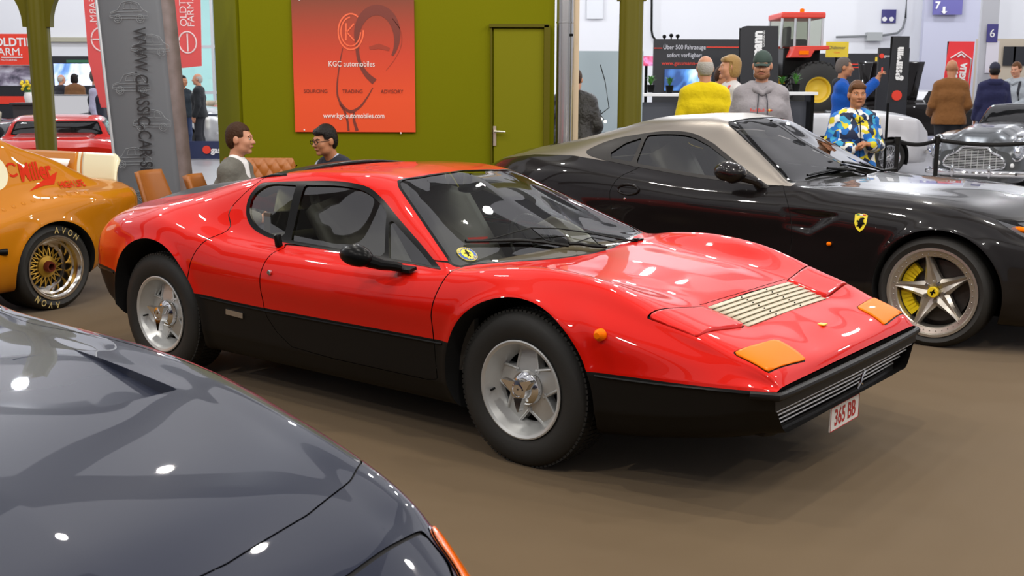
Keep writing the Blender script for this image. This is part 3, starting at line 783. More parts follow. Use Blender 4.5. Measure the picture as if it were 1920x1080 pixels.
q = MB(); p = at(1651, 101, 24.93); q.lathe([(0, 24.92), (.05, 24.92), (.05, 24.95)], 16, c=(p.x, 0, p.z)); q.build('red_dot', SIGNR, o); stext(o, 'wall_lettering', 'gassmann', 1655, 101, 25, 5, WHITE, .06, align='LEFT')
o = board('goods_rack', 'beige rack of goods at the far right behind the numbered pillar', 'rack', (1832, 68), (1990, 300), 30, mat('rack_beige', (.50, .43, .34), .7), .3, True)
for k, px in enumerate((1886, 1905)):
    scr(o, 'dark_sheet', (px - 6, 82), (px + 14, 118), 30, PANELB, .2)
# crowd barrier posts with belts
def stanchion(label, px, Y, h=.96):
    p = at(px, 250, Y); t = thing('barrier_post', label, 'barrier post', (p.x, Y, 0))
    m = MB(); m.lathe([(.028, .02), (.028, h - .1), (.036, h - .095), (.036, h), (0, h)], 20, 'z'); m.build('post', MATTE, t)
    m = MB(); m.lathe([(0, 0), (.17, 0), (.17, .015), (.04, .03), (.028, .03)], 28, 'z'); m.build('base', MATTE, t)
    return t
S1 = stanchion('black barrier post between the boy and the silver grille car', 1682, 14.0); S2 = stanchion('black barrier post in front of the silver grille car', 1757, 14.2); S3 = stanchion('black barrier post right of the man in the cap', 1541, 14.2)
S4 = stanchion('black barrier post at the right picture edge', 1960, 14.0)
def belt(a, b_, label, z=.91):
    P = [Vector((a.location.x + (b_.location.x - a.location.x) * t, a.location.y + (b_.location.y - a.location.y) * t, z - .05 * math.sin(PI * t))) for t in np.linspace(0, 1, 13)]
    m = MB(); vs = []
    for p in P: vs += [(p.x, p.y, p.z - .025), (p.x, p.y, p.z + .025)]
    m.add(vs, [(2 * i, 2 * i + 2, 2 * i + 3, 2 * i + 1) for i in range(12)]); o = m.build('barrier_belt', MATTE); o.modifiers.new('t', 'SOLIDIFY').thickness = .003
    tag(o, label, 'belt')
belt(S3, S1, 'black belt stretched behind the boy in the patterned jacket'); belt(S1, S2, 'black belt stretched left of the silver grille car'); belt(S2, S4, 'black belt stretched across the silver grille car')
# ================================================================== wheels
def star_wheel(parent, loc, left, R=.335, w=.215, rr=.205, steer=0):
    """tyre with a five-spoke star rim and a three-eared knock-off nut; outer face at -Y before turning"""
    y0 = -w / 2
    t = MB()
    t.lathe([(rr - .004, y0 + .012), (rr + .012, y0 + .004), (rr + .045, y0 - .012), (R - .045, y0 - .010), (R - .018, y0 + .004), (R - .006, y0 + .022),
             (R, y0 + .05), (R + .001, 0), (R, -y0 - .05), (R - .018, -y0 - .004), (R - .05, -y0 + .01), (rr, -y0 - .01), (rr - .03, 0)], 80, closed=True)
    n = 90
    for k in range(n):                       # tread blocks on both shoulders and centre rows
        a = 2 * PI * k / n
        for yy, wd in ((y0 + .032, .03), (y0 + .075, .03), (0.0, .03), (-y0 - .075, .03), (-y0 - .032, .03)):
            a2 = a + (yy > 0) * PI / n
            c = Vector((math.cos(a2) * (R - .001), yy, math.sin(a2) * (R - .001)))
            if abs(yy) > .07: c = Vector((math.cos(a2) * (R - .006), yy, math.sin(a2) * (R - .006)))
            t.box(c, (.012, wd, .016), M=Matrix.Rotation(-a2, 3, 'Y'))
    o = t.build('wheel', RUBBER, parent)
    o.location = loc; o.rotation_euler = (0, 0, (PI if left else 0) + steer)
    r = MB()
    r.lathe([(rr + .004, y0 + .006), (rr + .006, y0 - .002), (rr, y0 - .004), (rr - .012, y0 + .002), (rr - .022, y0 + .022), (rr - .036, y0 + .05), (rr - .05, y0 + .075),
             (rr - .055, y0 + .085), (rr - .05, y0 + .10), (rr - .01, y0 + .02)], 72, closed=True)
    r.build('rim', ALLOY, o)
    s = MB()
    s.lathe([(0, y0 + .052), (.05, y0 + .052), (.068, y0 + .056), (.078, y0 + .072), (.078, y0 + .11), (0, y0 + .11)], 40)
    for k in range(5):
        a = 2 * PI * k / 5 + PI / 2 + .06
        M = Matrix.Rotation(-a + PI / 2, 3, 'Y')
        def T(p): return tuple(M @ Vector(p))
        h0, h1, w0, w1 = .06, rr - .03, .058, .037
        yb, yf0, yf1 = y0 + .10, y0 + .056, y0 + .074
        vs = [T((-w0, yf0, h0)), (T((w0, yf0, h0))), T((w1, yf1, h1)), T((-w1, yf1, h1)), T((-w0 - .008, yb, h0)), T((w0 + .008, yb, h0)), T((w1 + .008, yb, h1)), T((-w1 - .008, yb, h1))]
        s.add(vs, [(0, 3, 2, 1), (4, 5, 6, 7), (0, 1, 5, 4), (1, 2, 6, 5), (2, 3, 7, 6), (3, 0, 4, 7)])
        for sg in (-1, 1):
            s.tube([T((sg * w0, yf0 + .002, h0 + .005)), T((sg * w1, yf1 - .001, h1))], .0065, 8)
    s.build('spokes', ALLOY, o, smooth=40)
    d = MB(); d.lathe([(0, y0 + .13), (rr - .04, y0 + .13)], 40); d.build('brake_disc', DARK, o)
    c = MB()
    c.lathe([(.074, y0 + .054), (.070, y0 + .036), (.058, y0 + .026), (.046, y0 + .022), (.044, y0 + .0), (.040, y0 - .014), (.026, y0 - .018), (.024, y0 - .014), (.018, y0 - .013), (0, y0 - .016)], 40)
    for k in range(3):
        a = 2 * PI * k / 3 + .62
        M = Matrix.Rotation(-a, 3, 'Y')
        ring = [(.030, -.024), (.072, -.010), (.090, -.004), (.088, .004), (.066, .012), (.030, .024)]
        vs = [tuple(M @ Vector((x, y0 - .016 - (x > .05) * .006, z))) for x, z in ring] + [tuple(M @ Vector((x, y0 + .012 - (x > .05) * .004, z))) for x, z in ring]
        c.add(vs, [(0, 1, 2, 3, 4, 5), (11, 10, 9, 8, 7, 6)] + [(i, i + 6, (i + 1) % 6 + 6, (i + 1) % 6) for i in range(6)])
    c.build('knock_off_nut', CHROME, o, smooth=30)
    v = MB(); v.tube([(-rr + .035, y0 + .04, -.03), (-rr + .045, y0 + .005, -.03)], .005, 8); v.build('valve', DARK, o)
    return o

def arch_flare(S, cx, cz, r, amt=.012, wd=.035, ymin=.55):
    d = np.hypot(S.V[:, 0] - cx, S.V[:, 2] - cz) - r
    m = (np.abs(S.V[:, 1]) > ymin)
    S.V[:, 1] += np.sign(S.V[:, 1]) * m * amt * np.exp(-(d / wd) ** 2)
def arch_cut(S, cx, cz, r, ymin=.5, root=None):
    """cut a round wheel opening on both flanks; with root, line it inwards from the cut edge"""
    d = np.hypot(S.V[:, 0] - cx, S.V[:, 2] - cz) - r
    S = S.cut(np.where(np.abs(S.V[:, 1]) > ymin, d, np.maximum(d, .01)))[1]
    if root is not None:
        on = np.abs(np.hypot(S.V[:, 0] - cx, S.V[:, 2] - cz) - r) < .004
        cnt = {}
        for f in S.F:
            n = len(f)
            for i in range(n):
                a, b = f[i], f[(i + 1) % n]
                if on[a] and on[b]: cnt[(a, b)] = 1
        for sg in (-1, 1):
            mb = MB()
            for a, b in cnt:
                if (b, a) not in cnt and S.V[a, 1] * sg > 0:
                    A, B = S.V[a], S.V[b]
                    mb.add([A, B, (B[0], sg * .32, B[2]), (A[0], sg * .32, A[2])], [(0, 1, 2, 3)])
            if mb.f: mb.build('wheel_well', DARK, root, smooth=0)
    return S
def wheel_well(root, cx, cz, r, y0, y1, n=28):
    for sg in (-1, 1):
        mb = MB()
        vs = []; fs = []
        for k in range(n + 1):
            a = -0.35 + (PI + .7) * k / n
            vs += [(cx + r * math.cos(a), sg * y0, cz + r * math.sin(a)), (cx + r * math.cos(a), sg * y1, cz + r * math.sin(a))]
        fs = [(2 * k, 2 * k + 2, 2 * k + 3, 2 * k + 1) for k in range(n)]
        fs.append(tuple(2 * k for k in range(n + 1)))
        mb.add(vs, fs); mb.build('wheel_well', DARK, root)

def pane_set(S, outer, panes, root, trim_m, glass_m, side_y=.3, names=('side_window',)):
    """cut a side-glass opening: black trim with the panes let into it; returns the body left over"""
    d = masked(poly_sd(SIDE(S), outer), np.abs(S.V[:, 1]) > side_y)
    inn, S = S.cut(d)
    for p in panes:
        dp = poly_sd(SIDE(inn), p[1])
        g, inn = inn.cut(dp)
        for sg in (-1, 1):
            gs = g.cut(-sg * g.V[:, 1])[0]
            if gs.F: gs.push(-.006).build(p[0], glass_m, root)
    for sg in (-1, 1):
        t = inn.cut(-sg * inn.V[:, 1])[0]
        if t.F: t.push(.002).build('window_trim', trim_m, root)
    return S

# ================================================================== the red wedge-shaped coupe
T_RED = (0.5617, 5.2079, -0.6665)
def red_coupe():
    root = thing('sports_car', 'low wedge-shaped red and black two-tone coupe with plate 365 BB in the centre', 'car', (T_RED[0], T_RED[1], 0), T_RED[2])
    L = [
     [(-3.3, 0, .46), (-2.9, 0, .25), (-2.5, 0, .17), (.4, 0, .17), (.85, 0, .24), (1.08, 0, .31)],
     [(-3.3, .55, .46), (-2.9, .6, .25), (-2.5, .64, .17), (.4, .64, .18), (.85, .58, .25), (1.08, .56, .31)],
     [(-3.3, .65, .47), (-3.0, .76, .32), (-2.8, .80, .26), (-2.2, .81, .20), (-.4, .81, .20), (.35, .80, .22), (.62, .78, .25), (.85, .74, .28), (1.0, .68, .305), (1.08, .64, .315)],
     [(-3.3, .70, .49), (-3.15, .775, .44), (-3.0, .83, .38), (-2.8, .865, .33), (-2.2, .865, .31), (-.4, .865, .30), (.35, .865, .32), (.62, .845, .34), (.85, .80, .37), (1.0, .752, .40), (1.08, .722, .41)],
     [(-3.3, .712, .515), (-3.15, .795, .525), (-3.0, .842, .53), (-2.8, .877, .52), (-2.2, .885, .49), (-1.5, .885, .477), (-.4, .885, .48), (.35, .885, .468), (.62, .866, .473), (.85, .822, .478), (1.0, .775, .478), (1.08, .742, .476)],
     [(-3.3, .712, .54), (-3.15, .795, .555), (-3.0, .842, .558), (-2.8, .878, .545), (-2.2, .887, .515), (-1.5, .888, .502), (-.4, .888, .505), (.35, .885, .492), (.62, .864, .498), (.85, .815, .50), (1.0, .765, .498), (1.08, .725, .490)],
     [(-3.3, .708, .585), (-3.15, .795, .64), (-3.0, .845, .665), (-2.8, .885, .69), (-2.5, .902, .71), (-2.0, .902, .66), (-.9, .905, .645), (-.3, .90, .66), (.0, .895, .68), (.35, .875, .645), (.55, .85, .60), (.75, .805, .565), (.9, .765, .54), (1.0, .735, .517), (1.08, .712, .492)],
     [(-3.3, .69, .64), (-3.25, .72, .68), (-3.15, .765, .735), (-3.0, .805, .78), (-2.8, .845, .815), (-2.5, .862, .84), (-2.2, .862, .80), (-1.9, .858, .765), (-1.5, .852, .755), (-.9, .850, .745), (-.4, .852, .758), (-.2, .845, .775), (0, .83, .775), (.3, .80, .735), (.55, .785, .672), (.75, .765, .61), (.9, .738, .572), (1.0, .722, .54), (1.08, .706, .494)],
     [(-3.3, .66, .68), (-3.25, .68, .735), (-3.15, .705, .795), (-3.0, .725, .843), (-2.8, .745, .88), (-2.5, .765, .91), (-2.2, .76, .87), (-1.95, .755, .825), (-1.6, .762, .797), (-1.2, .768, .785), (-.7, .782, .78), (-.4, .815, .786), (-.2, .755, .818), (0, .725, .831), (.15, .72, .822), (.3, .715, .80), (.45, .725, .755), (.57, .735, .708), (.75, .734, .648), (.88, .715, .60), (1.04, .705, .535), (1.08, .695, .496)],
     [(-3.3, .52, .74), (-3.25, .54, .80), (-3.15, .575, .85), (-3.0, .59, .885), (-2.8, .60, .918), (-2.5, .595, .965), (-2.2, .58, 1.03), (-1.95, .56, 1.08), (-1.6, .54, 1.115), (-1.3, .52, 1.12), (-1.08, .495, 1.102), (-.9, .575, 1.02), (-.7, .663, .925), (-.5, .755, .832), (-.4, .79, .790), (-.3, .66, .795), (-.2, .56, .785), (0, .48, .775), (.3, .45, .745), (.55, .40, .703), (.78, .39, .634), (.92, .40, .603), (1.06, .40, .530), (1.08, .40, .499)],
     [(-3.3, .30, .78), (-3.25, .30, .86), (-3.1, .31, .925), (-2.9, .32, .975), (-2.5, .32, 1.035), (-2.2, .32, 1.085), (-1.95, .31, 1.118), (-1.6, .30, 1.150), (-1.3, .29, 1.155), (-1.08, .28, 1.137), (-1.0, .30, 1.108), (-.7, .34, .972), (-.5, .38, .88), (-.4, .40, .833), (-.3, .36, .79), (-.2, .30, .782), (0, .26, .772), (.3, .24, .748), (.55, .22, .706), (.78, .20, .637), (1.06, .20, .531), (1.08, .20, .5)],
     [(-3.3, 0, .79), (-3.25, 0, .87), (-3.1, 0, .935), (-2.9, 0, .985), (-2.5, 0, 1.045), (-2.2, 0, 1.093), (-1.95, 0, 1.126), (-1.6, 0, 1.160), (-1.3, 0, 1.166), (-1.05, 0, 1.145), (-.7, 0, 1.0), (-.4, 0, .867), (-.22, 0, .786), (-.1, 0, .780), (0, 0, .775), (.3, 0, .752), (.55, 0, .71), (.78, 0, .641), (1.06, 0, .532), (1.08, 0, .5)],
    ]
    xs = np.concatenate([np.linspace(1.08, 1.03, 8, endpoint=False), np.linspace(1.03, -3.2, 300, endpoint=False), np.linspace(-3.2, -3.3, 12)])
    S = loft(L, xs, 10, sharp=(3, 4, 5))
    for cx, r in ((0, .385), (-2.49, .40)):
        arch_flare(S, cx, .345, r, .014, .03)
    S.N = S.normals()
    nv = 2 * (11 * 10)
    # ---- cut the wheel openings
    S = arch_cut(S, 0.0, .345, .385, root=root); S = arch_cut(S, -2.49, .36, .40, root=root)
    # ---- black lower body
    zs = pchip([-3.3, -3.04, -2.81, -2.17, -1.58, -.4, .33, .62, 1.08], [.535, .548, .535, .505, .492, .495, .482, .487, .487], S.V[:, 0])
    low, S = S.cut(S.V[:, 2] - zs)
    # door seam carried into the black sill
    sill = [(-1.575, .52), (-1.565, .45), (-1.50, .375), (-1.40, .315), (-1.1, .300), (-.5, .298), (-.445, .31), (-.445, .52)]
    ds_, gap, low = peel(low, lambda q: masked(poly_sd(SIDE(q), sill), np.abs(q.V[:, 1]) > .6), .004)
    for g in both_sides(gap): g.push(-.003).build('sill_gap', SEAM, root)
    for q in both_sides(ds_): q.build('door_sill', MATTE, root)
    low.build('lower_panel', MATTE, root)
    for sg in (-1, 1):
        for a, b in ((.39, 1.08), (-2.08, -.40), (-3.28, -2.9)):
            P = []
            for x in np.linspace(a, b, 30):
                yy = float(pchip([q[0] for q in L[4]], [q[1] for q in L[4]], [x])[0]); zz = float(pchip([q[0] for q in L[4]], [q[1] for q in L[4]][0:0] or [q[2] for q in L[4]], [x])[0])
                P.append((x, sg * (yy + .002), zz))
            ridge = MB(); ridge.tube(P, .006, 6); ridge.build('body_ridge', TRIM, root)
    # ---- windscreen
    ws = cubic([(-.225, 0), (-.25, .2), (-.315, .42), (-.365, .62), (-.415, .765)], 8).tolist() + [(-.45, .772), (-.75, .625), (-1.02, .497)] + cubic([(-1.07, .455), (-1.062, .3), (-1.055, .15), (-1.05, 0)], 4).tolist()
    wsp = ws + [(x, -y) for x, y in ws[::-1][1:-1]]
    okw = (S.V[:, 2] > .70) & (S.N[:, 2] > .2)
    w_in, S = S.cut(masked(poly_sd(TOP(S), wsp), okw))
    pane, seal = w_in.cut(poly_sd(TOP(w_in), wsp) + .014)
    seal.build('windscreen_seal', TRIM, root)
    pane.push(-.003).build('windscreen', GLASS, root)
    # ---- side glass
    outer = cubic([(-1.915, 1.070), (-1.64, 1.092), (-1.34, 1.103), (-1.18, 1.085), (-1.07, 1.043)], 5).tolist() + [(-.78, .918), (-.47, .786), (-.86, .786), (-1.54, .803)] + \
        cubic([(-1.60, .808), (-1.74, .825), (-1.86, .860), (-1.935, .92), (-1.965, 1.0), (-1.94, 1.062)], 5).tolist()
    quarter = cubic([(-1.648, 1.072), (-1.88, 1.055), (-1.935, 1.0), (-1.91, .925), (-1.84, .875), (-1.73, .842), (-1.585, .822)], 5).tolist()
    door_g = cubic([(-1.59, 1.075), (-1.34, 1.083), (-1.19, 1.067), (-1.06, 1.018)], 5).tolist() + [(-.985, .985), (-.865, .798), (-1.53, .816)]
    vent = [(-.955, .968), (-.78, .893), (-.535, .792), (-.835, .796)]
    S = pane_set(S, outer, [('quarter_window', quarter), ('door_window', door_g), ('vent_window', vent)], root, TRIM, GLASS)
    # ---- door skins
    door = [(-1.56, .80)] + cubic([(-1.535, .785), (-1.56, .74), (-1.575, .68), (-1.58, .60), (-1.575, .48)], 5).tolist() + [(-.445, .48)] + cubic([(-.445, .6), (-.42, .72), (-.40, .80)], 4).tolist() + [(-.47, .82), (-.47, .82)]
    dr, gap, S = peel(S, lambda q: masked(poly_sd(SIDE(q), door), np.abs(q.V[:, 1]) > .6))
    for g in both_sides(gap): g.push(-.004).build('door_gap', SEAM, root)
    for q in both_sides(dr): q.build('door', RED, root)
    # ---- rear clamshell seam, front bonnet seam
    clam = cubic([(-1.955, 1.13), (-1.955, 1.085), (-2.02, 1.0), (-2.06, .92), (-1.995, .84), (-2.07, .76), (-2.13, .66), (-2.165, .52)], 6)
    rear = clam.tolist() + [(-2.165, .3), (-3.6, .3), (-3.6, 1.3), (-1.955, 1.3)]
    rr_, gap, S = peel(S, lambda q: poly_sd(SIDE(q), rear))
    for g in both_sides(gap): g.push(-.004).build('panel_gap', SEAM, root)
    deck = [(-1.90, .50), (-2.5, .53), (-3.1, .53), (-3.22, .50)]
    dp = deck + [(x, -y) for x, y in deck[::-1]]
    dk, rr_ = rr_.cut(masked(poly_sd(TOP(rr_), dp), rr_.N[:, 2] > .3))
    dk.push(-.01).build('engine_cover', MATTE, root)
    rr_.build('rear_clamshell', RED, root)
    lip = MB()
    lip.grid(lambda u, v: (-2.0 + .24 * v - .03 * (2 * u - 1) ** 2, (u - .5) * 1.06, 1.118 + .03 * v + .012 * math.sin(PI * v) - .05 * (2 * u - 1) ** 2 * 1.0), 24, 6)
    o = lip.build('roof_spoiler', TRIM, root); o.modifiers.new('t', 'SOLIDIFY').thickness = .014
    # ---- bonnet features, seen from above
    up_ = lambda q, x: (q.N[:, 2] > .3) & (q.V[:, 0] > x)
    for sg in (-1, 1):
        lid = [(.545, sg * .765), (.585, sg * .392), (.785, sg * .392), (.755, sg * .738)]
        ld, gap, S = peel(S, lambda q: masked(poly_sd(TOP(q), lid), up_(q, -.2)))
        gap.push(-.012).build('lid_gap', SEAM, root)
        # the lid stands a little proud at its front edge
        t = np.clip((ld.V[:, 0] - .56) / .22, 0, 1)
        ld.V[:, 2] += t * .014 * np.clip((.74 - np.abs(ld.V[:, 1])) / .12, 0, 1)
        ld.build('headlight_cover', RED, root, thick=.045)
        lamp = [(.885, sg * .712), (.915, sg * .405), (1.052, sg * .405), (1.032, sg * .702)]
        lm, g, S = peel(S, lambda q: masked(poly_sd(TOP(q), lamp), up_(q, .5)), .005)
        g.push(-.002).build('lamp_seal', TRIM, root)
        lm.push(.004).build('turn_signal', AMBER, root, thick=.006)
    lv = [(.60, -.388), (.60, .388), (.79, .383), (.79, -.383)]
    l_in, S = S.cut(masked(poly_sd(TOP(S), lv), up_(S, 0)))
    l_in.push(-.012).build('louvre_bed', CREAM, root)
    hood = [(.577, -.40), (.59, 0), (.577, .40)] + [(.548, .77)] + [(.30, .64), (.0, .60), (-.19, .52), (-.19, -.52), (.0, -.60), (.30, -.64), (.548, -.77)]
    hd, gap, S = peel(S, lambda q: masked(poly_sd(TOP(q), hood), up_(q, -.25)), .004)
    front = gap.cut(np.maximum(.5 - gap.V[:, 0], np.abs(gap.V[:, 1]) - .40))
    front[0].push(-.004).build('panel_gap', SEAM, root)
    hd.build('hood', RED, root); S = join(S, front[1])
    zc = lambda x: float(pchip([q[0] for q in L[11]], [q[2] for q in L[11]], [x])[0])
    lou = MB(); nsl = 7
    for k in range(nsl):
        x0 = .602 + k * .187 / nsl; x1 = x0 + .187 / nsl - .0006
        lou.grid(lambda u, v: (x0 + (x1 - x0) * u, (v - .5) * .772, zc(x0 + (x1 - x0) * u) - .004 + .006 * u ** 2 - .004 * (2 * v - 1) ** 2), 5, 12)
    for yy in (-.12, 0.12):
        for k in range(nsl):
            x1 = .602 + (k + .72) * .187 / nsl
            lou.ball((x1, yy, zc(x1) + .001), .004, 6, mi=1)
    lo = lou.build('hood_louvre', [CREAM, DARK], root); lo.modifiers.new('t', 'SOLIDIFY').thickness = .004
    # badge on the nose
    b = MB(); zb = zc(.93)
    b.prism([(.91, -.018), (.95, -.018), (.95, .018), (.91, .018)], zb - .002, zb + .003, 'z'); b.build('nose_badge', mat('badge_yellow', (.85, .62, .03), .3), root)
    # ---- main skin
    S.build('body', RED, root)
    # red bonnet: front face below the lip, black bumper bar, egg-crate grille
    cap = MB()
    ring_t = [(1.081, y, .492) for y in np.linspace(-.72, .72, 9)]
    cap.grid(lambda u, v: (1.08 - .012 * (1 - v), (u - .5) * 2 * (.70 + .035 * (1 - v)), .44 + .053 * v), 16, 3)
    cap.build('nose_panel', TRIM, root)
    bp = MB()
    P = [(1.0, -.785, .474), (1.06, -.752, .472), (1.086, -.735, .470)] + [(1.088 + .012 * (1 - (y / .7) ** 2), y, .468) for y in np.linspace(-.70, .70, 15)] + [(1.086, .735, .470), (1.06, .752, .472), (1.0, .785, .474)]
    bp.tube(P, .016, 10, flat=1.0)
    bp.grid(lambda u, v: (1.082 - .002 * v + .008 * (1 - (2 * u - 1) ** 2), (u - .5) * 1.48, .415 + .05 * v), 16, 3)
    bp.build('front_bumper', MATTE, root)
    gr = MB()
    def gx(v): return 1.005 + .072 * v
    def gz(v): return .305 + .11 * v
    gr.grid(lambda u, v: (gx(v) - .06, (u - .5) * 2 * (.64 + .08 * v), gz(v)), 4, 3, mi=1)
    for v in (.12, .4, .68, .93):
        gr.tube([(gx(v), -(.64 + .08 * v), gz(v)), (gx(v) + .01, 0, gz(v)), (gx(v), .64 + .08 * v, gz(v))], .0042, 6)
    for k in range(9):
        y = (k - 4) * .15
        gr.box((gx(.5) - .030, y, gz(.5)), (.036, .003, .105), M=Matrix.Rotation(.58, 3, 'Y'))
    gr.build('grille', [mat('grille_silver', (.55, .54, .52), .35, .6), DARK], root)
    lp = MB()
    P = [(.93, -.70, .318), (1.0, -.66, .30)] + [(1.012 + .02 * (1 - (y / .64) ** 2), y, .296) for y in np.linspace(-.62, .62, 13)] + [(1.0, .66, .30), (.93, .70, .318)]
    lp.tube(P, .014, 8); lp.build('front_lip', MATTE, root)
    hb = MB(); hb.tube([(1.08, .05, .335), (1.085, .075, .36), (1.085, .085, .385), (1.085, .12, .40)], .006, 6); hb.tube([(1.083, .075, .36), (1.083, .10, .345)], .004, 6)
    hb.build('grille_emblem', CHROME, root)
    # number plate
    pm = mat('plate_white', (.82, .80, .76), .35); pr = mat('plate_red', (.45, .02, .02), .4)
    p = MB(); p.box((1.032, .045, .225), (.008, .31, .105)); pl = p.build('license_plate', pm, root, bevel=.002)
    fr = MB()
    for zz in (.276, .174): fr.box((1.0365, .045, zz), (.002, .30, .003))
    for yy in (-.105, .195): fr.box((1.0365, yy, .225), (.002, .003, .102))
    fr.build('plate_border', pr, pl)
    text('plate_number', '365 BB', .098, pr, Matrix.Translation((1.0370, .045, .222)) @ Matrix.Rotation(PI / 2, 4, 'Z') @ Matrix.Rotation(PI / 2, 4, 'X'), pl, sx=.80, bold=.0022)
    # ---- interior
    c = MB()
    c.box((-1.2, 0, .30), (1.75, 1.5, .04)); c.box((-1.78, 0, .62), (.05, 1.36, .62)); c.box((-1.1, 0, .42), (1.5, .26, .26))
    for sg in (-1, 1): c.box((-1.05, sg * .775, .56), (1.5, .03, .42))
    c.build('cabin', CABIN, root)
    ct = mat('cream_trim', (.40, .38, .26), .7)
    q = MB(); q.grid(lambda u, v: (-1.74 - .09 * v, (u - .5) * (1.40 - .32 * v), .78 + .27 * v), 10, 4); o = q.build('rear_bulkhead_trim', ct, root); o.modifiers.new('t', 'SOLIDIFY').thickness = .02
    for sg in (-1, 1):
        for k in range(28):
            pass
    ds = MB()
    ds.grid(lambda u, v: (-.30 - .38 * v, (u - .5) * (1.45 - .12 * v), .752 + .012 * math.sin(PI * v) - .02 * v), 10, 6)
    ds.grid(lambda u, v: (-.68 - .02 * v, (u - .5) * 1.33, .735 - .25 * v), 8, 3)
    ds.build('dashboard', mat('dash_suede', (.34, .27, .19), .8), root)
    sm_ = mat('seat_leather', (.10, .095, .085), .55)
    for sg in (-1, 1):
        s_ = MB()
        s_.grid(lambda u, v: (-1.20 - .38 * u, sg * .37 + (v - .5) * .46, .46 + .50 * u + .04 * math.cos((v - .5) * 2 * PI) * .5), 10, 8)
        s_.grid(lambda u, v: (-1.20 + .46 * u, sg * .37 + (v - .5) * .46, .44 + .06 * u - .02 * math.cos((v - .5) * 2 * PI)), 8, 8)
        s_.box((-1.62, sg * .37, 1.0), (.07, .25, .14), M=Matrix.Rotation(-.3, 3, 'Y'))
        o = s_.build('seat', sm_, root); o.modifiers.new('t', 'SOLIDIFY').thickness = .07
    sw = MB()
    M = Matrix.Translation((-.86, .37, .72)) @ Matrix.Rotation(1.15, 4, 'Y')
    pts = [M @ Vector((.18 * math.cos(a), .18 * math.sin(a), 0)) for a in np.linspace(0, 2 * PI, 33)]
    sw.tube(pts, .013, 8)
    for a in (PI / 2, PI * 7 / 6, -PI / 6): sw.tube([M @ Vector((0, 0, 0)), M @ Vector((.18 * math.cos(a), .18 * math.sin(a), 0))], .008, 6)
    sw.build('steering_wheel', TRIM, root)
    mr = MB(); mr.ball((-.98, 0, 1.06), (.02, .11, .028), 12); mr.tube([(-.98, 0, 1.06), (-.99, 0, 1.13)], .006, 6); mr.build('rear_view_mirror', TRIM, root)
    # ---- door mirror
    dm = MB()
    c = Vector((-.845, -.955, .832))
    dm.ball((0, 0, 0), (.095, .052, .05), 20)
    dm.v = [tuple(Vector(v) + c + Vector((0, 0, -.10 * (v[0] - .0) * (v[0] > 0)))) for v in dm.v]
    dm.tube([(-.80, -.945, .815), (-.72, -.915, .795), (-.675, -.875, .788), (-.66, -.86, .782)], [.032, .024, .02, .02], 10)
    dm.box((-.66, -.845, .776), (.11, .05, .014), M=Matrix.Rotation(.2, 3, 'X'))
    dm.build('door_mirror', TRIM, root)
    # door hinge cover at the B pillar base, side marker, door key, sill badge
    h = MB(); h.box((-1.575, -.782, .815), (.03, .03, .062), M=Matrix.Rotation(-.18, 3, 'Y')); h.build('door_catch', TRIM, root, bevel=.006)
    mk = MB(); mk.lathe([(0, -.905), (.012, -.904), (.020, -.896), (.024, -.888), (.024, -.87)], 20, c=(.41, .0, .632)); mk.build('side_marker', AMBER, root)
    kd = MB(); kd.lathe([(0, -.915), (.010, -.915), (.013, -.911), (.013, -.90)], 16, c=(-1.505, .005, .678)); kd.build('door_lock', CHROME, root)
    sb = MB(); sb.box((-1.81, -.884, .432), (.135, .006, .028), M=Matrix.Rotation(.04, 3, 'Y')); sb.build('sill_badge', STEEL, root)
    # ---- wipers
    bv = pane.bvh()
    def up(x, y, h=.012):
        r = bv.ray_cast(Vector((x, y, 2)), Vector((0, 0, -1)))
        return (r[0] + Vector((0, 0, h))) if r[0] is not None else Vector((x, y, .80))
    for pts, el, piv in ((((-.52, -.587), (-.423, -.297), (-.314, -.077)), (-.455, -.19), Vector((-.285, .478, .792))), (((-.324, -.059), (-.285, .06), (-.254, .158)), (-.315, .12), Vector((-.285, .532, .786)))):
        wp = MB()
        xy = cubic(pts, 6); blade = [up(x, y, .012) for x, y in xy]; n_ = len(blade)
        wp.tube(blade, .0085, 6)
        mid = up(el[0], el[1], .034)
        wp.tube([blade[1], blade[3] + Vector((0, 0, .012)), mid, blade[n_ - 4] + Vector((0, 0, .012)), blade[n_ - 1]], .003, 6)
        wp.tube([mid] + [up(el[0] * (1 - t) + piv.x * t, el[1] * (1 - t) + piv.y * t, .024) for t in (.25, .5, .75, .92)] + [piv], [.0035, .0035, .004, .005, .006, .007], 6)
        wp.tube([piv + Vector((0, 0, .014)), piv - Vector((0, 0, .04))], .013, 8)
        wp.build('windscreen_wiper', TRIM, root)
    # ---- wheels and wells
    wheel_well(root, 0, .345, .384, .30, .34); wheel_well(root, -2.49, .36, .399, .30, .34)
    for x, y in ((0, -.745), (0, .745), (-2.5, -.745), (-2.5, .745)):
        star_wheel(root, (x, y, .336), y > 0, steer=-.02 if x == 0 else 0)
    # round club sticker on the glass
    bvp = pane.bvh()
    def on_glass(poly, off, nm, m):
        vs = []
        for x, y in poly:
            r = bvp.ray_cast(Vector((x, y, 2)), Vector((0, 0, -1))); q = r[0] if r[0] is not None else Vector((x, y, .8))
            vs.append(tuple(q + (r[1] if r[1] is not None and r[1].z > 0 else Vector((0, 0, 1))) * off))
        me = bpy.data.meshes.new(nm); me.from_pydata(vs, [], [tuple(range(len(vs)))]); me.update(); return link(nm, me, m, root)
    cx, cy = -.462, -.645
    disc = lambda r: [(cx + r * .93 * math.cos(a), cy + r * math.sin(a)) for a in np.linspace(0, 2 * PI, 33)[:-1]]
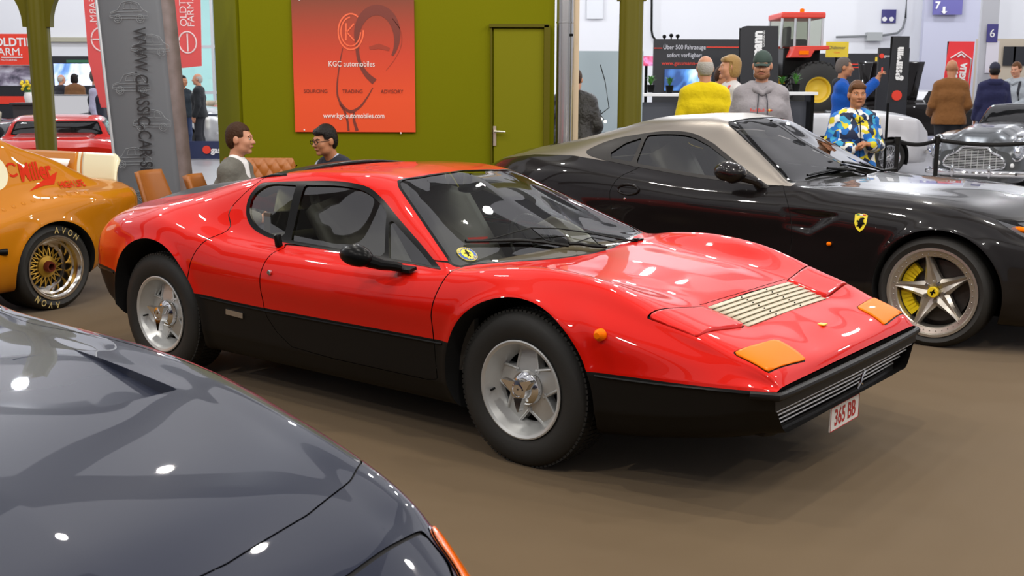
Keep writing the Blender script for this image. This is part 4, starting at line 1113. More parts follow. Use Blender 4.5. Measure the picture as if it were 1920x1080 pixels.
    on_glass(disc(.048), .002, 'club_sticker', mat('sticker_yellow', (.85, .68, .03), .4)); on_glass(disc(.045), .003, 'sticker_ring', mat('sticker_blue', (.02, .08, .36), .4)); on_glass(disc(.030), .004, 'sticker_field', mat('sticker_yellow', (.85, .68, .03), .4))
    fg = [(-.05, -.30), (.03, -.27), (.02, -.12), (.12, -.02), (.22, -.10), (.26, -.02), (.16, .06), (.14, .16), (.22, .26), (.10, .30), (.02, .22), (-.06, .10), (-.20, .14), (-.22, .06), (-.08, .0), (-.10, -.12), (-.20, -.16), (-.18, -.22), (-.04, -.18)]
    on_glass([(cx - b * .075, cy + a * .075) for a, b in fg], .005, 'sticker_figure', TRIM)
    ym = mat('sticker_yellow', (.85, .68, .03), .4)
    sl = MB()
    for word, a0, step, flip in (('FERRARISTI', PI / 2 + 1.05, -.235, 1), ('SVEZIA', -PI / 2 - .62, .25, -1)):
        for j, ch in enumerate(word):
            V, Fs = text_mesh(ch, .0145, bold=.0004, res=2); a = a0 + step * j; vs = []
            for v in V:      # up on the sticker is backwards (-x), right is +y seen from the front-right
                q = Matrix.Rotation(a - PI / 2 if flip > 0 else a + PI / 2, 2) @ Vector((v[0], v[1])) + Vector((.0375 * math.cos(a), .0375 * math.sin(a)))
                x, y = cx - q.y * .93, cy + q.x
                r = bvp.ray_cast(Vector((x, y, 2)), Vector((0, 0, -1))); h_ = r[0] if r[0] is not None else Vector((x, y, .8)); vs.append(tuple(h_ + Vector((.002, 0, .0045))))
            sl.add(vs, Fs)
    sl.build('sticker_lettering', ym, root, smooth=0)
    on_glass([(-.56, -.527), (-.532, -.415), (-.485, -.457), (-.522, -.55)], -.006, 'red_card', mat('card_red', (.62, .03, .012), .5))
    return root, pane, S
RED_CAR, RED_PANE, RED_SKIN = red_coupe()
R_ = Matrix.Translation((T_RED[0], T_RED[1], 0)) @ Matrix.Rotation(T_RED[2], 4, 'Z')
mb = MB()
def _sheet(u, v):
    A, B, C, D = Vector((-.49, .20, .785)), Vector((-.32, .20, .797)), Vector((-.66, .25, .912)), Vector((-.76, .26, .862))
    q = (A * (1 - u) + B * u) * (1 - v) + (D * (1 - u) + C * u) * v
    return tuple(R_ @ (q + Vector((0, .02 * math.sin(PI * v), .022 * math.sin(PI * v)))))
mb.grid(_sheet, 8, 10); o = mb.build('paper_sheet', mat('paper_white', (.85, .84, .80), .7)); o.modifiers.new('t', 'SOLIDIFY').thickness = .002
tag(o, 'white sheet of paper standing curved on the dashboard of the red coupe', 'paper')
# ================================================================== the black and silver grand tourer
def simple_tyre(y0, R, w, rr, m=RUBBER, name='wheel', n=72):
    t = MB()
    t.lathe([(rr - .004, y0 + .012), (rr + .01, y0 + .003), (rr + (R - rr) * .5, y0 - .008), (R - .018, y0 + .006), (R - .005, y0 + .024), (R, y0 + .05),
             (R, -y0 - .05), (R - .02, -y0), (rr, -y0), (rr - .03, 0)], n, closed=True)
    for g in (y0 + .055, -.02, .02):
        t.lathe([(R + .001, g), (R + .0015, g + .002), (R + .0015, g + .018), (R + .001, g + .02)], n)
    return t
def gt_wheel(parent, loc, left, R, w):
    y0 = -w / 2; rr = .268
    o = simple_tyre(y0, R, w, rr).build('wheel', RUBBER, parent)
    o.location = loc; o.rotation_euler = (0, 0, PI if left else 0)
    m = mat('gt_alloy', (.56, .52, .46), .3, .85)
    r = MB()
    r.lathe([(rr + .006, y0 + .004), (rr + .006, y0 - .004), (rr - .008, y0 - .004), (rr - .016, y0 + .008), (rr - .044, y0 + .016), (rr - .050, y0 + .024), (rr - .052, y0 + .10), (rr - .01, y0 + .10)], 72, closed=True)
    r.build('rim', m, o)
    b = MB()
    for k in range(40):
        a = 2 * PI * k / 40
        b.ball(((rr - .031) * math.cos(a), y0 + .012, (rr - .031) * math.sin(a)), .005, 6)
    b.build('rim_bolts', STEEL, o)
    s = MB()
    for k in range(5):
        a = 2 * PI * k / 5 + PI / 2 + .20
        M = Matrix.Rotation(-a, 3, 'Y')
        T = lambda p: tuple(M @ Vector(p))
        st = []
        for t, hw, yf in ((.03, .062, .045), (.08, .050, .040), (.13, .034, .032), (.19, .022, .022), (.228, .016, .012)):
            st.append([T((t, y0 + yf + .018, -hw)), T((t, y0 + yf, -hw * .55)), T((t, y0 + yf + .012, 0)), T((t, y0 + yf, hw * .55)), T((t, y0 + yf + .018, hw)), T((t, y0 + yf + .06, hw)), T((t, y0 + yf + .06, -hw))])
        vs = [p for r_ in st for p in r_]; n = 7
        s.add(vs, [(i * n + j, (i + 1) * n + j, (i + 1) * n + (j + 1) % n, i * n + (j + 1) % n) for i in range(4) for j in range(n)] + [tuple(range(n)), tuple(4 * n + j for j in range(n))[::-1]])
    s.build('spokes', m, o, smooth=30)
    h = MB(); h.lathe([(0, y0 + .018), (.030, y0 + .019), (.034, y0 + .024), (.034, y0 + .05)], 32); h.build('hub_cap', mat('hub_yellow', (.85, .60, .02), .3), o)
    hp = MB(); hp.prism([(-.008, -.02), (.002, -.016), (.004, -.002), (.016, -.006), (.018, .004), (.008, .008), (.012, .02), (.002, .016), (-.004, .004), (-.014, .004), (-.016, -.004), (-.006, -.006)], y0 + .0165, y0 + .02, 'y'); hp.build('cap_emblem', TRIM, o)
    for k in range(5):
        a = 2 * PI * k / 5 + PI / 2 + .20 + PI / 5
        n_ = MB(); n_.lathe([(0, y0 + .03), (.011, y0 + .03), (.014, y0 + .036), (.016, y0 + .07)], 12, c=(.056 * math.cos(a), 0, .056 * math.sin(a))); n_.build('wheel_bolt', STEEL, o)
    d = MB(); d.lathe([(.07, y0 + .12), (.19, y0 + .12), (.19, y0 + .15), (.07, y0 + .15)], 48, closed=True); d.lathe([(0, y0 + .16), (rr - .05, y0 + .16)], 32); d.build('brake_disc', mat('disc_grey', (.06, .055, .05), .4, .6), o)
    c = MB()
    for k in range(13):
        a = 2.35 + 1.6 * k / 12
        if k == 6: continue
        c.box((.178 * math.cos(a), y0 + .10, .178 * math.sin(a)), (.066, .05, .03), M=Matrix.Rotation(-a, 3, 'Y'))
    c.build('brake_caliper', mat('caliper_yellow', (.90, .66, .01), .35), o)
    return o

def shield(parent, name, M, h, surf, axis):
    """small yellow shield with a dark figure and a tricolour strip, laid on the skin"""
    w = h * .72
    out = [(-w / 2, h * .42), (-w * .2, h * .5), (0, h * .47), (w * .2, h * .5), (w / 2, h * .42), (w * .46, -.05 * h), (w * .3, -h * .33), (0, -h * .5), (-w * .3, -h * .33), (-w * .46, -.05 * h)]
    def lay(nm, poly, m, off):
        V = [(x, y, 0) for x, y in poly]
        return decal(nm, V, [tuple(range(len(V)))], surf, M, m, parent, off, axis)
    lay(name, out, mat('shield_yellow', (.88, .72, .03), .3), .003)
    fig = [(-.05, -.30), (.03, -.27), (.02, -.12), (.12, -.02), (.22, -.10), (.26, -.02), (.16, .06), (.14, .16), (.22, .26), (.10, .30), (.02, .22), (-.06, .10), (-.20, .14), (-.22, .06), (-.08, .0), (-.10, -.12), (-.20, -.16), (-.18, -.22), (-.04, -.18)]
    lay(name + '_figure', [(x * h, y * h) for x, y in fig], TRIM, .005)
    for k, cl in enumerate(((.02, .25, .05), (.8, .8, .8), (.6, .02, .02))):
        lay(name + '_stripe', [(w * (-.36 + .24 * k), h * .40), (w * (-.12 + .24 * k), h * .40), (w * (-.12 + .24 * k), h * .45), (w * (-.36 + .24 * k), h * .45)], mat('flag%d' % k, cl, .4), .005)

T_GT = (3.127, 7.511, -.66)
SILVER = mat('silver_satin', (.34, .305, .265), .36, .85, .3)
def black_gt():
    root = thing('sports_car', 'black grand tourer with silver roof, star wheels and yellow brake calipers, behind the red coupe', 'car', (T_GT[0], T_GT[1], 0), T_GT[2])
    L = [
     [(-3.7, 0, .35), (-3.2, 0, .2), (.5, 0, .16), (.95, 0, .25)],
     [(-3.7, .6, .35), (-3.2, .66, .2), (.5, .66, .16), (.95, .45, .25)],
     [(-3.7, .7, .38), (-3.3, .84, .24), (-2.2, .88, .2), (-.5, .87, .19), (.4, .86, .19), (.7, .78, .2), (.95, .5, .27)],
     [(-3.7, .74, .45), (-3.3, .90, .36), (-2.4, .955, .32), (-1.5, .935, .30), (-.5, .94, .30), (.3, .945, .30), (.6, .87, .32), (.8, .74, .34), (.95, .52, .36)],
     [(-3.7, .75, .55), (-3.3, .92, .5), (-2.7, .975, .48), (-1.6, .93, .46), (-.6, .945, .45), (.3, .955, .45), (.6, .885, .45), (.8, .75, .44), (.95, .53, .42)],
     [(-3.7, .75, .66), (-3.3, .93, .63), (-2.7, .985, .63), (-1.7, .935, .60), (-.9, .935, .60), (0, .965, .60), (.3, .955, .59), (.6, .88, .56), (.8, .75, .52), (.95, .53, .46)],
     [(-3.7, .73, .78), (-3.3, .92, .78), (-2.7, .98, .80), (-2.2, .965, .78), (-1.6, .945, .76), (-.9, .94, .74), (0, .955, .74), (.3, .935, .70), (.6, .85, .64), (.8, .72, .57), (.95, .52, .48)],
     [(-3.7, .70, .86), (-3.3, .87, .91), (-2.75, .935, .96), (-2.2, .925, .92), (-1.6, .915, .86), (-.9, .91, .845), (-.2, .895, .845), (.08, .88, .825), (.35, .85, .765), (.6, .76, .685), (.8, .64, .60), (.95, .48, .49)],
     [(-3.7, .62, .93), (-3.45, .74, 1.0), (-3.12, .81, 1.043), (-2.75, .83, 1.052), (-2.46, .84, 1.02), (-2.2, .84, .985), (-1.6, .85, .935), (-1.15, .865, .915), (-.96, .868, .915), (-.62, .80, .908), (-.2, .78, .897), (.08, .77, .868), (.35, .74, .80), (.6, .64, .71), (.8, .52, .62), (.95, .40, .5)],
     [(-3.7, .50, .965), (-3.5, .57, 1.02), (-3.2, .62, 1.075), (-2.9, .645, 1.13), (-2.6, .625, 1.195), (-2.3, .59, 1.255), (-2.0, .56, 1.292), (-1.668, .515, 1.30), (-1.4, .63, 1.17), (-1.15, .755, 1.03), (-.98, .84, .938), (-.85, .70, .935), (-.7, .56, .935), (-.3, .50, .925), (0, .46, .91), (.4, .43, .845), (.7, .38, .72), (.95, .30, .51)],
     [(-3.7, .28, .985), (-3.6, .30, 1.045), (-3.4, .32, 1.08), (-3.0, .33, 1.16), (-2.6, .33, 1.265), (-2.2, .32, 1.345), (-1.85, .31, 1.362), (-1.62, .30, 1.335), (-1.3, .36, 1.165), (-1.0, .42, 1.01), (-.85, .40, .95), (-.7, .30, .945), (0, .26, .93), (.4, .25, .87), (.7, .22, .745), (.95, .16, .52)],
     [(-3.7, 0, .995), (-3.6, 0, 1.055), (-3.4, 0, 1.09), (-3.0, 0, 1.17), (-2.6, 0, 1.275), (-2.2, 0, 1.355), (-1.85, 0, 1.375), (-1.60, 0, 1.345), (-1.3, 0, 1.195), (-1.0, 0, 1.05), (-.8, 0, .957), (-.7, 0, .95), (0, 0, .935), (.4, 0, .875), (.7, 0, .75), (.95, 0, .525)],
    ]
    xs = np.concatenate([np.linspace(.95, -3.6, 280, endpoint=False), np.linspace(-3.6, -3.7, 12)])
    S = loft(L, xs, 9, sharp=(4,))
    S.V[:, 0] += np.where(S.V[:, 0] > 0, -.18 * (S.V[:, 1] / .9) ** 2 * np.clip(S.V[:, 0] / .9, 0, 1) + .10 * np.clip(S.V[:, 0] / .9, 0, 1), 0)
    for cx, r in ((.02, .385), (-2.75, .39)): arch_flare(S, cx, .345, r, .012, .03)
    # side scallop behind the front wheel
    sc_poly = [(-1.02, .80), (-.61, .775), (-.70, .70), (-.80, .635), (-1.0, .66)]
    d = poly_sd(SIDE(S), sc_poly); m = (np.abs(S.V[:, 1]) > .7) & (d < 0)
    t = np.clip((S.V[:, 0] + 1.05) / .4, 0, 1)
    S.V[:, 1] -= np.sign(S.V[:, 1]) * np.where(m, np.minimum(-d * 1.2, .035) * t, 0)
    S.N = S.normals()
    S = arch_cut(S, .02, .345, .385, root=root); S = arch_cut(S, -2.75, .35, .39, root=root)
    ws = cubic([(-.80, 0), (-.83, .25), (-.88, .5), (-.945, .75), (-.985, .825)], 6).tolist() + [(-1.03, .815), (-1.3, .665), (-1.62, .515)] + cubic([(-1.655, .46), (-1.635, .3), (-1.61, 0)], 4).tolist()
    wsp = ws + [(x, -y) for x, y in ws[::-1][1:-1]]
    w_in, S = S.cut(masked(poly_sd(TOP(S), wsp), (S.V[:, 2] > .85) & (S.N[:, 2] > .2)))
    pane, seal = w_in.cut(poly_sd(TOP(w_in), wsp) + .012)
    seal.build('windscreen_seal', TRIM, root); pane.push(-.003).build('windscreen', GLASS, root)
    rw = [(-2.45, 0), (-2.5, .45), (-2.62, .50), (-3.25, .44), (-3.32, 0)]
    rwp = rw + [(x, -y) for x, y in rw[::-1][1:-1]]
    r_in, S = S.cut(masked(poly_sd(TOP(S), rwp), (S.V[:, 2] > .9) & (S.N[:, 2] > .2)))
    r_in.push(-.002).build('rear_window', GLASS, root)
    outer = cubic([(-2.665, 1.085), (-2.60, 1.13), (-2.48, 1.18), (-2.3, 1.218), (-2.06, 1.25), (-1.86, 1.24), (-1.66, 1.175)], 5).tolist() + cubic([(-1.66, 1.175), (-1.40, 1.045), (-1.12, .915)], 4).tolist() + [(-1.15, .905), (-1.33, .925), (-1.75, .953), (-2.2, .998), (-2.48, 1.035), (-2.6, 1.06)]
    door_g = cubic([(-2.21, 1.215), (-2.06, 1.228), (-1.87, 1.218), (-1.68, 1.155)], 5).tolist() + cubic([(-1.68, 1.155), (-1.42, 1.03), (-1.19, .925)], 4).tolist() + [(-1.33, .945), (-1.75, .975), (-2.2, 1.02)]
    quarter = [(-2.235, 1.20), (-2.36, 1.155), (-2.44, 1.085), (-2.42, 1.05), (-2.24, 1.03)]
    S = pane_set(S, outer, [('door_window', door_g), ('quarter_window', quarter)], root, mat('dark_trim', (.02, .018, .016), .3), GLASS, .4)
    door = [(-2.14, 1.005)] + cubic([(-2.17, .99), (-2.27, .92), (-2.32, .82), (-2.30, .72), (-2.25, .5), (-2.1, .33)], 5).tolist() + [(-1.0, .33)] + cubic([(-.93, .45), (-.92, .62), (-.955, .80), (-1.03, .93)], 5).tolist() + [(-1.15, .92), (-1.75, .965)]
    dr, gap, S = peel(S, lambda q: masked(poly_sd(SIDE(q), door), np.abs(q.V[:, 1]) > .7), .005)
    for g in both_sides(gap): g.push(-.004).build('door_gap', SEAM, root)
    for q in both_sides(dr): q.build('door', BLACKP, root)
    sil = [(-.97, .928), (-1.15, .928), (-2.46, 1.03), (-2.75, 1.058), (-3.12, 1.05), (-3.45, 1.005), (-3.75, .96), (-3.75, 1.6), (-.97, 1.6)]
    top, S = S.cut(poly_sd(SIDE(S), sil))
    dl, top = top.cut(masked(poly_sd(TOP(top), [(-3.38, -.60), (-3.38, .60), (-3.8, .6), (-3.8, -.6)]), top.N[:, 2] > .1))
    if dl.F: dl.build('trunk_lid', BLACKP, root)
    top.build('roof', SILVER, root)
    lamp = cubic([(.40, .70), (.30, .80), (.42, .835), (.62, .78), (.78, .60), (.72, .52), (.55, .60)], 5, True)
    for sg in (-1, 1):
        lm, g, S = peel(S, lambda q: masked(poly_sd(TOP(q) * [1, sg], lamp), (q.N[:, 2] > .05) & (q.V[:, 0] > 0) & (q.V[:, 2] > .55)), .006)
        if g.F: g.push(-.002).build('lamp_gap', SEAM, root)
        if lm.F:
            lm.push(-.001).build('headlight', glass('lamp_glass', (.85, .8, .72), .15), root); 
            b = lm.push(-.05); b.build('lamp_bowl', mat('lamp_bowl', (.5, .45, .4), .25, .8), root)
    ind = MB(); ind.ball((.43, -.775, .745), (.05, .022, .02), 12); ind.build('turn_signal', AMBER, root)
    S.build('body', BLACKP, root)
    hc = MB()
    for sg in (-1, 1):
        pass
    # crease, handle, marker, shield, mirror
    mk = MB(); mk.ball((-.66, -.955, .585), (.017, .012, .014), 12); mk.build('side_marker', AMBER, root)
    M = Matrix.Translation((-.465, -.93, .735)) @ Matrix.Rotation(PI / 2, 4, 'X')
    shield(root, 'wing_shield', M, .115, S, Vector((0, 1, 0)))
    hd = MB()
    P = [(-2.17 + .085 * math.cos(a), -.958 + .006 * math.sin(a), .845 + .035 * math.sin(a)) for a in np.linspace(0, 2 * PI, 25)]
    hd.tube(P, .009, 8); hd.build('door_handle', BLACKP, root)
    kl = MB(); kl.lathe([(0, -.968), (.011, -.966), (.012, -.94)], 14, c=(-2.19, 0, .775)); kl.build('door_lock', CHROME, root)
    mr = MB()
    mr.ball((0, 0, 0), (.115, .085, .072), 20)
    mr.v = [(x - 1.35, y - 1.0, z + 1.005 + .01 * (x < 0)) for x, y, z in mr.v]
    mr.tube([(-1.29, -.97, .985), (-1.20, -.93, .955), (-1.19, -.89, .925)], [.035, .028, .035], 10)
    mr.build('door_mirror', BLACKP, root)
    gl = MB()
    for k in range(3): pass
    wp = MB()
    bv = pane.bvh()
    def up(x, y):
        r = bv.ray_cast(Vector((x, y, 2.5)), Vector((0, 0, -1)))
        return (r[0] + Vector((0, 0, .012))) if r[0] is not None else Vector((x, y, .955))
    for y0, y1 in ((-.62, -.05), (-.02, .55)):
        w = MB(); w.tube([up(-.97 + .05 * t, y0 + (y1 - y0) * t) for t in np.linspace(0, 1, 8)], .009, 6)
        w.tube([up(-.95, (y0 + y1) / 2) + Vector((0, 0, .012)), up(-.88, y1), Vector((-.80, y1 + .06, .965))], .010, 6)
        w.build('windscreen_wiper', TRIM, root)
    c = MB(); c.box((-1.9, 0, .36), (2.0, 1.6, .04)); c.box((-2.65, 0, .7), (.05, 1.5, .66)); c.build('cabin', CABIN, root)
    d = MB(); d.grid(lambda u, v: (-.90 - .40 * v, (u - .5) * 1.5, .93 + .02 * math.sin(PI * v) - .03 * v), 10, 5); d.grid(lambda u, v: (-1.30, (u - .5) * 1.5, .90 - .3 * v), 6, 2); d.build('dashboard', mat('dash_dark', (.03, .028, .026), .6), root)
    for sg in (-1, 1):
        s_ = MB()
        s_.grid(lambda u, v: (-1.85 - .34 * u, sg * .4 + (v - .5) * .5, .55 + .55 * u + .03 * math.cos((v - .5) * 2 * PI)), 8, 8)
        s_.grid(lambda u, v: (-1.85 + .5 * u, sg * .4 + (v - .5) * .5, .53 + .05 * u), 6, 6)
        s_.box((-2.22, sg * .4, 1.15), (.08, .26, .14), M=Matrix.Rotation(-.3, 3, 'Y'))
        o = s_.build('seat', mat('seat_grey', (.06, .055, .05), .5), root); o.modifiers.new('t', 'SOLIDIFY').thickness = .08
    rm = MB(); rm.ball((-1.52, 0, 1.24), (.03, .13, .035), 12); rm.tube([(-1.52, 0, 1.24), (-1.54, 0, 1.33)], .01, 6); rm.build('rear_view_mirror', TRIM, root)
    wheel_well(root, .02, .345, .384, .30, .34); wheel_well(root, -2.75, .35, .389, .30, .34)
    for x, y, w in ((.0, -.825, .245), (0, .825, .245), (-2.75, -.815, .30), (-2.75, .815, .30)): gt_wheel(root, (x, y, .342), y > 0, .342, w)
    return root
BLACK_CAR = black_gt()

# ================================================================== the gold racing coupe with the flared tail
T_GOLD = (-3.981, 8.310, 4.183)
GOLD = mat('gold_paint', (.50, .175, .004), .4, .1, 1.0, spec=.1)
def gold_racer():
    root = thing('race_car', 'gold racing coupe with red script on its rear flank and a cream tail spoiler', 'car', (T_GOLD[0], T_GOLD[1], 0), T_GOLD[2])
    fw = [(1.2, .86), (2.0, .88), (2.6, .92), (3.2, .84)]
    F_ = lambda dz, sc, z0=0: []
    L = [
     [(-.9, 0, .45), (-.5, 0, .26), (3.2, 0, .14)],
     [(-.9, .6, .45), (-.5, .62, .26), (3.2, .6, .14)],
     [(-.9, .68, .49), (-.8, .73, .42), (-.5, .80, .28), (-.3, .84, .22), (.5, .85, .18), (2.2, .85, .16), (3.2, .8, .16)],
     [(-.9, .715, .56), (-.8, .785, .50), (-.5, .88, .38), (0, .93, .36), (.5, .92, .32), (1.2, .86, .30), (2.0, .88, .3), (2.6, .92, .3), (3.2, .84, .25)],
     [(-.9, .735, .65), (-.8, .805, .62), (-.5, .905, .58), (0, .945, .56), (.5, .925, .47), (1.2, .86, .42), (2.0, .88, .42), (2.6, .93, .42), (3.2, .85, .34)],
     [(-.9, .735, .725), (-.8, .81, .735), (-.33, .92, .745), (.11, .915, .715), (.42, .90, .655), (1.2, .86, .56), (2.0, .87, .56), (2.6, .92, .56), (3.2, .84, .42)],
     [(-.9, .71, .77), (-.8, .772, .788), (-.33, .868, .80), (.11, .85, .772), (.42, .825, .715), (1.2, .82, .66), (2.0, .83, .65), (2.6, .86, .64), (3.2, .78, .48)],
     [(-.9, .68, .79), (-.8, .725, .815), (-.5, .755, .832), (-.2, .748, .85), (.16, .742, .87), (.6, .74, .86), (1.2, .74, .83), (1.8, .74, .80), (2.6, .72, .72), (3.2, .66, .52)],
     [(-.9, .62, .80), (-.85, .635, .83), (-.75, .638, .852), (-.57, .635, .885), (-.42, .628, .95), (-.28, .62, 1.02), (0, .61, 1.12), (.16, .602, 1.185), (.5, .58, 1.24), (1.0, .57, 1.22), (1.4, .62, .98), (1.7, .64, .84), (2.1, .62, .80), (2.6, .56, .74), (3.2, .5, .54)],
     [(-.9, .5, .805), (-.75, .52, .86), (-.57, .52, .895), (-.28, .52, 1.035), (0, .52, 1.14), (.16, .51, 1.205), (.5, .50, 1.27), (1.0, .49, 1.25), (1.4, .5, 1.06), (1.75, .5, .88), (2.1, .5, .84), (2.6, .4, .75), (3.2, .36, .55)],
     [(-.9, .26, .805), (-.75, .28, .86), (-.57, .28, .90), (-.28, .28, 1.045), (0, .28, 1.15), (.16, .28, 1.215), (.5, .28, 1.285), (1.0, .28, 1.27), (1.4, .28, 1.1), (1.8, .28, .90), (2.15, .26, .85), (2.6, .22, .76), (3.2, .2, .55)],
     [(-.9, 0, .805), (-.75, 0, .86), (-.57, 0, .90), (-.28, 0, 1.05), (0, 0, 1.155), (.16, 0, 1.22), (.5, 0, 1.29), (1.0, 0, 1.275), (1.4, 0, 1.11), (1.8, 0, .905), (2.15, 0, .855), (2.6, 0, .765), (3.2, 0, .56)],
    ]
    xs = np.concatenate([np.linspace(3.2, -.78, 220, endpoint=False), np.linspace(-.78, -.9, 14)])
    S = loft(L, xs, 8)
    arch_flare(S, 0, .30, .335, .012, .03); arch_flare(S, 2.6, .30, .34, .01, .03); S.N = S.normals()
    S = arch_cut(S, 0, .30, .335, root=root); S = arch_cut(S, 2.6, .30, .34, root=root)
    side = cubic([(.62, .92), (.56, 1.05), (.7, 1.17), (1.0, 1.16), (1.5, .88)], 4).tolist()
    S = pane_set(S, side, [('side_window', [(.65, .94), (.60, 1.05), (.72, 1.14), (.98, 1.13), (1.42, .90)])], root, TRIM, GLASS, .4)
    cr = mat('cream_paint', (.72, .68, .45), .3, 0, .8)
    ro = [(.315 + .14 * math.cos(a), .985 + .125 * math.sin(a)) for a in np.linspace(0, 2 * PI, 33)[:-1]]
    rd, S = S.cut(masked(poly_sd(SIDE(S), ro), S.V[:, 1] > .4))
    rd.build('number_roundel', cr, root)
    wsp = [(1.05, .50), (1.45, .62), (1.72, .60), (1.80, .3), (1.82, 0), (1.82, -.01), (1.80, -.3), (1.72, -.60), (1.45, -.62), (1.05, -.50)]
    w_, S = S.cut(masked(poly_sd(TOP(S), wsp), (S.N[:, 2] > .2) & (S.V[:, 2] > .8))); w_.build('windscreen', GLASS, root)
    S.build('body', GOLD, root)
    back = MB(); back.grid(lambda u, v: (-.898, (u - .5) * 2 * (.66 + .07 * math.sin(PI * v)), .47 + .33 * v), 8, 6); back.build('tail_panel', GOLD, root)
    for k in range(12):
        x = .46 - .072 * k
        z = float(pchip([-.8, -.33, .11, .42, 1.2], [.79, .802, .772, .715, .66], [x])[0]); y = float(pchip([-.8, -.33, .11, .42, 1.2], [.775, .868, .85, .825, .82], [x])[0])
        lv = MB(); lv.ball((0, 0, 0), (.026, .020, .026), 10)
        lv.v = [(a * .8 + c * .3 + x, y + b - .012 + c * -.3, z + c * .8 - .004) for a, b, c in lv.v]
        lv.build('louvre', GOLD, root)
    # upright tail spoiler, gold with a striped cream end
    def strip(nm, y0, y1, y0t, y1t, m, off=0.0, zb=.84, zt=1.045, rnd=False):
        b = MB()
        def fn(u, v):
            y = (y0 + (y1 - y0) * u) * (1 - v) + (y0t + (y1t - y0t) * u) * v
            z = zb + (zt - zb) * v
            if rnd: z -= .05 * max(0, (u - .8) / .2) ** 3 * v
            return (-.79 - .11 * v + .012 * math.sin(PI * v) + off, y, z)
        b.grid(fn, 16, 8); o = b.build(nm, m, root); s = o.modifiers.new('t', 'SOLIDIFY'); s.thickness = .018; s.offset = -1
        return o
    strip('tail_spoiler', -.66, .20, -.60, .10, GOLD); strip('spoiler_stripe', .20, .235, .10, .135, cr); strip('spoiler_gap_stripe', .235, .255, .135, .155, GOLD); strip('spoiler_end', .255, .63, .155, .575, cr, rnd=True)
    st = MB(); st.grid(lambda u, v: (-.795 - .03 * v + .0, -.34 + .42 * u, .935 + .055 * v), 2, 2); o = st.build('spoiler_sticker', WHITE, root); o.modifiers.new('t', 'SOLIDIFY').thickness = .003
    redp = mat('script_red', (.55, .025, .005), .6, spec=.1)
    AX = Vector((0, -1, 0))
    def FM(x, z, rot=0): return Matrix.Translation((x, 1.0, z)) @ Matrix.Rotation(PI, 4, 'Z') @ Matrix.Rotation(PI / 2, 4, 'X') @ Matrix.Rotation(rot, 4, 'Z')
    def on_flank(nm, txt, size, x, z, rot, shear=0, off=.004, **k):
        V, Fs = text_mesh(txt, size, **k)
        V = [(v[0] + shear * v[1], v[1], 0) for v in V]
        decal(nm, V, Fs, S, FM(x, z, rot), redp, root, off, AX)
    on_flank('script_lettering', 'Miller', .165, -.045, .965, .03, .12, sx=.72, bold=.006)
    decal('script_swash', [(-.12, -.125, 0), (.0, -.075, 0), (.19, -.01, 0), (.115, -.095, 0), (.02, -.098, 0)], [(0, 1, 4), (1, 2, 3, 4)], S, FM(-.045, .965), redp, root, .003, AX)
    rg = np.linspace(.6, 5.6, 20)
    P = [(-.185 + .05 * math.cos(a), .025 + .05 * math.sin(a), 0) for a in rg] + [(-.185 + .035 * math.cos(a), .025 + .034 * math.sin(a), 0) for a in rg]
    decal('script_curl', P, [(i, i + 1, 21 + i, 20 + i) for i in range(19)], S, FM(-.045, .965), redp, root, .003, AX)
    on_flank('flank_lettering', 'HIGH LIFE', .062, -.305, .862, 0, sx=.82, bold=.002, off=.010)
    # wheel with gold mesh centre
    for x in (0, 2.6):
        for sg in (1, -1):
            w = .36; y0 = -w / 2; rr = .222
            o = simple_tyre(y0, .305, w, rr).build('wheel', RUBBER, root); o.location = (x - .0, sg * .725, .305); o.rotation_euler = (0, 0, PI if sg > 0 else 0)
            r = MB(); r.lathe([(rr + .004, y0 + .004), (rr + .005, y0 - .006), (rr - .006, y0 - .006), (rr - .012, y0 + .01), (rr - .026, y0 + .02), (rr - .034, y0 + .05), (rr - .046, y0 + .06), (rr - .055, y0 + .13), (rr - .075, y0 + .135), (rr - .075, y0 + .16), (rr - .01, y0 + .16)], 64, closed=True)
            r.build('rim', mat('polished_alloy', (.80, .76, .70), .14, 1.0), o)
            g = MB(); gm = mat('wheel_gold', (.45, .26, .03), .35, .6)
            for k in range(20):
                for tw in (-.33, .33):
                    a = 2 * PI * k / 20; 
                    p0 = Vector((.062 * math.cos(a), y0 + .105, .062 * math.sin(a))); p1 = Vector(((rr - .07) * math.cos(a + tw), y0 + .132, (rr - .07) * math.sin(a + tw)))
                    g.tube([p0, p1], .0048, 6)
            g.lathe([(.04, y0 + .085), (.075, y0 + .095), (.078, y0 + .12), (.04, y0 + .12)], 32, closed=True)
            g.build('mesh_spokes', gm, o)
            h = MB(); h.lathe([(.024, y0 + .05), (.034, y0 + .05), (.042, y0 + .07), (.042, y0 + .12), (.02, y0 + .12), (.022, y0 + .07)], 6 if False else 28, closed=True); h.build('hub_nut', mat('anodised_red', (.25, .05, .03), .35, .7), o)
            d = MB(); d.lathe([(0, y0 + .17), (rr - .06, y0 + .17)], 32); d.build('brake_disc', DARK, o)
            tw = MB(); tm = mat('tyre_letter', (.55, .42, .16), .6)
            for txt, ang in (('AVON', 1.18), ('AVON', 1.18 + PI)):
                for j, ch in enumerate(txt):
                    V, Fs = text_mesh(ch, .062, sx=.8, bold=.001)
                    a = ang + .0 + (1.5 - j) * .22
                    M = Matrix.Translation((.262 * math.cos(a), y0 - .0095, .262 * math.sin(a))) @ Matrix.Rotation(PI / 2, 4, 'X') @ Matrix.Rotation(a - PI / 2, 4, 'Z')
                    tw.add([tuple(M @ Vector(v)) for v in V], Fs)
            tw.build('tyre_lettering', tm, o, smooth=0)
            w2 = MB()
    wheel_well(root, 0, .30, .334, .30, .34); wheel_well(root, 2.6, .30, .339, .30, .34)
    ex = MB(); ex.tube([(.47, .90, .47), (.40, .945, .47)], .022, 12); ex.build('side_vent', TRIM, root)
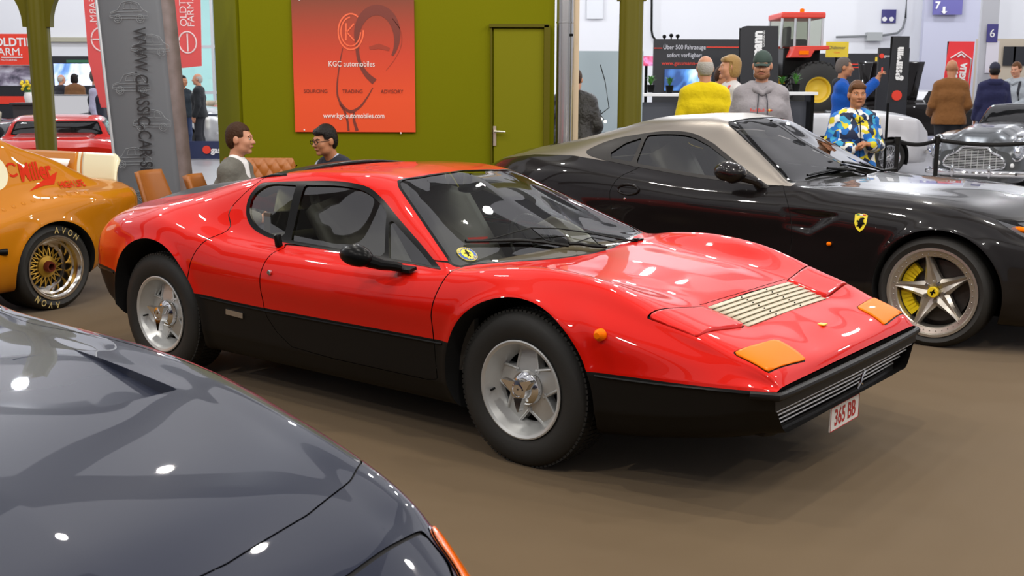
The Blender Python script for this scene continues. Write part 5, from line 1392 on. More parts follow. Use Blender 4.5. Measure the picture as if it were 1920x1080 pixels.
    return root
gold_racer()

# ================================================================== the dark blue bonnet in the foreground
T_NAVY = (-2.052, 2.864, -.6665)
NAVY = mat('navy_paint', (.010, .014, .032), .4, 0, 1.0, spec=.1)
def navy_car():
    root = thing('sports_car', 'dark navy coupe in the foreground, only its long bonnet and orange corner lamp in view', 'car', (T_NAVY[0], T_NAVY[1], 0), T_NAVY[2])
    L = [
     [(-2.4, 0, .3), (-1.8, 0, .18), (1.6, 0, .18), (2.2, 0, .3)],
     [(-2.4, .6, .3), (-1.8, .64, .18), (1.6, .62, .18), (2.2, .5, .3)],
     [(-2.4, .66, .36), (-1.8, .8, .22), (1.4, .78, .22), (1.9, .66, .26), (2.2, .54, .32)],
     [(-2.4, .7, .5), (-1.8, .85, .42), (0, .85, .4), (1.2, .84, .42), (1.7, .77, .42), (2.0, .70, .42), (2.2, .58, .43)],
     [(-2.4, .7, .6), (-1.8, .87, .58), (0, .865, .56), (1.2, .85, .56), (1.7, .79, .52), (2.0, .71, .48), (2.2, .59, .46)],
     [(-2.4, .69, .68), (-1.8, .865, .68), (0, .87, .68), (.6, .862, .68), (1.2, .825, .68), (1.6, .78, .62), (1.85, .75, .565), (2.0, .70, .51), (2.2, .59, .48)],
     [(-2.4, .67, .74), (-1.8, .845, .77), (0, .865, .78), (.6, .852, .785), (1.03, .825, .775), (1.4, .775, .735), (1.65, .755, .685), (1.83, .735, .62), (2.0, .68, .545), (2.2, .58, .49)],
     [(-2.4, .63, .79), (-1.8, .80, .83), (-.6, .84, .83), (0, .84, .85), (.56, .825, .855), (.82, .81, .85), (1.03, .79, .838), (1.38, .74, .80), (1.65, .715, .745), (1.78, .705, .698), (1.85, .695, .655), (2.0, .64, .575), (2.2, .56, .50)],
     [(-2.4, .5, .84), (-1.8, .64, .90), (-1.2, .6, 1.1), (-.8, .56, 1.16), (-.5, .60, 1.10), (-.2, .70, .965), (0, .755, .885), (.3, .70, .868), (.6, .68, .868), (1.03, .65, .852), (1.4, .61, .812), (1.65, .58, .762), (1.85, .56, .69), (2.0, .53, .60), (2.2, .47, .51)],
     [(-2.4, .4, .86), (-1.8, .5, .96), (-1.2, .46, 1.18), (-.8, .44, 1.215), (-.5, .46, 1.17), (-.2, .5, 1.02), (0, .52, .905), (.3, .5, .882), (.6, .5, .875), (1.03, .46, .856), (1.4, .43, .82), (1.65, .41, .776), (1.85, .4, .705), (2.0, .38, .615), (2.2, .34, .515)],
     [(-2.4, .2, .87), (-1.8, .25, 1.0), (-1.2, .25, 1.22), (-.8, .24, 1.24), (-.5, .26, 1.20), (-.2, .26, 1.06), (0, .26, .93), (.15, .25, .90), (.6, .24, .885), (1.03, .23, .865), (1.4, .22, .828), (1.65, .2, .786), (1.85, .2, .72), (2.0, .2, .63), (2.2, .17, .52)],
     [(-2.4, 0, .87), (-1.8, 0, 1.01), (-1.2, 0, 1.225), (-.8, 0, 1.245), (-.5, 0, 1.21), (-.2, 0, 1.07), (0, 0, .94), (.12, 0, .905), (.6, 0, .888), (1.03, 0, .868), (1.4, 0, .832), (1.65, 0, .79), (1.85, 0, .725), (2.0, 0, .635), (2.2, 0, .525)],
    ]
    xs = np.linspace(2.2, -2.4, 330)
    S = loft(L, xs, 12)
    S.N = S.normals()
    for sg in (-1, 1):     # bonnet outlet: a wedge-shaped recess, deepest at its front edge
        q = [(.60, sg * .53), (.60, sg * .62), (1.10, sg * .64), (1.10, sg * .40)]
        def wedge(s): return masked(poly_sd(TOP(s), [(.585, sg * .638), (1.10, sg * .612), (1.105, sg * .395), (.60, sg * .46)]), (s.N[:, 2] > .5) & (s.V[:, 2] > .6))
        v, S = S.cut(wedge(S))
        t = np.clip((v.V[:, 0] - .59) / .51, 0, 1)
        edge = v.V.copy()
        fl = Surf(v.V - np.column_stack([0 * t, 0 * t, .034 * t]), v.F, v.N); fl.build('vent_floor', NAVY, root)
        # walls of the recess follow the cut edge
        cnt = {}
        for f in v.F:
            for i in range(len(f)):
                a, b = f[i], f[(i + 1) % len(f)]; cnt[(a, b)] = cnt.get((a, b), 0) + 1
        wl = MB()
        for (a, b) in cnt:
            if (b, a) not in cnt:
                wl.add([edge[a], edge[b], fl.V[b], fl.V[a]], [(0, 1, 2, 3)])
        wl.build('vent_wall', NAVY, root, smooth=50)
    seam_c = [(1.84, 0), (1.82, .2), (1.765, .42), (1.685, .63), (1.60, .735)]
    hood = [(.06, 0), (.03, .55), (.0, .73), (.5, .78), (1.0, .775), (1.4, .752), (1.60, .738), (1.64, .70), (1.69, .62), (1.755, .44), (1.81, .2), (1.83, 0)]
    hp = hood + [(x, -y) for x, y in hood[::-1][1:-1]]
    ok = lambda q: (q.N[:, 2] > .3) & (q.V[:, 0] > -.1) & (q.V[:, 2] > .5)
    hd, gap, S = peel(S, lambda q: masked(poly_sd(TOP(q), hp), ok(q)), .004)
    gap.push(-.006).build('bonnet_gap', SEAM, root); hd.build('hood', NAVY, root)
    for sg in (-1, 1):
        lid = [(1.855, sg * .66), (1.905, sg * .40), (1.93, sg * .25), (2.12, sg * .25), (2.09, sg * .45), (2.02, sg * .60), (1.93, sg * .66)]
        ld, gap, S = peel(S, lambda q: masked(poly_sd(TOP(q), lid), ok(q)), .008)
        gap.push(-.006).build('lid_gap', SEAM, root); ld.build('headlight_cover', NAVY, root)
        lamp = cubic([(1.84, .700), (1.87, .672), (1.95, .655), (2.06, .595), (2.12, .60), (2.08, .655), (1.97, .715), (1.88, .728)], 4, True)
        lm, gap, S = peel(S, lambda q: masked(poly_sd(TOP(q) * [1, sg], lamp), (q.V[:, 0] > 1.7) & (q.V[:, 2] > .49) & (q.N[:, 2] > -.1)), .005)
        if gap.F: gap.push(.002).build('lamp_seal', CHROME, root)
        if lm.F: lm.push(.008).build('corner_lamp', mat('orange_lens', (.90, .16, .004), .15, 0, .8), root, thick=.004)
    ws = [(.045, 0), (.03, .3), (-.0, .6), (-.03, .72), (-.08, .72), (-.3, .64), (-.55, .55), (-.66, .4), (-.68, 0)]
    wsp = ws + [(x, -y) for x, y in ws[::-1][1:-1]]
    w_in, S = S.cut(masked(poly_sd(TOP(S), wsp), (S.N[:, 2] > .2) & (S.V[:, 2] > .8)))
    pane, seal = w_in.cut(poly_sd(TOP(w_in), wsp) + .02)
    seal.push(.004).build('windscreen_surround', CHROME, root); pane.build('windscreen', GLASS, root)
    side = [(-1.3, .87), (-1.1, 1.08), (-.8, 1.12), (-.5, 1.08), (-.1, .89)]
    S = pane_set(S, side, [('side_window', [(-1.25, .89), (-1.08, 1.06), (-.8, 1.1), (-.52, 1.06), (-.18, .90)])], root, CHROME, GLASS, .4)
    S.build('body', NAVY, root)
    c = MB(); c.box((-.8, 0, .4), (1.6, 1.4, .04)); c.grid(lambda u, v: (-.02 - .35 * v, (u - .5) * 1.35, .86 - .02 * v), 6, 4); c.build('cabin', CABIN, root)
    # polished strip along the wing and the chrome door mirror
    wl = MB()
    w = MB(); w.tube([(.03 - .02 * abs(t), t, .93 - .02 * abs(t)) for t in np.linspace(-.6, .6, 9)], .006, 6); w.build('wiper_rail', CHROME, root)
    return root
navy_car()
# ================================================================== cars further back
def body_of(belt, width, roof=None, sill=.2, n=150, crown=.05, dip=0.0, sub=6):
    """generic shell: belt height, half width and optional roof along x"""
    x0, x1 = belt[0][0], belt[-1][0]; st = np.linspace(x0, x1, 44)
    b = pchip(*zip(*belt), st); w = pchip(*zip(*width), st); r = pchip(*zip(*roof), st) if roof else b * 0
    K = [[] for _ in range(11)]
    for x, bb, ww, rr in zip(st, b, w, r):
        g = float(np.clip((rr - bb - .04) / .3, 0, 1)); hh = bb - sill
        P = [(0, sill), (.7 * ww, sill), (.92 * ww, sill + .04), (ww, sill + .35 * hh), (ww, sill + .6 * hh), (.985 * ww, sill + .82 * hh), (.93 * ww, bb - .012), (.80 * ww, bb + .012 + .004 * g),
             ((.62 - .0 * g) * ww, max(bb + .03 - dip, rr - .045)), (.36 * ww, max(bb + crown - .01 - dip, rr - .010)), (0, max(bb + crown - dip, rr))]
        for k, q in enumerate(P): K[k].append((x, q[0], q[1]))
    S = loft(K, np.linspace(x1, x0, n), sub)
    return S
def end_caps(S, m, root, inset=0.0):
    for x in (S.V[:, 0].max(), S.V[:, 0].min()):
        ring = S.V[np.abs(S.V[:, 0] - x) < 1e-6]
        if len(ring) < 3: continue
        me = bpy.data.meshes.new('end_panel'); me.from_pydata(ring.tolist(), [], [tuple(range(len(ring)))]); me.update(); link('end_panel', me, m, root)
def plain_wheels(root, xs_, y, R, w=.18, rim=CHROME, wire=False, tyre=RUBBER):
    for x in xs_:
        for sg in (-1, 1):
            rr = R * .66; o = simple_tyre(-w / 2, R, w, rr, n=48).build('wheel', tyre, root); o.location = (x, sg * y, R + .008); o.rotation_euler = (0, 0, PI if sg > 0 else 0)
            r = MB(); r.lathe([(rr + .004, -w / 2 + .002), (rr - .01, -w / 2), (rr - .03, -w / 2 + .03), (.07, -w / 2 + .035), (.06, -w / 2 + .01), (.03, -w / 2 - .01), (0, -w / 2 - .012)], 40); r.build('rim', rim, o)
            if wire:
                s = MB()
                for k in range(24):
                    a = 2 * PI * k / 24; s.tube([(.05 * math.cos(a), -w / 2 + .0, .05 * math.sin(a)), (rr * math.cos(a + .25), -w / 2 + .01, rr * math.sin(a + .25))], .004, 4)
                s.build('wire_spokes', CHROME, o)
def frame_screen(root, x, hw, z0, z1, rake, m=CHROME):
    f = MB(); P = [(x, -hw, z0), (x - rake, -hw * .92, z1), (x - rake, hw * .92, z1), (x, hw, z0)]
    f.tube(P, .018, 6); f.tube([P[0], P[3]], .014, 6); f.build('windscreen_frame', m, root)
    g = MB(); g.add(P, [(0, 1, 2, 3)]); o = g.build('windscreen', GLASS, root, smooth=0)
def cockpit(S, poly, root, depth=.35, m=CABIN):
    d = masked(poly_sd(TOP(S), poly), S.N[:, 2] > .3)
    c, S = S.cut(d)
    v = c.V.copy(); cnt = {}
    for f in c.F:
        for i in range(len(f)): cnt[(f[i], f[(i + 1) % len(f)])] = 1
    mb = MB(); mb.add(v - [0, 0, depth], [tuple(f) for f in c.F])
    for a, b in cnt:
        if (b, a) not in cnt: mb.add([v[a], v[b], v[b] - [0, 0, depth], v[a] - [0, 0, depth]], [(0, 1, 2, 3)])
    mb.build('cockpit', m, root)
    return S
REDP2 = mat('red_paint_deep', (.55, .012, .006), .35, 0, 1.0, spec=.1); SILVP = mat('silver_paint', (.55, .56, .57), .3, .7, .8); WHITEP = mat('white_paint', (.75, .75, .76), .3, 0, .8)

def red_fastback():
    p = at(112, 240, 15.2)
    root = thing('parked_coupe', 'red coupe behind the gold racer, seen from the rear through its dark rear window', 'car', (p.x, 15.2, 0), YAW_(106))
    S = body_of([(-1.75, .80), (-1.5, .88), (-.6, .86), (.5, .84), (1.4, .80), (2.2, .62)], [(-1.75, .80), (-1.3, .90), (0, .88), (1.6, .88), (2.2, .72)],
                [(-1.75, .70), (-.70, .80), (-.56, .90), (-.42, 1.08), (-.34, 1.125), (.1, 1.175), (.6, 1.13), (1.25, .85), (1.4, .5), (2.2, .5)], crown=.03, n=260)
    for cx in (-1.15, 1.3): S = arch_cut(S, cx, .32, .36)
    rw = [(-.56, .925), (.56, .925), (.50, 1.095), (-.50, 1.095)]
    RV = lambda q: masked(poly_sd(q.V[:, [1, 2]], rw), (q.N[:, 0] < -.15) & (q.V[:, 0] < -.2))
    inn, S = S.cut(RV(S)); core, fr_ = inn.cut(poly_sd(inn.V[:, [1, 2]], rw) + .015); fr_.build('window_frame', TRIM, root); core.push(-.004).build('rear_window', GLASS, root)
    ws = [(.62, 0), (.60, .5), (1.05, .66), (1.22, .6), (1.3, 0)]; ws = ws + [(x, -y) for x, y in ws[::-1][1:-1]]
    w_, S = S.cut(masked(poly_sd(TOP(S), ws), (S.N[:, 2] > .1) & (S.V[:, 2] > .8))); w_.build('windscreen', GLASS, root)
    S = pane_set(S, [(-.5, .90), (-.35, 1.08), (.2, 1.12), (.6, 1.06), (1.0, .90)], [('side_window', [(-.44, .915), (-.32, 1.06), (.2, 1.1), (.56, 1.05), (.92, .915)])], root, TRIM, GLASS, .4)
    vn, S = S.cut(masked(poly_sd(SIDE(S), [(-.62, .93), (-.56, 1.06), (-.50, 1.06), (-.54, .93)]), np.abs(S.V[:, 1]) > .3))
    for q in both_sides(vn): q.push(.002).build('pillar_vent', ALLOY, root)
    S.build('body', REDP2, root); end_caps(S, REDP2, root)
    b = MB(); b.grid(lambda u, v: (-.62 - .80 * v, (u - .5) * .98, .955 - .03 * v - .03 * (abs(2 * u - 1) > .9)), 16, 8); o = b.build('engine_lid', REDP2, root); o.modifiers.new('t', 'SOLIDIFY').thickness = .07
    b = MB(); b.box((0, 0, .55), (1.3, 1.3, .05)); b.build('cabin', DARK, root)
    for sg in (-1, 1):
        s = MB(); s.box((.05, sg * .34, .82), (.16, .44, .5), M=Matrix.Rotation(-.25, 3, 'Y')); s.build('seat', TRIM, root, bevel=.06)
    plain_wheels(root, (-1.15, 1.3), .76, .32, .22, ALLOY)
    for cx in (-1.15, 1.3): wheel_well(root, cx, .32, .358, .4, .86)
YAW_ = lambda d: math.radians(d)
red_fastback()

def roadster(label, px, Y, rz, paint, W=.80, L=2.0, z=.86, stripe=None, wire=True, seat=None, screen=True, R=.32, axle_px=None, xa=(-1.15, 1.2), fenders=True):
    p = at(px, 200, Y)
    root = thing('parked_roadster', label, 'car', (p.x, Y, 0), YAW_(rz))
    S = body_of([(-L, z * .72), (-L + .3, z * .92), (-.9, z * 1.0), (.2, z * 1.0), (1.2, z * .98), (L - .25, z * .84), (L, z * .60)], [(-L, W * .7), (-L + .4, W * .95), (0, W), (1.2, W), (L - .3, W * .86), (L, W * .6)], crown=.07)
    for cx in xa: arch_flare(S, cx, R, R + .05, .02, .04)
    S.N = S.normals()
    for cx in xa: S = arch_cut(S, cx, R, R + .05)
    S = cockpit(S, [(-.75, -.58 * W / .8), (-.75, .58 * W / .8), (.25, .6 * W / .8), (.30, 0), (.25, -.6 * W / .8)], root)
    S.build('body', paint, root); end_caps(S, paint, root)
    for sg in (-1, 1):
        s = MB(); s.grid(lambda u, v: (-.45 - .18 * u, sg * .32 + (v - .5) * .44, .6 + .5 * u), 6, 6); o = s.build('seat', seat or CABIN, root); o.modifiers.new('t', 'SOLIDIFY').thickness = .09
        if stripe:
            b = MB(); b.tube([(x, sg * (float(pchip([-L, -L + .4, 0, 1.2, L - .3, L], [W * .7, W * .95, W, W, W * .86, W * .6], [x])[0]) + .004), z * .84) for x in np.linspace(-L + .02, L - .05, 30)], .022, 6); b.build('side_moulding', stripe, root)
        b = MB(); b.lathe([(0, 0), (.09, .01), (.10, .03), (.09, .06)], 24, 'x', c=(0, 0, 0)); b.v = [(L - .22 - q[0], sg * W * .74 + q[1], z * .72 + q[2]) for q in b.v]; b.build('headlight', CHROME, root)
    for sx in (-1, 1):
        b = MB(); b.tube([(sx * (L - .12), -W * .95, .42), (sx * (L + .05), -W * .6, .42), (sx * (L + .09), 0, .42), (sx * (L + .05), W * .6, .42), (sx * (L - .12), W * .95, .42)], .035, 8); b.build('bumper', CHROME, root)
    if screen: frame_screen(root, .42, W * .78, z + .05, z + .42, .26)
    plain_wheels(root, xa, W - .12, R, .17, CHROME, wire)
    for cx in xa: wheel_well(root, cx, R, R + .048, .35, W - .03)
    return root
px_r = at(345, 256, 27.6).x
roadster('long silver roadster with a dark side moulding, behind the grey banner tower', 345 - 85, 27.6, 180, SILVP, .84, 2.15, 1.02, mat('moulding_blue', (.02, .03, .06), .4), seat=mat('seat_red', (.4, .03, .03), .5), xa=(-1.2, 1.2))
roadster('red open car with a cream interior beyond the silver roadster', 365, 31.5, 168, REDP2, .8, 2.0, .95, seat=CREAM)
roadster('dark grey open car with a chrome windscreen frame in front of the television', 140, 23.0, 262, mat('grey_paint', (.14, .15, .16), .25, .5, .8), .8, 2.0, .92, seat=LEATHER)
roadster('black vintage open car at the far left edge under the red board', -97, 18.2, 270, BLACKP, .78, 1.9, .95, seat=CREAM)
roadster('white open racing car behind the boy and the man in the cap', 1520, 20.6, 192, WHITEP, .80, 2.0, 1.08, screen=False, seat=TRIM)

def grille_car():
    p = at(1828, 290, 15.4)
    root = thing('parked_coupe', 'dark silver classic coupe facing forward with a wide chrome grille and wire-bright headlights', 'car', (p.x + 1.27, 17.1, 0), YAW_(233))
    S = body_of([(-2.2, .8), (-1.2, .92), (0, .92), (1.2, .94), (1.75, .90), (2.0, .82), (2.12, .70)], [(-2.2, .7), (-1.5, .82), (0, .83), (1.3, .84), (1.9, .78), (2.06, .68), (2.12, .58)],
                [(-2.2, .6), (-1.4, 1.0), (-.6, 1.3), (-.1, 1.32), (.5, .98), (.8, .6), (2.12, .5)], crown=.12, sill=.28)
    for cx in (-1.2, 1.25): S = arch_cut(S, cx, .33, .37)
    ws = [(-.05, .5), (.30, .64), (.52, .58), (.6, 0)]; ws = [(-.08, 0)] + ws; ws = ws + [(x, -y) for x, y in ws[::-1][1:-1]]
    w_, S = S.cut(masked(poly_sd(TOP(S), ws), (S.N[:, 2] > .1) & (S.V[:, 2] > .8))); w_.build('windscreen', GLASS, root)
    S.build('body', mat('gunmetal', (.16, .17, .18), .25, .6, .9), root); end_caps(S, mat('gunmetal', (.16, .17, .18), .25, .6, .9), root)
    sc = MB(); sc.grid(lambda u, v: (.95 + .45 * v, (u - .5) * .5, 1.02 + .045 * math.sin(PI * u) * (1 - .5 * v) - .0 * v), 12, 6); sc.build('bonnet_scoop', mat('gunmetal', (.16, .17, .18), .25, .6, .9), root)
    sm = MB(); sm.grid(lambda u, v: (1.405, (u - .5) * .46, .985 + .048 * math.sin(PI * u) * v), 12, 3); sm.build('scoop_mouth', DARK, root)
    out = cubic([(-.50, .52), (-.46, .62), (-.28, .70), (-.20, .76), (0, .775), (.20, .76), (.28, .70), (.46, .62), (.50, .52), (.36, .47), (0, .455), (-.36, .47)], 5, True)
    g = MB(); g.tube([(2.16, y, z) for y, z in out] + [(2.16, *out[0])], .016, 8, caps=False); g.build('grille_surround', CHROME, root)
    bk = MB(); bk.prism([tuple(q) for q in out], 2.10, 2.135, 'x'); bk.build('grille_back', DARK, root)
    gb = MB()
    for z in np.arange(.475, .77, .021):
        ys = []
        for y in np.linspace(-.5, .5, 101):
            if poly_sd(np.array([[y, z]]), out)[0] < -.01: ys.append(y)
        if len(ys) > 2: gb.box((2.145, (ys[0] + ys[-1]) / 2, z), (.012, ys[-1] - ys[0], .008))
    for y in np.linspace(-.35, .35, 8): gb.box((2.14, y, .60), (.012, .008, .24))
    gb.build('grille_bars', mat('grille_bright', (.75, .76, .78), .35, .5), root)
    for sg in (-1, 1):
        h = MB(); h.ball((0, 0, 0), (.15, .10, .14), 20); h.v = [(1.98 + a + c * -.45, sg * .66 + b, .755 + c) for a, b, c in h.v]; h.build('headlight', mat('headlight_glass', (.75, .78, .82), .06, .9), root)
        k = MB(); k.tube([(1.98 + .06 + .1 * math.cos(a) * 0 - .15 * .45 * math.sin(a), sg * .66 + .125 * math.cos(a), .755 + .155 * math.sin(a)) for a in np.linspace(0, 2 * PI, 33)], .014, 6, caps=False); k.build('headlight_rim', CHROME, root)
        i = MB(); i.ball((2.12, sg * .60, .53), (.03, .035, .035), 12); i.build('indicator_lamp', WHITE, root)
    b = MB(); b.tube([(1.85, -.86, .42), (2.12, -.78, .42), (2.24, -.45, .42), (2.27, 0, .42), (2.24, .45, .42), (2.12, .78, .42), (1.85, .86, .42)], .042, 10)
    b.build('bumper', CHROME, root)
    for sg in (-1, 1):
        o = MB(); o.ball((2.29, sg * .3, .45), (.035, .035, .09), 12); o.build('overrider', CHROME, root)
    plain_wheels(root, (-1.2, 1.25), .70, .33, .17, CHROME, True)
    for cx in (-1.2, 1.25): wheel_well(root, cx, .33, .368, .4, .8)
    root.scale = (1, .80, 1)
grille_car()

def open_bonnet_car():
    Y = 28.6; p = at(1735, 200, Y)
    root = thing('vintage_car', 'black vintage open car with its bonnet raised, right of the narrow black banner', 'car', (p.x, Y, 0), YAW_(190))
    S = body_of([(-1.9, .7), (-1.3, .98), (-.4, 1.05), (.3, 1.12), (1.3, 1.1), (1.8, 1.05), (1.85, .9)], [(-1.9, .5), (-1.2, .68), (0, .62), (.6, .5), (1.85, .36)], crown=.12, sill=.35)
    S = cockpit(S, [(-.9, -.5), (-.9, .5), (.1, .5), (.1, -.5)], root); S.build('body', BLACKP, root); end_caps(S, BLACKP, root)
    for sg in (-1, 1):
        b = MB(); b.grid(lambda u, v: (.35 + 1.35 * u, sg * (.10 + .30 * v), 1.20 + .95 * v - .25 * v * v * 0 + .06 * math.sin(PI * v)), 6, 10); o = b.build('bonnet_panel', BLACKP, root); o.modifiers.new('t', 'SOLIDIFY').thickness = .012
        for k in range(6):
            r = MB(); r.tube([(.50 + .2 * k, sg * .16 - .012, 1.36), (.50 + .2 * k, sg * .33 - .012, 1.92)], .012, 5); r.build('bonnet_rib', TRIM, root)
        f = MB()
        for cx, R in ((1.35, .40), (-1.3, .42)):
            f.grid(lambda u, v: (cx + R * 1.06 * math.cos(.15 + PI * .9 * u), sg * (.48 + .26 * v), .37 + R * 1.06 * math.sin(.15 + PI * .9 * u) - .03 * (2 * v - 1) ** 2), 16, 6)
        o = f.build('mudguard', BLACKP, root); o.modifiers.new('t', 'SOLIDIFY').thickness = .012
        h = MB(); h.ball((1.75, sg * .42, .92), (.10, .10, .10), 14); h.build('headlight', CHROME, root)
    e = MB(); e.box((.95, 0, 1.0), (.9, .35, .3)); e.build('engine', mat('engine_grey', (.2, .2, .21), .4, .7), root, bevel=.03)
    frame_screen(root, .25, .5, 1.12, 1.45, .12)
    plain_wheels(root, (-1.3, 1.35), .60, .36, .15, mat('wheel_grey', (.25, .26, .28), .35, .6), True)
open_bonnet_car()

def tractor():
    Y = 25.0; k = Y / F_PX; p = at(1500, 150, Y)
    root = thing('tractor', 'red tractor with glazed cab and big yellow-rimmed wheel behind the man in the cap', 'tractor', (p.x, Y, .42), 0)
    X = lambda px: at(px, 150, Y).x - p.x
    Z = lambda py: at(1500, py, Y).z - .42
    rm = mat('tractor_red', (.68, .05, .03), .4); gm = mat('cab_grey', (.5, .52, .54), .4)
    b = MB(); b.box(((X(1455) + X(1537)) / 2, .5, Z(60)), (X(1537) - X(1455), 1.3, .13)); b.build('cab_roof', rm, root, bevel=.03)
    b = MB(); b.lathe([(0, 0), (.05, 0), (.05, .1), (0, .12)], 12, 'z', c=(X(1500), .2, Z(56))); b.build('beacon', AMBER, root)
    for px in (1458, 1482, 1508, 1533):
        for y in (-.1, 1.1):
            b = MB(); b.tube([(X(px) - .04 * (px < 1470), y, Z(118)), (X(px), y, Z(64))], .028, 6); b.build('cab_pillar', gm, root)
    for y in (-.1, 1.1):
        b = MB(); b.box(((X(1458) + X(1533)) / 2, y, Z(91)), (X(1533) - X(1458), .01, 53 * k)); b.build('cab_glass', GLASS, root)
    s = MB(); s.box((X(1495), .5, Z(110)), (.45, .45, .16)); s.box((X(1495) - .18, .5, Z(97)), (.1, .45, .4)); s.build('seat', TRIM, root, bevel=.04)
    f = MB(); f.prism([(X(1470), Z(139)), (X(1478), Z(118)), (X(1541), Z(117)), (X(1543), Z(124)), (X(1515), Z(126)), (X(1508), Z(139))], -.35, .1, 'y'); f.build('mudguard', rm, root, bevel=.015)
    l = MB(); l.box((X(1495), -.36, Z(130)), (.2, .03, .08)); l.build('tail_lamp', AMBER, root)
    b = MB(); b.box((X(1500), .5, Z(147)), (.8, .9, .6)); b.build('body', TRIM, root, bevel=.03)
    b = MB(); b.box((X(1500), 2.0, Z(136)), (.7, 1.6, .5)); b.build('bonnet', rm, root, bevel=.06)
    b = MB(); b.box((X(1500) + .36, 2.0, Z(136)), (.02, 1.1, .3)); b.build('bonnet_grille', TRIM, root)
    for px, R, yy in ((1524, .60, -.2), (1470, .60, 1.2), (1519, .42, 2.4), (1481, .42, 2.4)):
        t = MB(); w = .36; rr = R * .46
        t.lathe([(rr, -w / 2), (R * .8, -w / 2 - .02), (R - .03, -w / 2 + .03), (R - .03, w / 2 - .03), (R * .8, w / 2 + .02), (rr, w / 2)], 48, closed=True)
        for q in range(26):
            a = 2 * PI * q / 26
            for sg in (-1, 1):
                a2 = a + sg * .06; t.box(((R - .015) * math.cos(a2), sg * .09, (R - .015) * math.sin(a2)), (.05, .19, .05), M=Matrix.Rotation(-a2, 3, 'Y') @ Matrix.Rotation(sg * .5, 3, 'X'))
        o = t.build('wheel', RUBBER, root); o.location = (X(px), yy, (.68 if R > .5 else .50))
        r = MB(); r.lathe([(rr, -w / 2 + .0), (rr - .03, -w / 2 + .02), (rr - .06, -w / 2 + .1), (.12, -w / 2 + .13), (0, -w / 2 + .1)], 36); r.build('rim', mat('rim_yellow', (.72, .48, .03), .4), o)
    pl = MB(); pl.box((p.x + .1, Y + 1.1, .44), (2.2, 4.2, .86)); tag(pl.build('podium', PANELB, bevel=.01), 'low black podium the red tractor stands on', 'podium')
    root.location.z = .80
tractor()
def flowers():
    Y = 18.5; p = at(52, 197, Y); t = thing('flower_vase', 'yellow flowers in a vase beside the left olive post', 'flowers', (p.x, Y, p.z))
    v = MB(); v.lathe([(0, 0), (.05, 0), (.07, .1), (.05, .16), (.045, .16)], 16, 'z'); v.build('vase', WHITE, t)
    s = MB(); f = MB(); r = random.Random(3)
    for k in range(16):
        a = r.uniform(0, 6.28); d = r.uniform(.02, .12); h = r.uniform(.2, .34); s.tube([(0, 0, .1), (d * math.cos(a), d * math.sin(a), h)], .004, 4); f.ball((d * math.cos(a), d * math.sin(a), h), .028, 8)
    s.build('stems', mat('leaf_green', (.06, .22, .03), .5), t); f.build('blossoms', mat('petal_yellow', (.80, .62, .02), .6), t)
    c = MB(); c.box((p.x, Y + .05, p.z - .02), (.46, .5, .03)); c.box((p.x, Y + .05, (p.z - .035) / 2), (.4, .4, p.z - .04)); tag(c.build('side_table', mat('table_dark', (.05, .045, .05), .5), smooth=0), 'dark table carrying the yellow flowers behind the red coupe', 'table')
flowers()
# ================================================================== people: one continuous skin each, clothes and hair as parts
def surface_nets(D, org, h):
    """isosurface D=0 of a 3-D array -> vertices, quads"""
    nx, ny, nz = D.shape; s = D < 0
    c = np.zeros((nx - 1, ny - 1, nz - 1), np.int8)
    for i in (0, 1):
        for j in (0, 1):
            for k in (0, 1): c += s[i:nx - 1 + i, j:ny - 1 + j, k:nz - 1 + k]
    act = np.argwhere((c > 0) & (c < 8))
    idx = np.full(c.shape, -1, int); idx[tuple(act.T)] = np.arange(len(act))
    P = np.zeros((len(act), 3)); W = np.zeros(len(act))
    cr = [(i, j, k) for i in (0, 1) for j in (0, 1) for k in (0, 1)]
    for a in range(8):
        for b in range(a + 1, 8):
            da = np.abs(np.subtract(cr[a], cr[b]))
            if da.sum() != 1: continue
            va = D[act[:, 0] + cr[a][0], act[:, 1] + cr[a][1], act[:, 2] + cr[a][2]]; vb = D[act[:, 0] + cr[b][0], act[:, 1] + cr[b][1], act[:, 2] + cr[b][2]]
            m = (va < 0) != (vb < 0); t = np.where(m, va / np.where(m, va - vb, 1), 0)
            q = np.array(cr[a]) + t[:, None] * (np.array(cr[b]) - np.array(cr[a]))
            P += q * m[:, None]; W += m
    V = (act + P / W[:, None]) * h + org
    F = []
    for ax in range(3):
        sl0 = [slice(None)] * 3; sl1 = [slice(None)] * 3; sl0[ax] = slice(0, -1); sl1[ax] = slice(1, None)
        a, b = s[tuple(sl0)], s[tuple(sl1)]; e = np.argwhere(a != b)
        u, v = [(1, 2), (2, 0), (0, 1)][ax]
        e = e[(e[:, u] > 0) & (e[:, v] > 0) & (e[:, u] < D.shape[u] - 1) & (e[:, v] < D.shape[v] - 1)]
        o = np.zeros((4, 3), int); o[1, u] = -1; o[2, u] = -1; o[2, v] = -1; o[3, v] = -1
        q = np.stack([idx[tuple((e + k).T)] for k in o], 1); ins = a[tuple(e.T)]
        q = np.where(ins[:, None], q, q[:, ::-1]); F.append(q)
    F = np.concatenate(F); F = F[(F >= 0).all(1)]
    return V, F

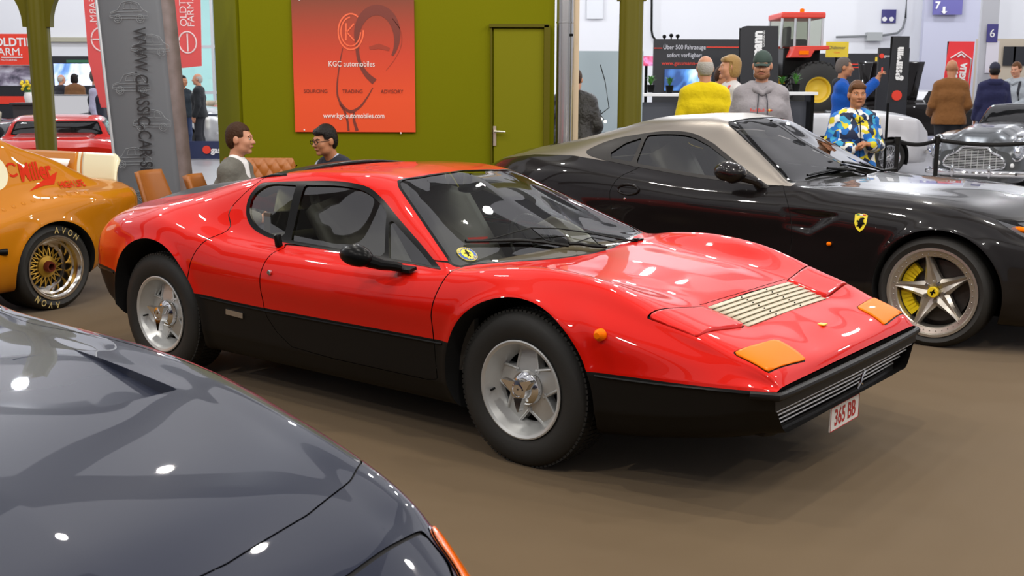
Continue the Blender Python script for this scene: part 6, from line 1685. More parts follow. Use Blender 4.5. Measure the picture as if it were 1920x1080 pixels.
class Clay:
    """smoothly blended capsules and ellipsoids"""
    def __init__(s): s.p = []
    def cap(s, a, b, ra, rb=None, k=.02, sub=False): s.p.append(('c', np.array(a, float), np.array(b, float), ra, ra if rb is None else rb, k, sub)); return s
    def ell(s, c, r, k=.02, R=None, sub=False): s.p.append(('e', np.array(c, float), np.array(r, float), R, 0, k, sub)); return s
    def grow(s, d):
        q = Clay()
        for p in s.p: q.p.append((p[0], p[1], p[2], p[3] + d, p[4] + d, p[5], p[6]) if p[0] == 'c' else (p[0], p[1], p[2] + d, p[3], 0, p[5], p[6]))
        return q
    def box(s, p):
        if p[0] == 'c':
            r = max(p[3], p[4]); return np.minimum(p[1], p[2]) - r, np.maximum(p[1], p[2]) + r
        r = p[2].max(); return p[1] - r, p[1] + r
    def mesh(s, h, fields=()):
        bs = [s.box(p) for p in s.p if not p[6]]
        lo = np.min([b[0] for b in bs], 0) - 4 * h; hi = np.max([b[1] for b in bs], 0) + 4 * h
        n = np.ceil((hi - lo) / h).astype(int) + 1
        D = np.full(n, 1.0); ax = [lo[i] + h * np.arange(n[i]) for i in range(3)]
        for p in s.p:
            l, u = s.box(p); mg = p[5] + 3 * h + .02
            i0 = np.clip(((l - mg - lo) / h).astype(int), 0, n - 1); i1 = np.clip(((u + mg - lo) / h).astype(int) + 2, 0, n)
            if (i1 <= i0).any(): continue
            X, Y, Z = np.meshgrid(ax[0][i0[0]:i1[0]], ax[1][i0[1]:i1[1]], ax[2][i0[2]:i1[2]], indexing='ij')
            if p[0] == 'c':
                a, b = p[1], p[2]; e = b - a; L2 = max(e @ e, 1e-9)
                wx, wy, wz = X - a[0], Y - a[1], Z - a[2]
                t = np.clip((wx * e[0] + wy * e[1] + wz * e[2]) / L2, 0, 1)
                d = np.sqrt((wx - t * e[0]) ** 2 + (wy - t * e[1]) ** 2 + (wz - t * e[2]) ** 2) - (p[3] + (p[4] - p[3]) * t)
            else:
                wx, wy, wz = X - p[1][0], Y - p[1][1], Z - p[1][2]
                if p[3] is not None:
                    R = p[3]; wx, wy, wz = wx * R[0, 0] + wy * R[1, 0] + wz * R[2, 0], wx * R[0, 1] + wy * R[1, 1] + wz * R[2, 1], wx * R[0, 2] + wy * R[1, 2] + wz * R[2, 2]
                r = p[2]; k0 = np.sqrt((wx / r[0]) ** 2 + (wy / r[1]) ** 2 + (wz / r[2]) ** 2); k1 = np.sqrt((wx / r[0] ** 2) ** 2 + (wy / r[1] ** 2) ** 2 + (wz / r[2] ** 2) ** 2)
                d = k0 * (k0 - 1) / np.maximum(k1, 1e-6)
            sl = (slice(i0[0], i1[0]), slice(i0[1], i1[1]), slice(i0[2], i1[2])); o = D[sl]; k = p[5]
            if p[6]: hh = np.clip(.5 - .5 * (o + d) / k, 0, 1); D[sl] = o * (1 - hh) + (-d) * hh + k * hh * (1 - hh)
            else: hh = np.clip(.5 + .5 * (o - d) / k, 0, 1); D[sl] = o * (1 - hh) + d * hh - k * hh * (1 - hh)
        for fn in fields:
            X, Y, Z = np.meshgrid(*ax, indexing='ij'); D = np.maximum(D, fn(X, Y, Z))
        return surface_nets(D, lo, h)
    def build(s, name, h, m, parent=None, fields=()):
        V, F = s.mesh(h, fields)
        me = bpy.data.meshes.new(name); me.from_pydata(V.tolist(), [], F.tolist()); me.update(); me.shade_smooth()
        return link(name, me, m, parent)

SKIN = [mat('skin_fair', (.56, .27, .165), .5, spec=.35), mat('skin_tan', (.46, .20, .10), .5, spec=.35)]
EYEW = mat('eye_white', (.75, .72, .68), .25); EYED = mat('eye_dark', (.02, .012, .008), .2); LIP = mat('lip', (.42, .14, .10), .5)
HAIRM = {'brown': mat('hair_brown', (.045, .018, .007), .55, spec=.2, bump=(70, .7, .012)), 'black': mat('hair_black', (.010, .007, .006), .45, spec=.2, bump=(70, .7, .012)), 'grey': mat('hair_grey', (.42, .40, .37), .7, spec=.2, bump=(70, .7, .012)), 'blond': mat('hair_blond', (.36, .22, .08), .5, spec=.2, bump=(70, .7, .012)), 'chestnut': mat('hair_chestnut', (.11, .045, .015), .55, spec=.2, bump=(70, .7, .012)), 'salt': mat('hair_salt', (.12, .10, .09), .7, spec=.2, bump=(70, .7, .012))}
V3 = lambda *a: np.array(a, float)

def person(label, loc, rz, height=1.78, skin=0, hair='brown', style='short', yaw=0, tilt=0, lean=0, seated=False, arms=None, hands=None, top=None, legs=None, shoes=None,
           vox=.010, cat='person', extra=None, group=None, build_=1.0, collar=None, hood=None):
    """faces -Y before turning by rz. arms: {'l': (elbow, wrist, finger_dir), 'r': ...}; person's left is +X"""
    H = height / 1.78
    pel = V3(0, .0, .95) if not seated else V3(0, .0, .425)
    def sp(x, y, z):      # spine point given for the upright standing body
        d = V3(x, y, z - .95); c, s_ = math.cos(lean), math.sin(lean)
        return pel + V3(d[0], d[1] * c - d[2] * s_, d[1] * s_ + d[2] * c)
    W = build_
    B = Clay(); tor = Clay(); arm = {}; leg = Clay(); ft = Clay()
    tor.cap(sp(-.085, .012, .94), sp(.085, .012, .94), .112 * W, k=.06).cap(sp(-.07, .0, 1.08), sp(.07, .0, 1.08), .105 * W, k=.07).cap(sp(-.085, -.005, 1.27), sp(.085, -.005, 1.27), .118 * W, k=.08)
    tor.cap(sp(-.120, .012, 1.415), sp(.120, .012, 1.415), .060, k=.05).cap(sp(-.06, .02, 1.44), sp(.06, .02, 1.44), .06, k=.06)
    neck0, hc = sp(0, .02, 1.46), sp(0, -.012, 1.665)
    # head
    cy, sy = math.cos(yaw), math.sin(yaw); ct, st = math.cos(tilt), math.sin(tilt)
    Rh = np.array([[cy, -sy, 0], [sy, cy, 0], [0, 0, 1]]) @ np.array([[1, 0, 0], [0, ct, -st], [0, st, ct]])
    hs = 1.0 if height > 1.62 else 1.04
    HP = lambda *a: hc + Rh @ (V3(*a) * hs)
    hd = Clay()
    hd.ell(HP(0, .014, .030), V3(.074, .093, .088) * hs, .02, Rh).ell(HP(0, -.020, -.028), V3(.062, .070, .086) * hs, .03, Rh)
    hd.cap(HP(-.032, -.030, -.072), HP(.032, -.030, -.072), .031 * hs, k=.03).ell(HP(0, -.068, -.097), V3(.024, .020, .018) * hs, .02, Rh)
    hd.cap(HP(0, -.084, .008), HP(0, -.109, -.028), .008 * hs, .0125 * hs, k=.012).cap(HP(-.013, -.094, -.030), HP(.013, -.094, -.030), .0095 * hs, k=.008)
    hd.cap(HP(-.034, -.076, .020), HP(.034, -.076, .020), .013 * hs, k=.02)
    for sx in (-1, 1):
        hd.ell(HP(sx * .041, -.060, -.026), V3(.026, .024, .026) * hs, .025, Rh)
        hd.ell(HP(sx * .032, -.096, .002), V3(.015, .013, .010) * hs, .012, Rh, sub=True)
        hd.ell(HP(sx * .078, .016, -.006), V3(.011, .022, .033) * hs, .008, Rh)
    hd.cap(HP(-.019, -.086, -.060), HP(.019, -.086, -.060), .0085 * hs, k=.010)
    neck = Clay().cap(neck0, HP(0, .022, -.075), .058, .054, k=.03)
    # arms
    arms = arms or {}; hands = hands or {}
    dflt = {'l': (V3(.225, .03, 1.13), V3(.245, -.05, .90), V3(0, -.15, -1)), 'r': (V3(-.225, .03, 1.13), V3(-.245, -.05, .90), V3(0, -.15, -1))}
    for sd, sx in (('l', 1), ('r', -1)):
        a = arms.get(sd)
        if a is None:
            el, wr, fd = dflt[sd]; el, wr = sp(*el), sp(*wr)
        else: el, wr, fd = sp(*a[0]), sp(*a[1]), a[2]
        sh = sp(sx * .165, .012, 1.410)
        c = Clay(); c.ell(sh, V3(.056, .056, .058), .04); c.cap(sh, el, .048 * W, .041, k=.04).cap(el, wr, .041, .028, k=.03); arm[sd] = (c, sh, el, wr, V3(*fd) / np.linalg.norm(fd))
    # legs
    if seated: J = {1: (pel + V3(.09, -.02, -.02), pel + V3(.13, -.44, .0), pel + V3(.14, -.42, -.33)), -1: (pel + V3(-.09, -.02, -.02), pel + V3(-.13, -.44, .0), pel + V3(-.14, -.42, -.33))}
    else: J = {sx: (pel + V3(sx * .09, 0, -.03), pel + V3(sx * .10, -.02, -.45), pel + V3(sx * .105, .03, -.865)) for sx in (1, -1)}
    for sx in (1, -1):
        h_, k_, a_ = J[sx]
        leg.cap(h_, k_, .088 * W, .058, k=.05).cap(k_, a_, .056, .038, k=.03).ell(k_ + (a_ - k_) * .32 + V3(0, .02, 0), V3(.05, .055, .12), .03)
        ft.cap(a_ + V3(0, .035, -.045), a_ + V3(sx * .02, -.13, -.055), .034, .028, k=.03)
    for c in (tor, neck, hd, leg, ft): B.p += c.p
    for sd in 'lr':
        B.p += arm[sd][0].p
        _, sh, el, wr, fd = arm[sd]; sx = 1 if sd == 'l' else -1
        # palm, four fingers of different length, thumb from the side of the palm
        pose = hands.get(sd, ('relaxed', V3(sx * -1, 0, 0)))
        cn = V3(*pose[1]); cn = cn - fd * (cn @ fd); cn /= np.linalg.norm(cn)      # towards which the fingers curl
        side = np.cross(fd, cn)
        if side @ V3(0, -1, 0) < 0 and pose[0] == 'relaxed': side = -side
        if len(pose) > 2: side = side * pose[2]
        pc = wr + fd * .05
        B.cap(wr, wr + fd * .02, .026, .026, k=.02)
        for q in (-1, 1): B.cap(wr + fd * .03 + side * q * .014, wr + fd * .085 + side * q * .026, .015, .013, k=.018)
        curl = {'relaxed': (.35, .75), 'grip': (1.0, 1.6), 'clasp': (.7, 1.2), 'flat': (.1, .2)}[pose[0]]
        for q, ln in zip((1.5, .5, -.5, -1.5), (.068, .077, .072, .056)):
            k0 = wr + fd * .088 + side * q * .0185
            d1 = fd * math.cos(curl[0]) + cn * math.sin(curl[0]); d2 = fd * math.cos(curl[1]) + cn * math.sin(curl[1])
            k1 = k0 + d1 * ln * .55; B.cap(k0 - fd * .01, k1, .0098, .009, k=.006).cap(k1, k1 + d2 * ln * .5, .009, .0075, k=.006)
        t0 = wr + fd * .03 + side * .024; t1 = t0 + (fd * .6 + side * .7 + cn * .35) / 1.0 * .035; t2 = t1 + (fd * .9 + side * .1 + cn * .35) * .032
        B.cap(t0, t1, .014, .011, k=.012).cap(t1, t2, .011, .009, k=.006)
    root = B.build('person', vox, SKIN[skin])
    root.location = loc; root.rotation_euler = (0, 0, rz); root.scale = (H, H, H)
    tag(root, label, cat, group)
    g = vox * 1.05
    # ---- face details
    for sx in (-1, 1):
        e = MB(); e.ball(tuple(HP(sx * .0315, -.0785, .002)), (.0125 * hs, .0095 * hs, .0062 * hs), 12); eo = e.build('eye', EYEW, root)
        e = MB(); e.ball(tuple(HP(sx * .0315, -.0862, .0025)), (.0056 * hs, .003 * hs, .0056 * hs), 10); e.build('iris', EYED, eo)
        b = MB(); b.tube([tuple(HP(sx * .016, -.089, .021)), tuple(HP(sx * .034, -.087, .027)), tuple(HP(sx * .050, -.074, .020))], .0042, 6); b.build('eyebrow', HAIRM.get(hair, EYED), root)
    l = MB(); l.tube([tuple(HP(-.022, -.089, -.060)), tuple(HP(-.008, -.0965, -.057)), tuple(HP(.008, -.0965, -.057)), tuple(HP(.022, -.089, -.060))], .0048, 6); l.build('lips', LIP, root)
    # ---- hair
    hm = HAIRM.get(hair)
    def HF(X, Y, Z):
        x, y, z = X - hc[0], Y - hc[1], Z - hc[2]
        return (x * Rh[0, 0] + y * Rh[1, 0] + z * Rh[2, 0]) / hs, (x * Rh[0, 1] + y * Rh[1, 1] + z * Rh[2, 1]) / hs, (x * Rh[0, 2] + y * Rh[1, 2] + z * Rh[2, 2]) / hs
    hv = min(vox, .007)
    if style in ('short', 'fringe', 'full'):
        c = Clay(); up = .006 if style == 'short' else .014
        c.ell(HP(0, .018, .036), V3(.080, .099, .093 + up) * hs, .02, Rh); c.ell(HP(0, .045, -.015), V3(.072, .066, .075) * hs, .03, Rh)
        if style == 'fringe': c.cap(HP(-.045, -.050, .078), HP(.045, -.054, .074), .024 * hs, .022 * hs, k=.03)
        if style == 'full': c.cap(HP(-.05, -.045, .095), HP(.05, -.05, .09), .026 * hs, k=.02)
        lim = .062 if style == 'short' else (.050 if style == 'fringe' else .064)
        def f(X, Y, Z):
            x, y, z = HF(X, Y, Z)
            face = np.minimum(-(y + .040 + .02 * (np.abs(x) > .06)), lim + .25 * (np.abs(x) ** 2) / .08 - z)       # in front and below the hairline
            ear = np.minimum(.034 - np.abs(y - .004), .012 - z)
            nape = -.075 - z
            return np.maximum(np.maximum(face, ear), nape)
        c.build('hair', hv, hm, root, (f,))
    elif style == 'ring':       # bald crown, hair round the back and sides
        c = Clay(); c.ell(HP(0, .020, .020), V3(.079, .097, .080) * hs, .02, Rh); c.ell(HP(0, .045, -.02), V3(.070, .066, .07) * hs, .03, Rh)
        def f(X, Y, Z):
            x, y, z = HF(X, Y, Z); ear = np.minimum(.030 - np.abs(y - .008), .010 - z)
            return np.maximum(np.maximum(np.maximum(-(y + .01), z - .060), ear), -.072 - z)
        c.build('hair', hv, hm, root, (f,))
    elif style == 'bob':
        c = Clay(); c.ell(HP(0, .022, .034), V3(.092, .106, .100) * hs, .02, Rh); c.ell(HP(0, .040, -.045), V3(.094, .078, .085) * hs, .04, Rh); c.cap(HP(-.05, -.055, .075), HP(.05, -.05, .08), .028, k=.02)
        def f(X, Y, Z):
            x, y, z = HF(X, Y, Z)
            return np.maximum(np.minimum(-(y + .022 - .03 * (np.abs(x) > .075)), .052 - z), -.105 - z)
        c.build('hair', hv, hm, root, (f,))
    elif style == 'cap':
        cm = mat(*extra['cap'])
        c = Clay(); c.ell(HP(0, .012, .040), V3(.084, .102, .098) * hs, .02, Rh)
        c.build('cap', hv, cm, root, (lambda X, Y, Z: .030 - HF(X, Y, Z)[2] + .10 * np.minimum(HF(X, Y, Z)[1], 0) * 0,))
        b = MB(); b.grid(lambda u, v: tuple(HP((u - .5) * .145 * (1 - .25 * v * v), -.062 - .085 * v * math.sqrt(max(0, 1 - (2 * u - 1) ** 2 * .75)) + .03 * (2 * u - 1) ** 2, .034 - .022 * v - .012 * (2 * u - 1) ** 2)), 14, 8)
        o = b.build('cap_brim', cm, root); o.modifiers.new('t', 'SOLIDIFY').thickness = .005
        if hm:
            c = Clay(); c.ell(HP(0, .026, .005), V3(.077, .094, .075) * hs, .02, Rh); c.ell(HP(0, .045, -.02), V3(.070, .066, .065) * hs, .03, Rh)
            c.build('hair', hv, hm, root, (lambda X, Y, Z: np.maximum(np.maximum(-(HF(X, Y, Z)[1] - .022), -.07 - HF(X, Y, Z)[2]), HF(X, Y, Z)[2] - .05),))
    # ---- clothes
    if legs:
        t = leg.grow(.014); t.cap(sp(-.085, .012, .94), sp(.085, .012, .94), .112 * W + .008, k=.06); t.build('trousers', g, legs, root)
    if shoes: ft.grow(.010).build('shoes', g, shoes, root)
    if top:
        m, th, name = top[0], top[1], top[2]
        c = tor.grow(th); cut = top[3] if len(top) > 3 else .93          # sleeve length
        c.cap(sp(-.090, .010, .90), sp(.090, .010, .90), .108 * W + th * .8, k=.06).cap(sp(-.090, .010, .84), sp(.090, .010, .84), .106 * W + th * .8, k=.06)
        if cut > 0:
            for sd in 'lr':
                _, sh, el, wr, fd = arm[sd]; c.ell(sh, V3(.054, .054, .056) + th, .03).cap(sh, el, .047 * W + th, .040 + th, k=.018)
                if cut > .5: c.cap(el, el + (wr - el) * cut, .040 + th, .031 + th, k=.018)
        if collar != 'none': c.cap(sp(-.028, .03, 1.475), sp(.028, .03, 1.475),   .050 + th * .35, k=.02)
        c.build(name, g, m, root, () if seated else (lambda X, Y, Z: .865 - Z,))
        if len(top) > 4:   # shirt sleeves showing beyond a vest
            s2 = Clay()
            for sd in 'lr':
                _, sh, el, wr, fd = arm[sd]; s2.ell(sh, V3(.060, .058, .060) + .008, .05).cap(sh, el, .050 * W + .010, .043 + .010, k=.04).cap(el, el + (wr - el) * .95, .043 + .010, .032 + .008, k=.03)
            s2.cap(sp(-.03, .02, 1.482), sp(.03, .02, 1.482), .060, k=.03)
            s2.build('shirt', g, top[4], root)
    if collar and collar != 'none':
        k = MB()
        for sx in (-1, 1):
            k.grid(lambda u, v: tuple(sp(sx * (.066 - .05 * u) * (1 + .08 * v), .045 - .13 * u + (-.012) * v, 1.515 - .035 * u - .05 * v)), 6, 3)
        o = k.build('collar', collar, root); o.modifiers.new('t', 'SOLIDIFY').thickness = .004
    if hood:
        c = Clay(); c.cap(sp(-.07, .075, 1.475), sp(.07, .075, 1.475), .060, k=.04).cap(sp(-.09, .055, 1.485), sp(-.055, -.075, 1.455), .042, .030, k=.03).cap(sp(.09, .055, 1.485), sp(.055, -.075, 1.455), .042, .030, k=.03).cap(sp(-.055, -.075, 1.455), sp(0, -.10, 1.42), .030, .018, k=.02).cap(sp(.055, -.075, 1.455), sp(0, -.10, 1.42), .030, .018, k=.02)
        c.build('hood', g, hood, root)
    return root, sp, HP
JE = mat('trouser_jeans', (.03, .05, .12), .8); DKT = mat('trouser_dark', (.015, .016, .022), .8); SHO = mat('shoe_dark', (.02, .015, .012), .5)
def cloth(nm, c, c2=None, sc=40): return mat(nm, c, .85, spec=.2, sheen=.1, noise=(sc, c2 or tuple(x * .75 for x in c), 4), bump=(7, .55, .06))
def px(x, y, Y): p = at(x, y, Y); return p
def stand(px_, Y): return (at(px_, 200, Y).x, Y, 0)
YAW = lambda d: math.radians(d)

# ---- the two men in conversation
sit = lambda px_, Y, z=0: (at(px_, 260, Y).x, Y, z)
GREYB = cloth('blazer_grey', (.17, .165, .14), (.10, .098, .085), 220)
r, sp, HP = person('seated person in a grey blazer and white shirt, facing right', sit(429, 9.05, -.0), YAW(82), 1.80, 0, 'brown', 'short', yaw=YAW(6), lean=YAW(6), seated=True,
    arms={'l': ((.21, -.05, 1.15), (.14, -.27, 1.10), (-.3, -1, .0)), 'r': ((-.22, -.03, 1.14), (-.16, -.26, 1.08), (.3, -1, 0))}, top=(GREYB, .022, 'blazer'), legs=DKT, shoes=SHO, vox=.008, collar='none', build_=1.08)
sh = Clay().cap(sp(0, -.115, 1.20), sp(0, -.04, 1.47), .040, .050, k=.02).cap(sp(-.03, .01, 1.49), sp(.03, .01, 1.49), .060, k=.03); sh.build('shirt', .008, mat('shirt_white', (.8, .8, .8), .7), r)
lp = MB()
for sx in (-1, 1): lp.grid(lambda u, v: tuple(sp(sx * (.07 - .035 * u + .05 * v), .02 - .16 * u, 1.50 - .27 * u - .03 * v)), 8, 3)
o = lp.build('lapel', GREYB, r); o.modifiers.new('t', 'SOLIDIFY').thickness = .008
VEST = cloth('vest_navy', (.022, .027, .042), None, 60); SHB = cloth('shirt_pale_blue', (.50, .55, .68), None, 90)
r, sp, HP = person('seated person with black hair, glasses and a dark quilted vest, facing left', sit(650, 9.75), YAW(-42), 1.80, 1, 'black', 'fringe', yaw=YAW(-8), tilt=YAW(6), lean=YAW(19), seated=True,
    arms={'l': ((.22, -.06, 1.15), (.16, -.28, 1.08), (-.3, -1, 0)), 'r': ((-.22, -.06, 1.15), (-.16, -.28, 1.08), (.3, -1, 0))}, top=(VEST, .022, 'vest', 0, SHB), legs=DKT, shoes=SHO, vox=.008, collar=SHB)
gl = MB()
for sx in (-1, 1):
    gl.tube([tuple(HP(sx * .034 + .024 * math.cos(a), -.104, .0 + .019 * math.sin(a))) for a in np.linspace(0, 2 * PI, 21)], .0028, 6)
    gl.tube([tuple(HP(sx * .058, -.102, .004)), tuple(HP(sx * .080, .0, .008))], .0026, 6)
gl.tube([tuple(HP(-.010, -.105, .004)), tuple(HP(.010, -.105, .004))], .0026, 6)
gl.build('glasses', TRIM, r)
st = MB()
# ---- behind the black car
YEL = cloth('jacket_yellow', (.80, .62, .008), (.70, .52, .006), 12)
person('person with white hair in a bright yellow jacket, seen from behind', stand(1318, 11.9), YAW(178), 1.87, 0, 'grey', 'ring', top=(YEL, .030, 'jacket'), legs=DKT, shoes=SHO, vox=.010,
    arms={'l': ((.235, .05, 1.14), (.22, -.14, .96), (0, -.6, -1)), 'r': ((-.235, .05, 1.14), (-.22, -.14, .96), (0, -.6, -1))}, build_=1.06, collar=YEL)
WHT = cloth('top_white', (.72, .70, .70), None, 30)
r, sp, HP = person('person with a blond bob, white top and red strap, in profile', stand(1365, 13.0), YAW(-78), 1.90, 0, 'blond', 'bob', yaw=YAW(-8), top=(WHT, .020, 'top'), legs=JE, shoes=SHO, vox=.010,
    arms={'l': ((.21, -.02, 1.14), (.10, -.24, 1.22), (-.3, -.4, .9)), 'r': ((-.21, .02, 1.14), (-.2, -.12, .98), (0, -.8, -.6))}, hands={'l': ('grip', V3(-1, 0, 0))})
b = MB(); b.tube([tuple(sp(.10, .14, 1.25)), tuple(sp(.115, .06, 1.49)), tuple(sp(.125, -.06, 1.47)), tuple(sp(.13, -.135, 1.30)), tuple(sp(.10, -.14, 1.10))], .022, 8, flat=.4); b.build('bag_strap', SIGNR, r)
b = MB(); b.tube([tuple(sp(-.03, -.03, 1.49)), tuple(sp(-.05, -.135, 1.30)), tuple(sp(0, -.155, 1.10))], .007, 6); b.build('lanyard', NAVYP, r)
person('dark-haired person looking down between the yellow jacket and the blond bob', stand(1350, 14.5), YAW(70), 1.80, 1, 'brown', 'short', tilt=YAW(14), top=(cloth('jacket_midnight', (.03, .03, .06)), .022, 'jacket'), legs=DKT, shoes=SHO, vox=.012)
HOOD = cloth('hoodie_grey', (.34, .32, .34), (.29, .27, .29), 30)
r, sp, HP = person('bearded person in a dark green cap and grey hooded sweatshirt', stand(1424, 10.9), YAW(-6), 1.88, 0, 'chestnut', 'cap', yaw=YAW(-10), tilt=YAW(6), top=(HOOD, .028, 'hoodie'), legs=JE, shoes=SHO, vox=.008, extra={'cap': ('cap_green', (.035, .06, .05), .8)}, hood=HOOD, collar='none', build_=1.06,
    arms={'l': ((.235, .04, 1.14), (.19, -.12, .98), (-.6, -.5, -.5)), 'r': ((-.235, .04, 1.14), (-.19, -.12, .98), (.6, -.5, -.5))})
bd = Clay(); bd.cap(HP(-.040, -.035, -.078), HP(.040, -.035, -.078), .033, k=.02).ell(HP(0, -.066, -.095), V3(.034, .026, .024), .02).cap(HP(-.03, -.088, -.047), HP(.03, -.088, -.047), .008, k=.01)
bd.build('beard', .007, mat('beard_ginger', (.20, .085, .035), .7), r)
for sx in (-1, 1):
    d = MB(); d.tube([tuple(sp(sx * .03, -.085, 1.44)), tuple(sp(sx * .04, -.155, 1.36)), tuple(sp(sx * .045, -.158, 1.22 + .02 * sx))], .005, 6); d.build('drawstring', mat('cord_dark', (.05, .05, .06), .7), r)
pk = Clay().cap(sp(-.07, -.135, 1.02), sp(.07, -.135, 1.02), .030, k=.03).cap(sp(-.10, -.12, .98), sp(.10, -.12, .98), .030, k=.03); pk.build('front_pocket', .009, HOOD, r)
M = Matrix([[1, 0, 0, 0], [0, 0, -1, 0], [0, 1, 0, 0], [0, 0, 0, 1]])
p = sp(-.045, -.158, 1.275); text('chest_lettering', 'Red Bull', .040, SIGNR, Matrix.Translation(p) @ M, r, sx=.95, bold=.0006)
p = sp(.062, -.160, 1.275)
for sx in (-1, 1):
    q = MB(); q.ball((p[0] + sx * .012, p[1] + .004, p[2]), (.016, .006, .009), 10); q.build('chest_emblem', mat('emblem_red', (.65, .06, .03), .6), r)
q = MB(); q.ball((p[0], p[1] + .003, p[2]), (.012, .005, .012), 10); q.build('chest_emblem_sun', mat('emblem_yellow', (.85, .55, .04), .6), r)
# ---- boy in the patterned jacket
cm = bpy.data.materials.new('camouflage_cloth'); cm.use_nodes = True; nt = cm.node_tree; bs = nt.nodes['Principled BSDF']; bs.inputs['Roughness'].default_value = .7
tc = nt.nodes.new('ShaderNodeTexCoord'); n1 = nt.nodes.new('ShaderNodeTexNoise'); n1.inputs['Scale'].default_value = 8; n1.inputs['Detail'].default_value = 2; nt.links.new(tc.outputs['Object'], n1.inputs['Vector'])
vo = nt.nodes.new('ShaderNodeTexVoronoi'); vo.inputs['Scale'].default_value = 17
mxv = nt.nodes.new('ShaderNodeVectorMath'); mxv.operation = 'MULTIPLY_ADD'; mxv.inputs[1].default_value = (.12, .12, .12); nt.links.new(n1.outputs['Color'], mxv.inputs[0]); nt.links.new(tc.outputs['Object'], mxv.inputs[2]); nt.links.new(mxv.outputs[0], vo.inputs['Vector'])
sepc = nt.nodes.new('ShaderNodeSeparateColor'); nt.links.new(vo.outputs['Color'], sepc.inputs[0]); rp = nt.nodes.new('ShaderNodeValToRGB'); rp.color_ramp.interpolation = 'CONSTANT'
for k, (pos, c) in enumerate(((0, (.01, .02, .06)), (.2, (.01, .16, .55)), (.42, (.80, .80, .78)), (.62, (.75, .62, .02)), (.75, (.04, .35, .60)), (.88, (.015, .04, .12)))):
    e = rp.color_ramp.elements[k] if k < 2 else rp.color_ramp.elements.new(pos)
    e.position = pos; e.color = (*c, 1)
nt.links.new(sepc.outputs[0], rp.inputs[0]); nt.links.new(rp.outputs[0], bs.inputs['Base Color'])
r, sp, HP = person('boy in a blue, white and yellow patterned jacket, hands together before his chest', (at(1603, 200, 10.35).x, 10.35, 0), YAW(4), 1.60, 1, 'chestnut', 'fringe', yaw=YAW(-4), top=(cm, .034, 'jacket', .90), legs=JE, shoes=SHO, vox=.0075, collar='none', build_=1.0,
    arms={'l': ((.25, .02, 1.16), (.085, -.23, 1.18), (-.9, -.1, .15)), 'r': ((-.25, .02, 1.16), (-.10, -.24, 1.14), (.95, -.1, .05))}, hands={'l': ('clasp', V3(0, .3, -1), -1), 'r': ('clasp', V3(0, .4, 1), 1)}, hood=cm)
z = MB(); z.tube([tuple(sp(0, -.172, 1.0)), tuple(sp(0, -.178, 1.25)), tuple(sp(0, -.12, 1.45))], .006, 6); z.build('zip', TRIM, r)
# ---- man photographing
BLU = cloth('jacket_blue', (.006, .085, .42), None, 20)
r, sp, HP = person('person in a blue jacket raising a red phone with both hands, in profile', stand(1576, 16.2), YAW(75), 1.95, 1, 'salt', 'short', yaw=YAW(5), top=(BLU, .026, 'jacket', .86), legs=DKT, shoes=SHO, vox=.010, hood=DKT, collar='none',
    arms={'l': ((.20, -.22, 1.30), (.07, -.42, 1.52), (-.1, -.3, 1)), 'r': ((-.20, -.20, 1.28), (-.06, -.42, 1.50), (.1, -.3, 1))}, hands={'l': ('grip', V3(0, -1, 0)), 'r': ('grip', V3(0, -1, 0))})
phm = MB(); c = sp(0, -.47, 1.63); phm.box(tuple(c), (.15, .012, .075)); po_ = phm.build('phone', SIGNR, None, bevel=.004)
po_.matrix_world = Matrix.Translation(r.location) @ Matrix.Rotation(YAW(75), 4, 'Z') @ Matrix.Scale(1.95 / 1.78, 4); tag(po_, 'red phone held up by the person in the blue jacket', 'phone')
# ---- right-hand visitors
BRN = cloth('jacket_suede', (.24, .10, .030), (.18, .075, .022), 25)
person('bald person in a brown suede jacket seen from behind, before the red banner', stand(1778, 18.5), YAW(168), 1.98, 1, None, 'bald', yaw=YAW(-14), top=(BRN, .028, 'jacket'), legs=DKT, shoes=SHO, vox=.011, collar=BRN, build_=1.05,
    arms={'l': ((.24, .03, 1.14), (.24, -.18, 1.02), (0, -1, 0)), 'r': ((-.24, .03, 1.14), (-.20, -.20, 1.02), (.2, -1, 0))})
NVY = cloth('hoodie_navy', (.022, .024, .075), None, 30)
person('person in a dark blue cap and navy hooded top, back turned, at the right', stand(1858, 20.4), YAW(172), 1.97, 1, 'black', 'cap', yaw=YAW(-10), top=(NVY, .028, 'hoodie'), legs=JE, shoes=SHO, vox=.011, extra={'cap': ('cap_navy', (.015, .016, .035), .8)}, hood=NVY, build_=1.08)
GRH = cloth('hoodie_pale', (.40, .43, .46), None, 30)
r, sp, HP = person('person in a pale grey hooded top with backpack straps, facing left at the far right', stand(1898, 22.4), YAW(-50), 2.02, 0, 'chestnut', 'short', tilt=YAW(10), top=(GRH, .026, 'hoodie'), legs=DKT, shoes=SHO, vox=.011, hood=GRH,
    arms={'l': ((.23, .0, 1.13), (.16, -.26, 1.06), (-.3, -1, 0)), 'r': ((-.23, .0, 1.13), (-.16, -.26, 1.06), (.3, -1, 0))})
for sx in (-1, 1):
    b = MB(); b.tube([tuple(sp(sx * .11, .14, 1.2)), tuple(sp(sx * .115, .07, 1.485)), tuple(sp(sx * .12, -.08, 1.46)), tuple(sp(sx * .13, -.148, 1.28)), tuple(sp(sx * .14, -.12, 1.12))], .022, 8, flat=.4); b.build('backpack_strap', DKT, r)
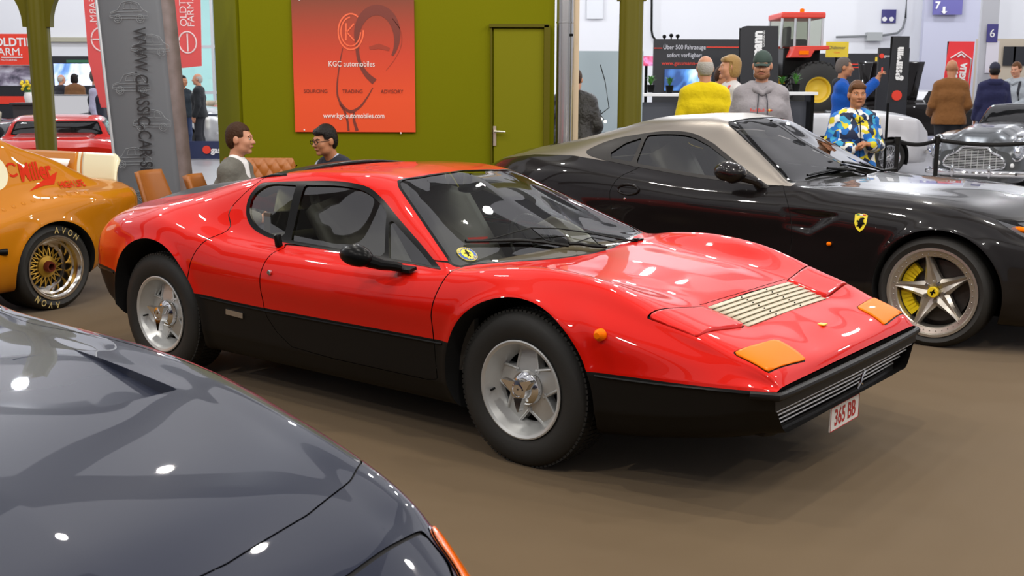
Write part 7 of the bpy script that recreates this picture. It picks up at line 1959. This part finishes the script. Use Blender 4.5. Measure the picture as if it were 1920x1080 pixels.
b = Clay().cap(sp(0, .20, 1.12), sp(0, .20, 1.36), .11, k=.02); b.build('backpack', .012, DKT, r)
QLT = mat('quilted_black', (.013, .011, .010), .5, bump=(28, .8, .02))
person('person in a black quilted jacket seen from behind, half hidden by the steel pipe', (at(1072, 200, 12.6).x, 12.6, 0), YAW(170), 1.76, 0, 'brown', 'short', tilt=YAW(30), lean=YAW(14), top=(QLT, .045, 'quilted_jacket'), legs=DKT, shoes=SHO, vox=.010, build_=1.12,
    arms={'l': ((.25, -.02, 1.15), (.20, -.24, 1.05), (-.2, -1, 0)), 'r': ((-.25, -.02, 1.15), (-.20, -.24, 1.05), (.2, -1, 0))})
# ---- far left visitors
SHL = cloth('shirt_lilac', (.45, .46, .62), None, 60)
person('person in a dark vest over a pale lilac shirt, standing beside the television', stand(181, 20.0), YAW(95), 1.80, 0, 'salt', 'short', top=(VEST, .022, 'vest', 0, SHL), legs=DKT, shoes=SHO, vox=.012, build_=1.05)
person('grey-haired person in a dark top before the television, left of the brown coat', stand(116, 29.9), YAW(150), 1.79, 0, 'grey', 'ring', top=(cloth('top_dark', (.03, .03, .04)), .022, 'top'), legs=DKT, shoes=SHO, vox=.014)
r, sp, HP = person('person in a brown coat with a fur collar watching the television, from behind', stand(141, 29.4), YAW(178), 1.80, 0, 'black', 'bob', top=(cloth('coat_brown', (.20, .095, .04)), .04, 'coat'), legs=DKT, shoes=SHO, vox=.014)
Clay().cap(sp(-.11, .05, 1.44), sp(.11, .05, 1.44), .07, k=.04).build('fur_collar', .014, mat('fur_beige', (.55, .42, .30), .9, bump=(60, .8, .01)), r)
person('person in a black jacket in profile by the hall windows', stand(371, 24.5), YAW(-88), 1.78, 0, 'grey', 'ring', top=(cloth('jacket_black', (.02, .022, .025)), .030, 'jacket'), legs=DKT, shoes=SHO, vox=.012)
person('person in a dark t-shirt partly hidden by the banner, by the hall windows', stand(343, 25.2), YAW(60), 1.74, 1, 'black', 'short', top=(cloth('tee_dark', (.02, .03, .04)), .015, 't_shirt', .4), legs=JE, shoes=SHO, vox=.013)
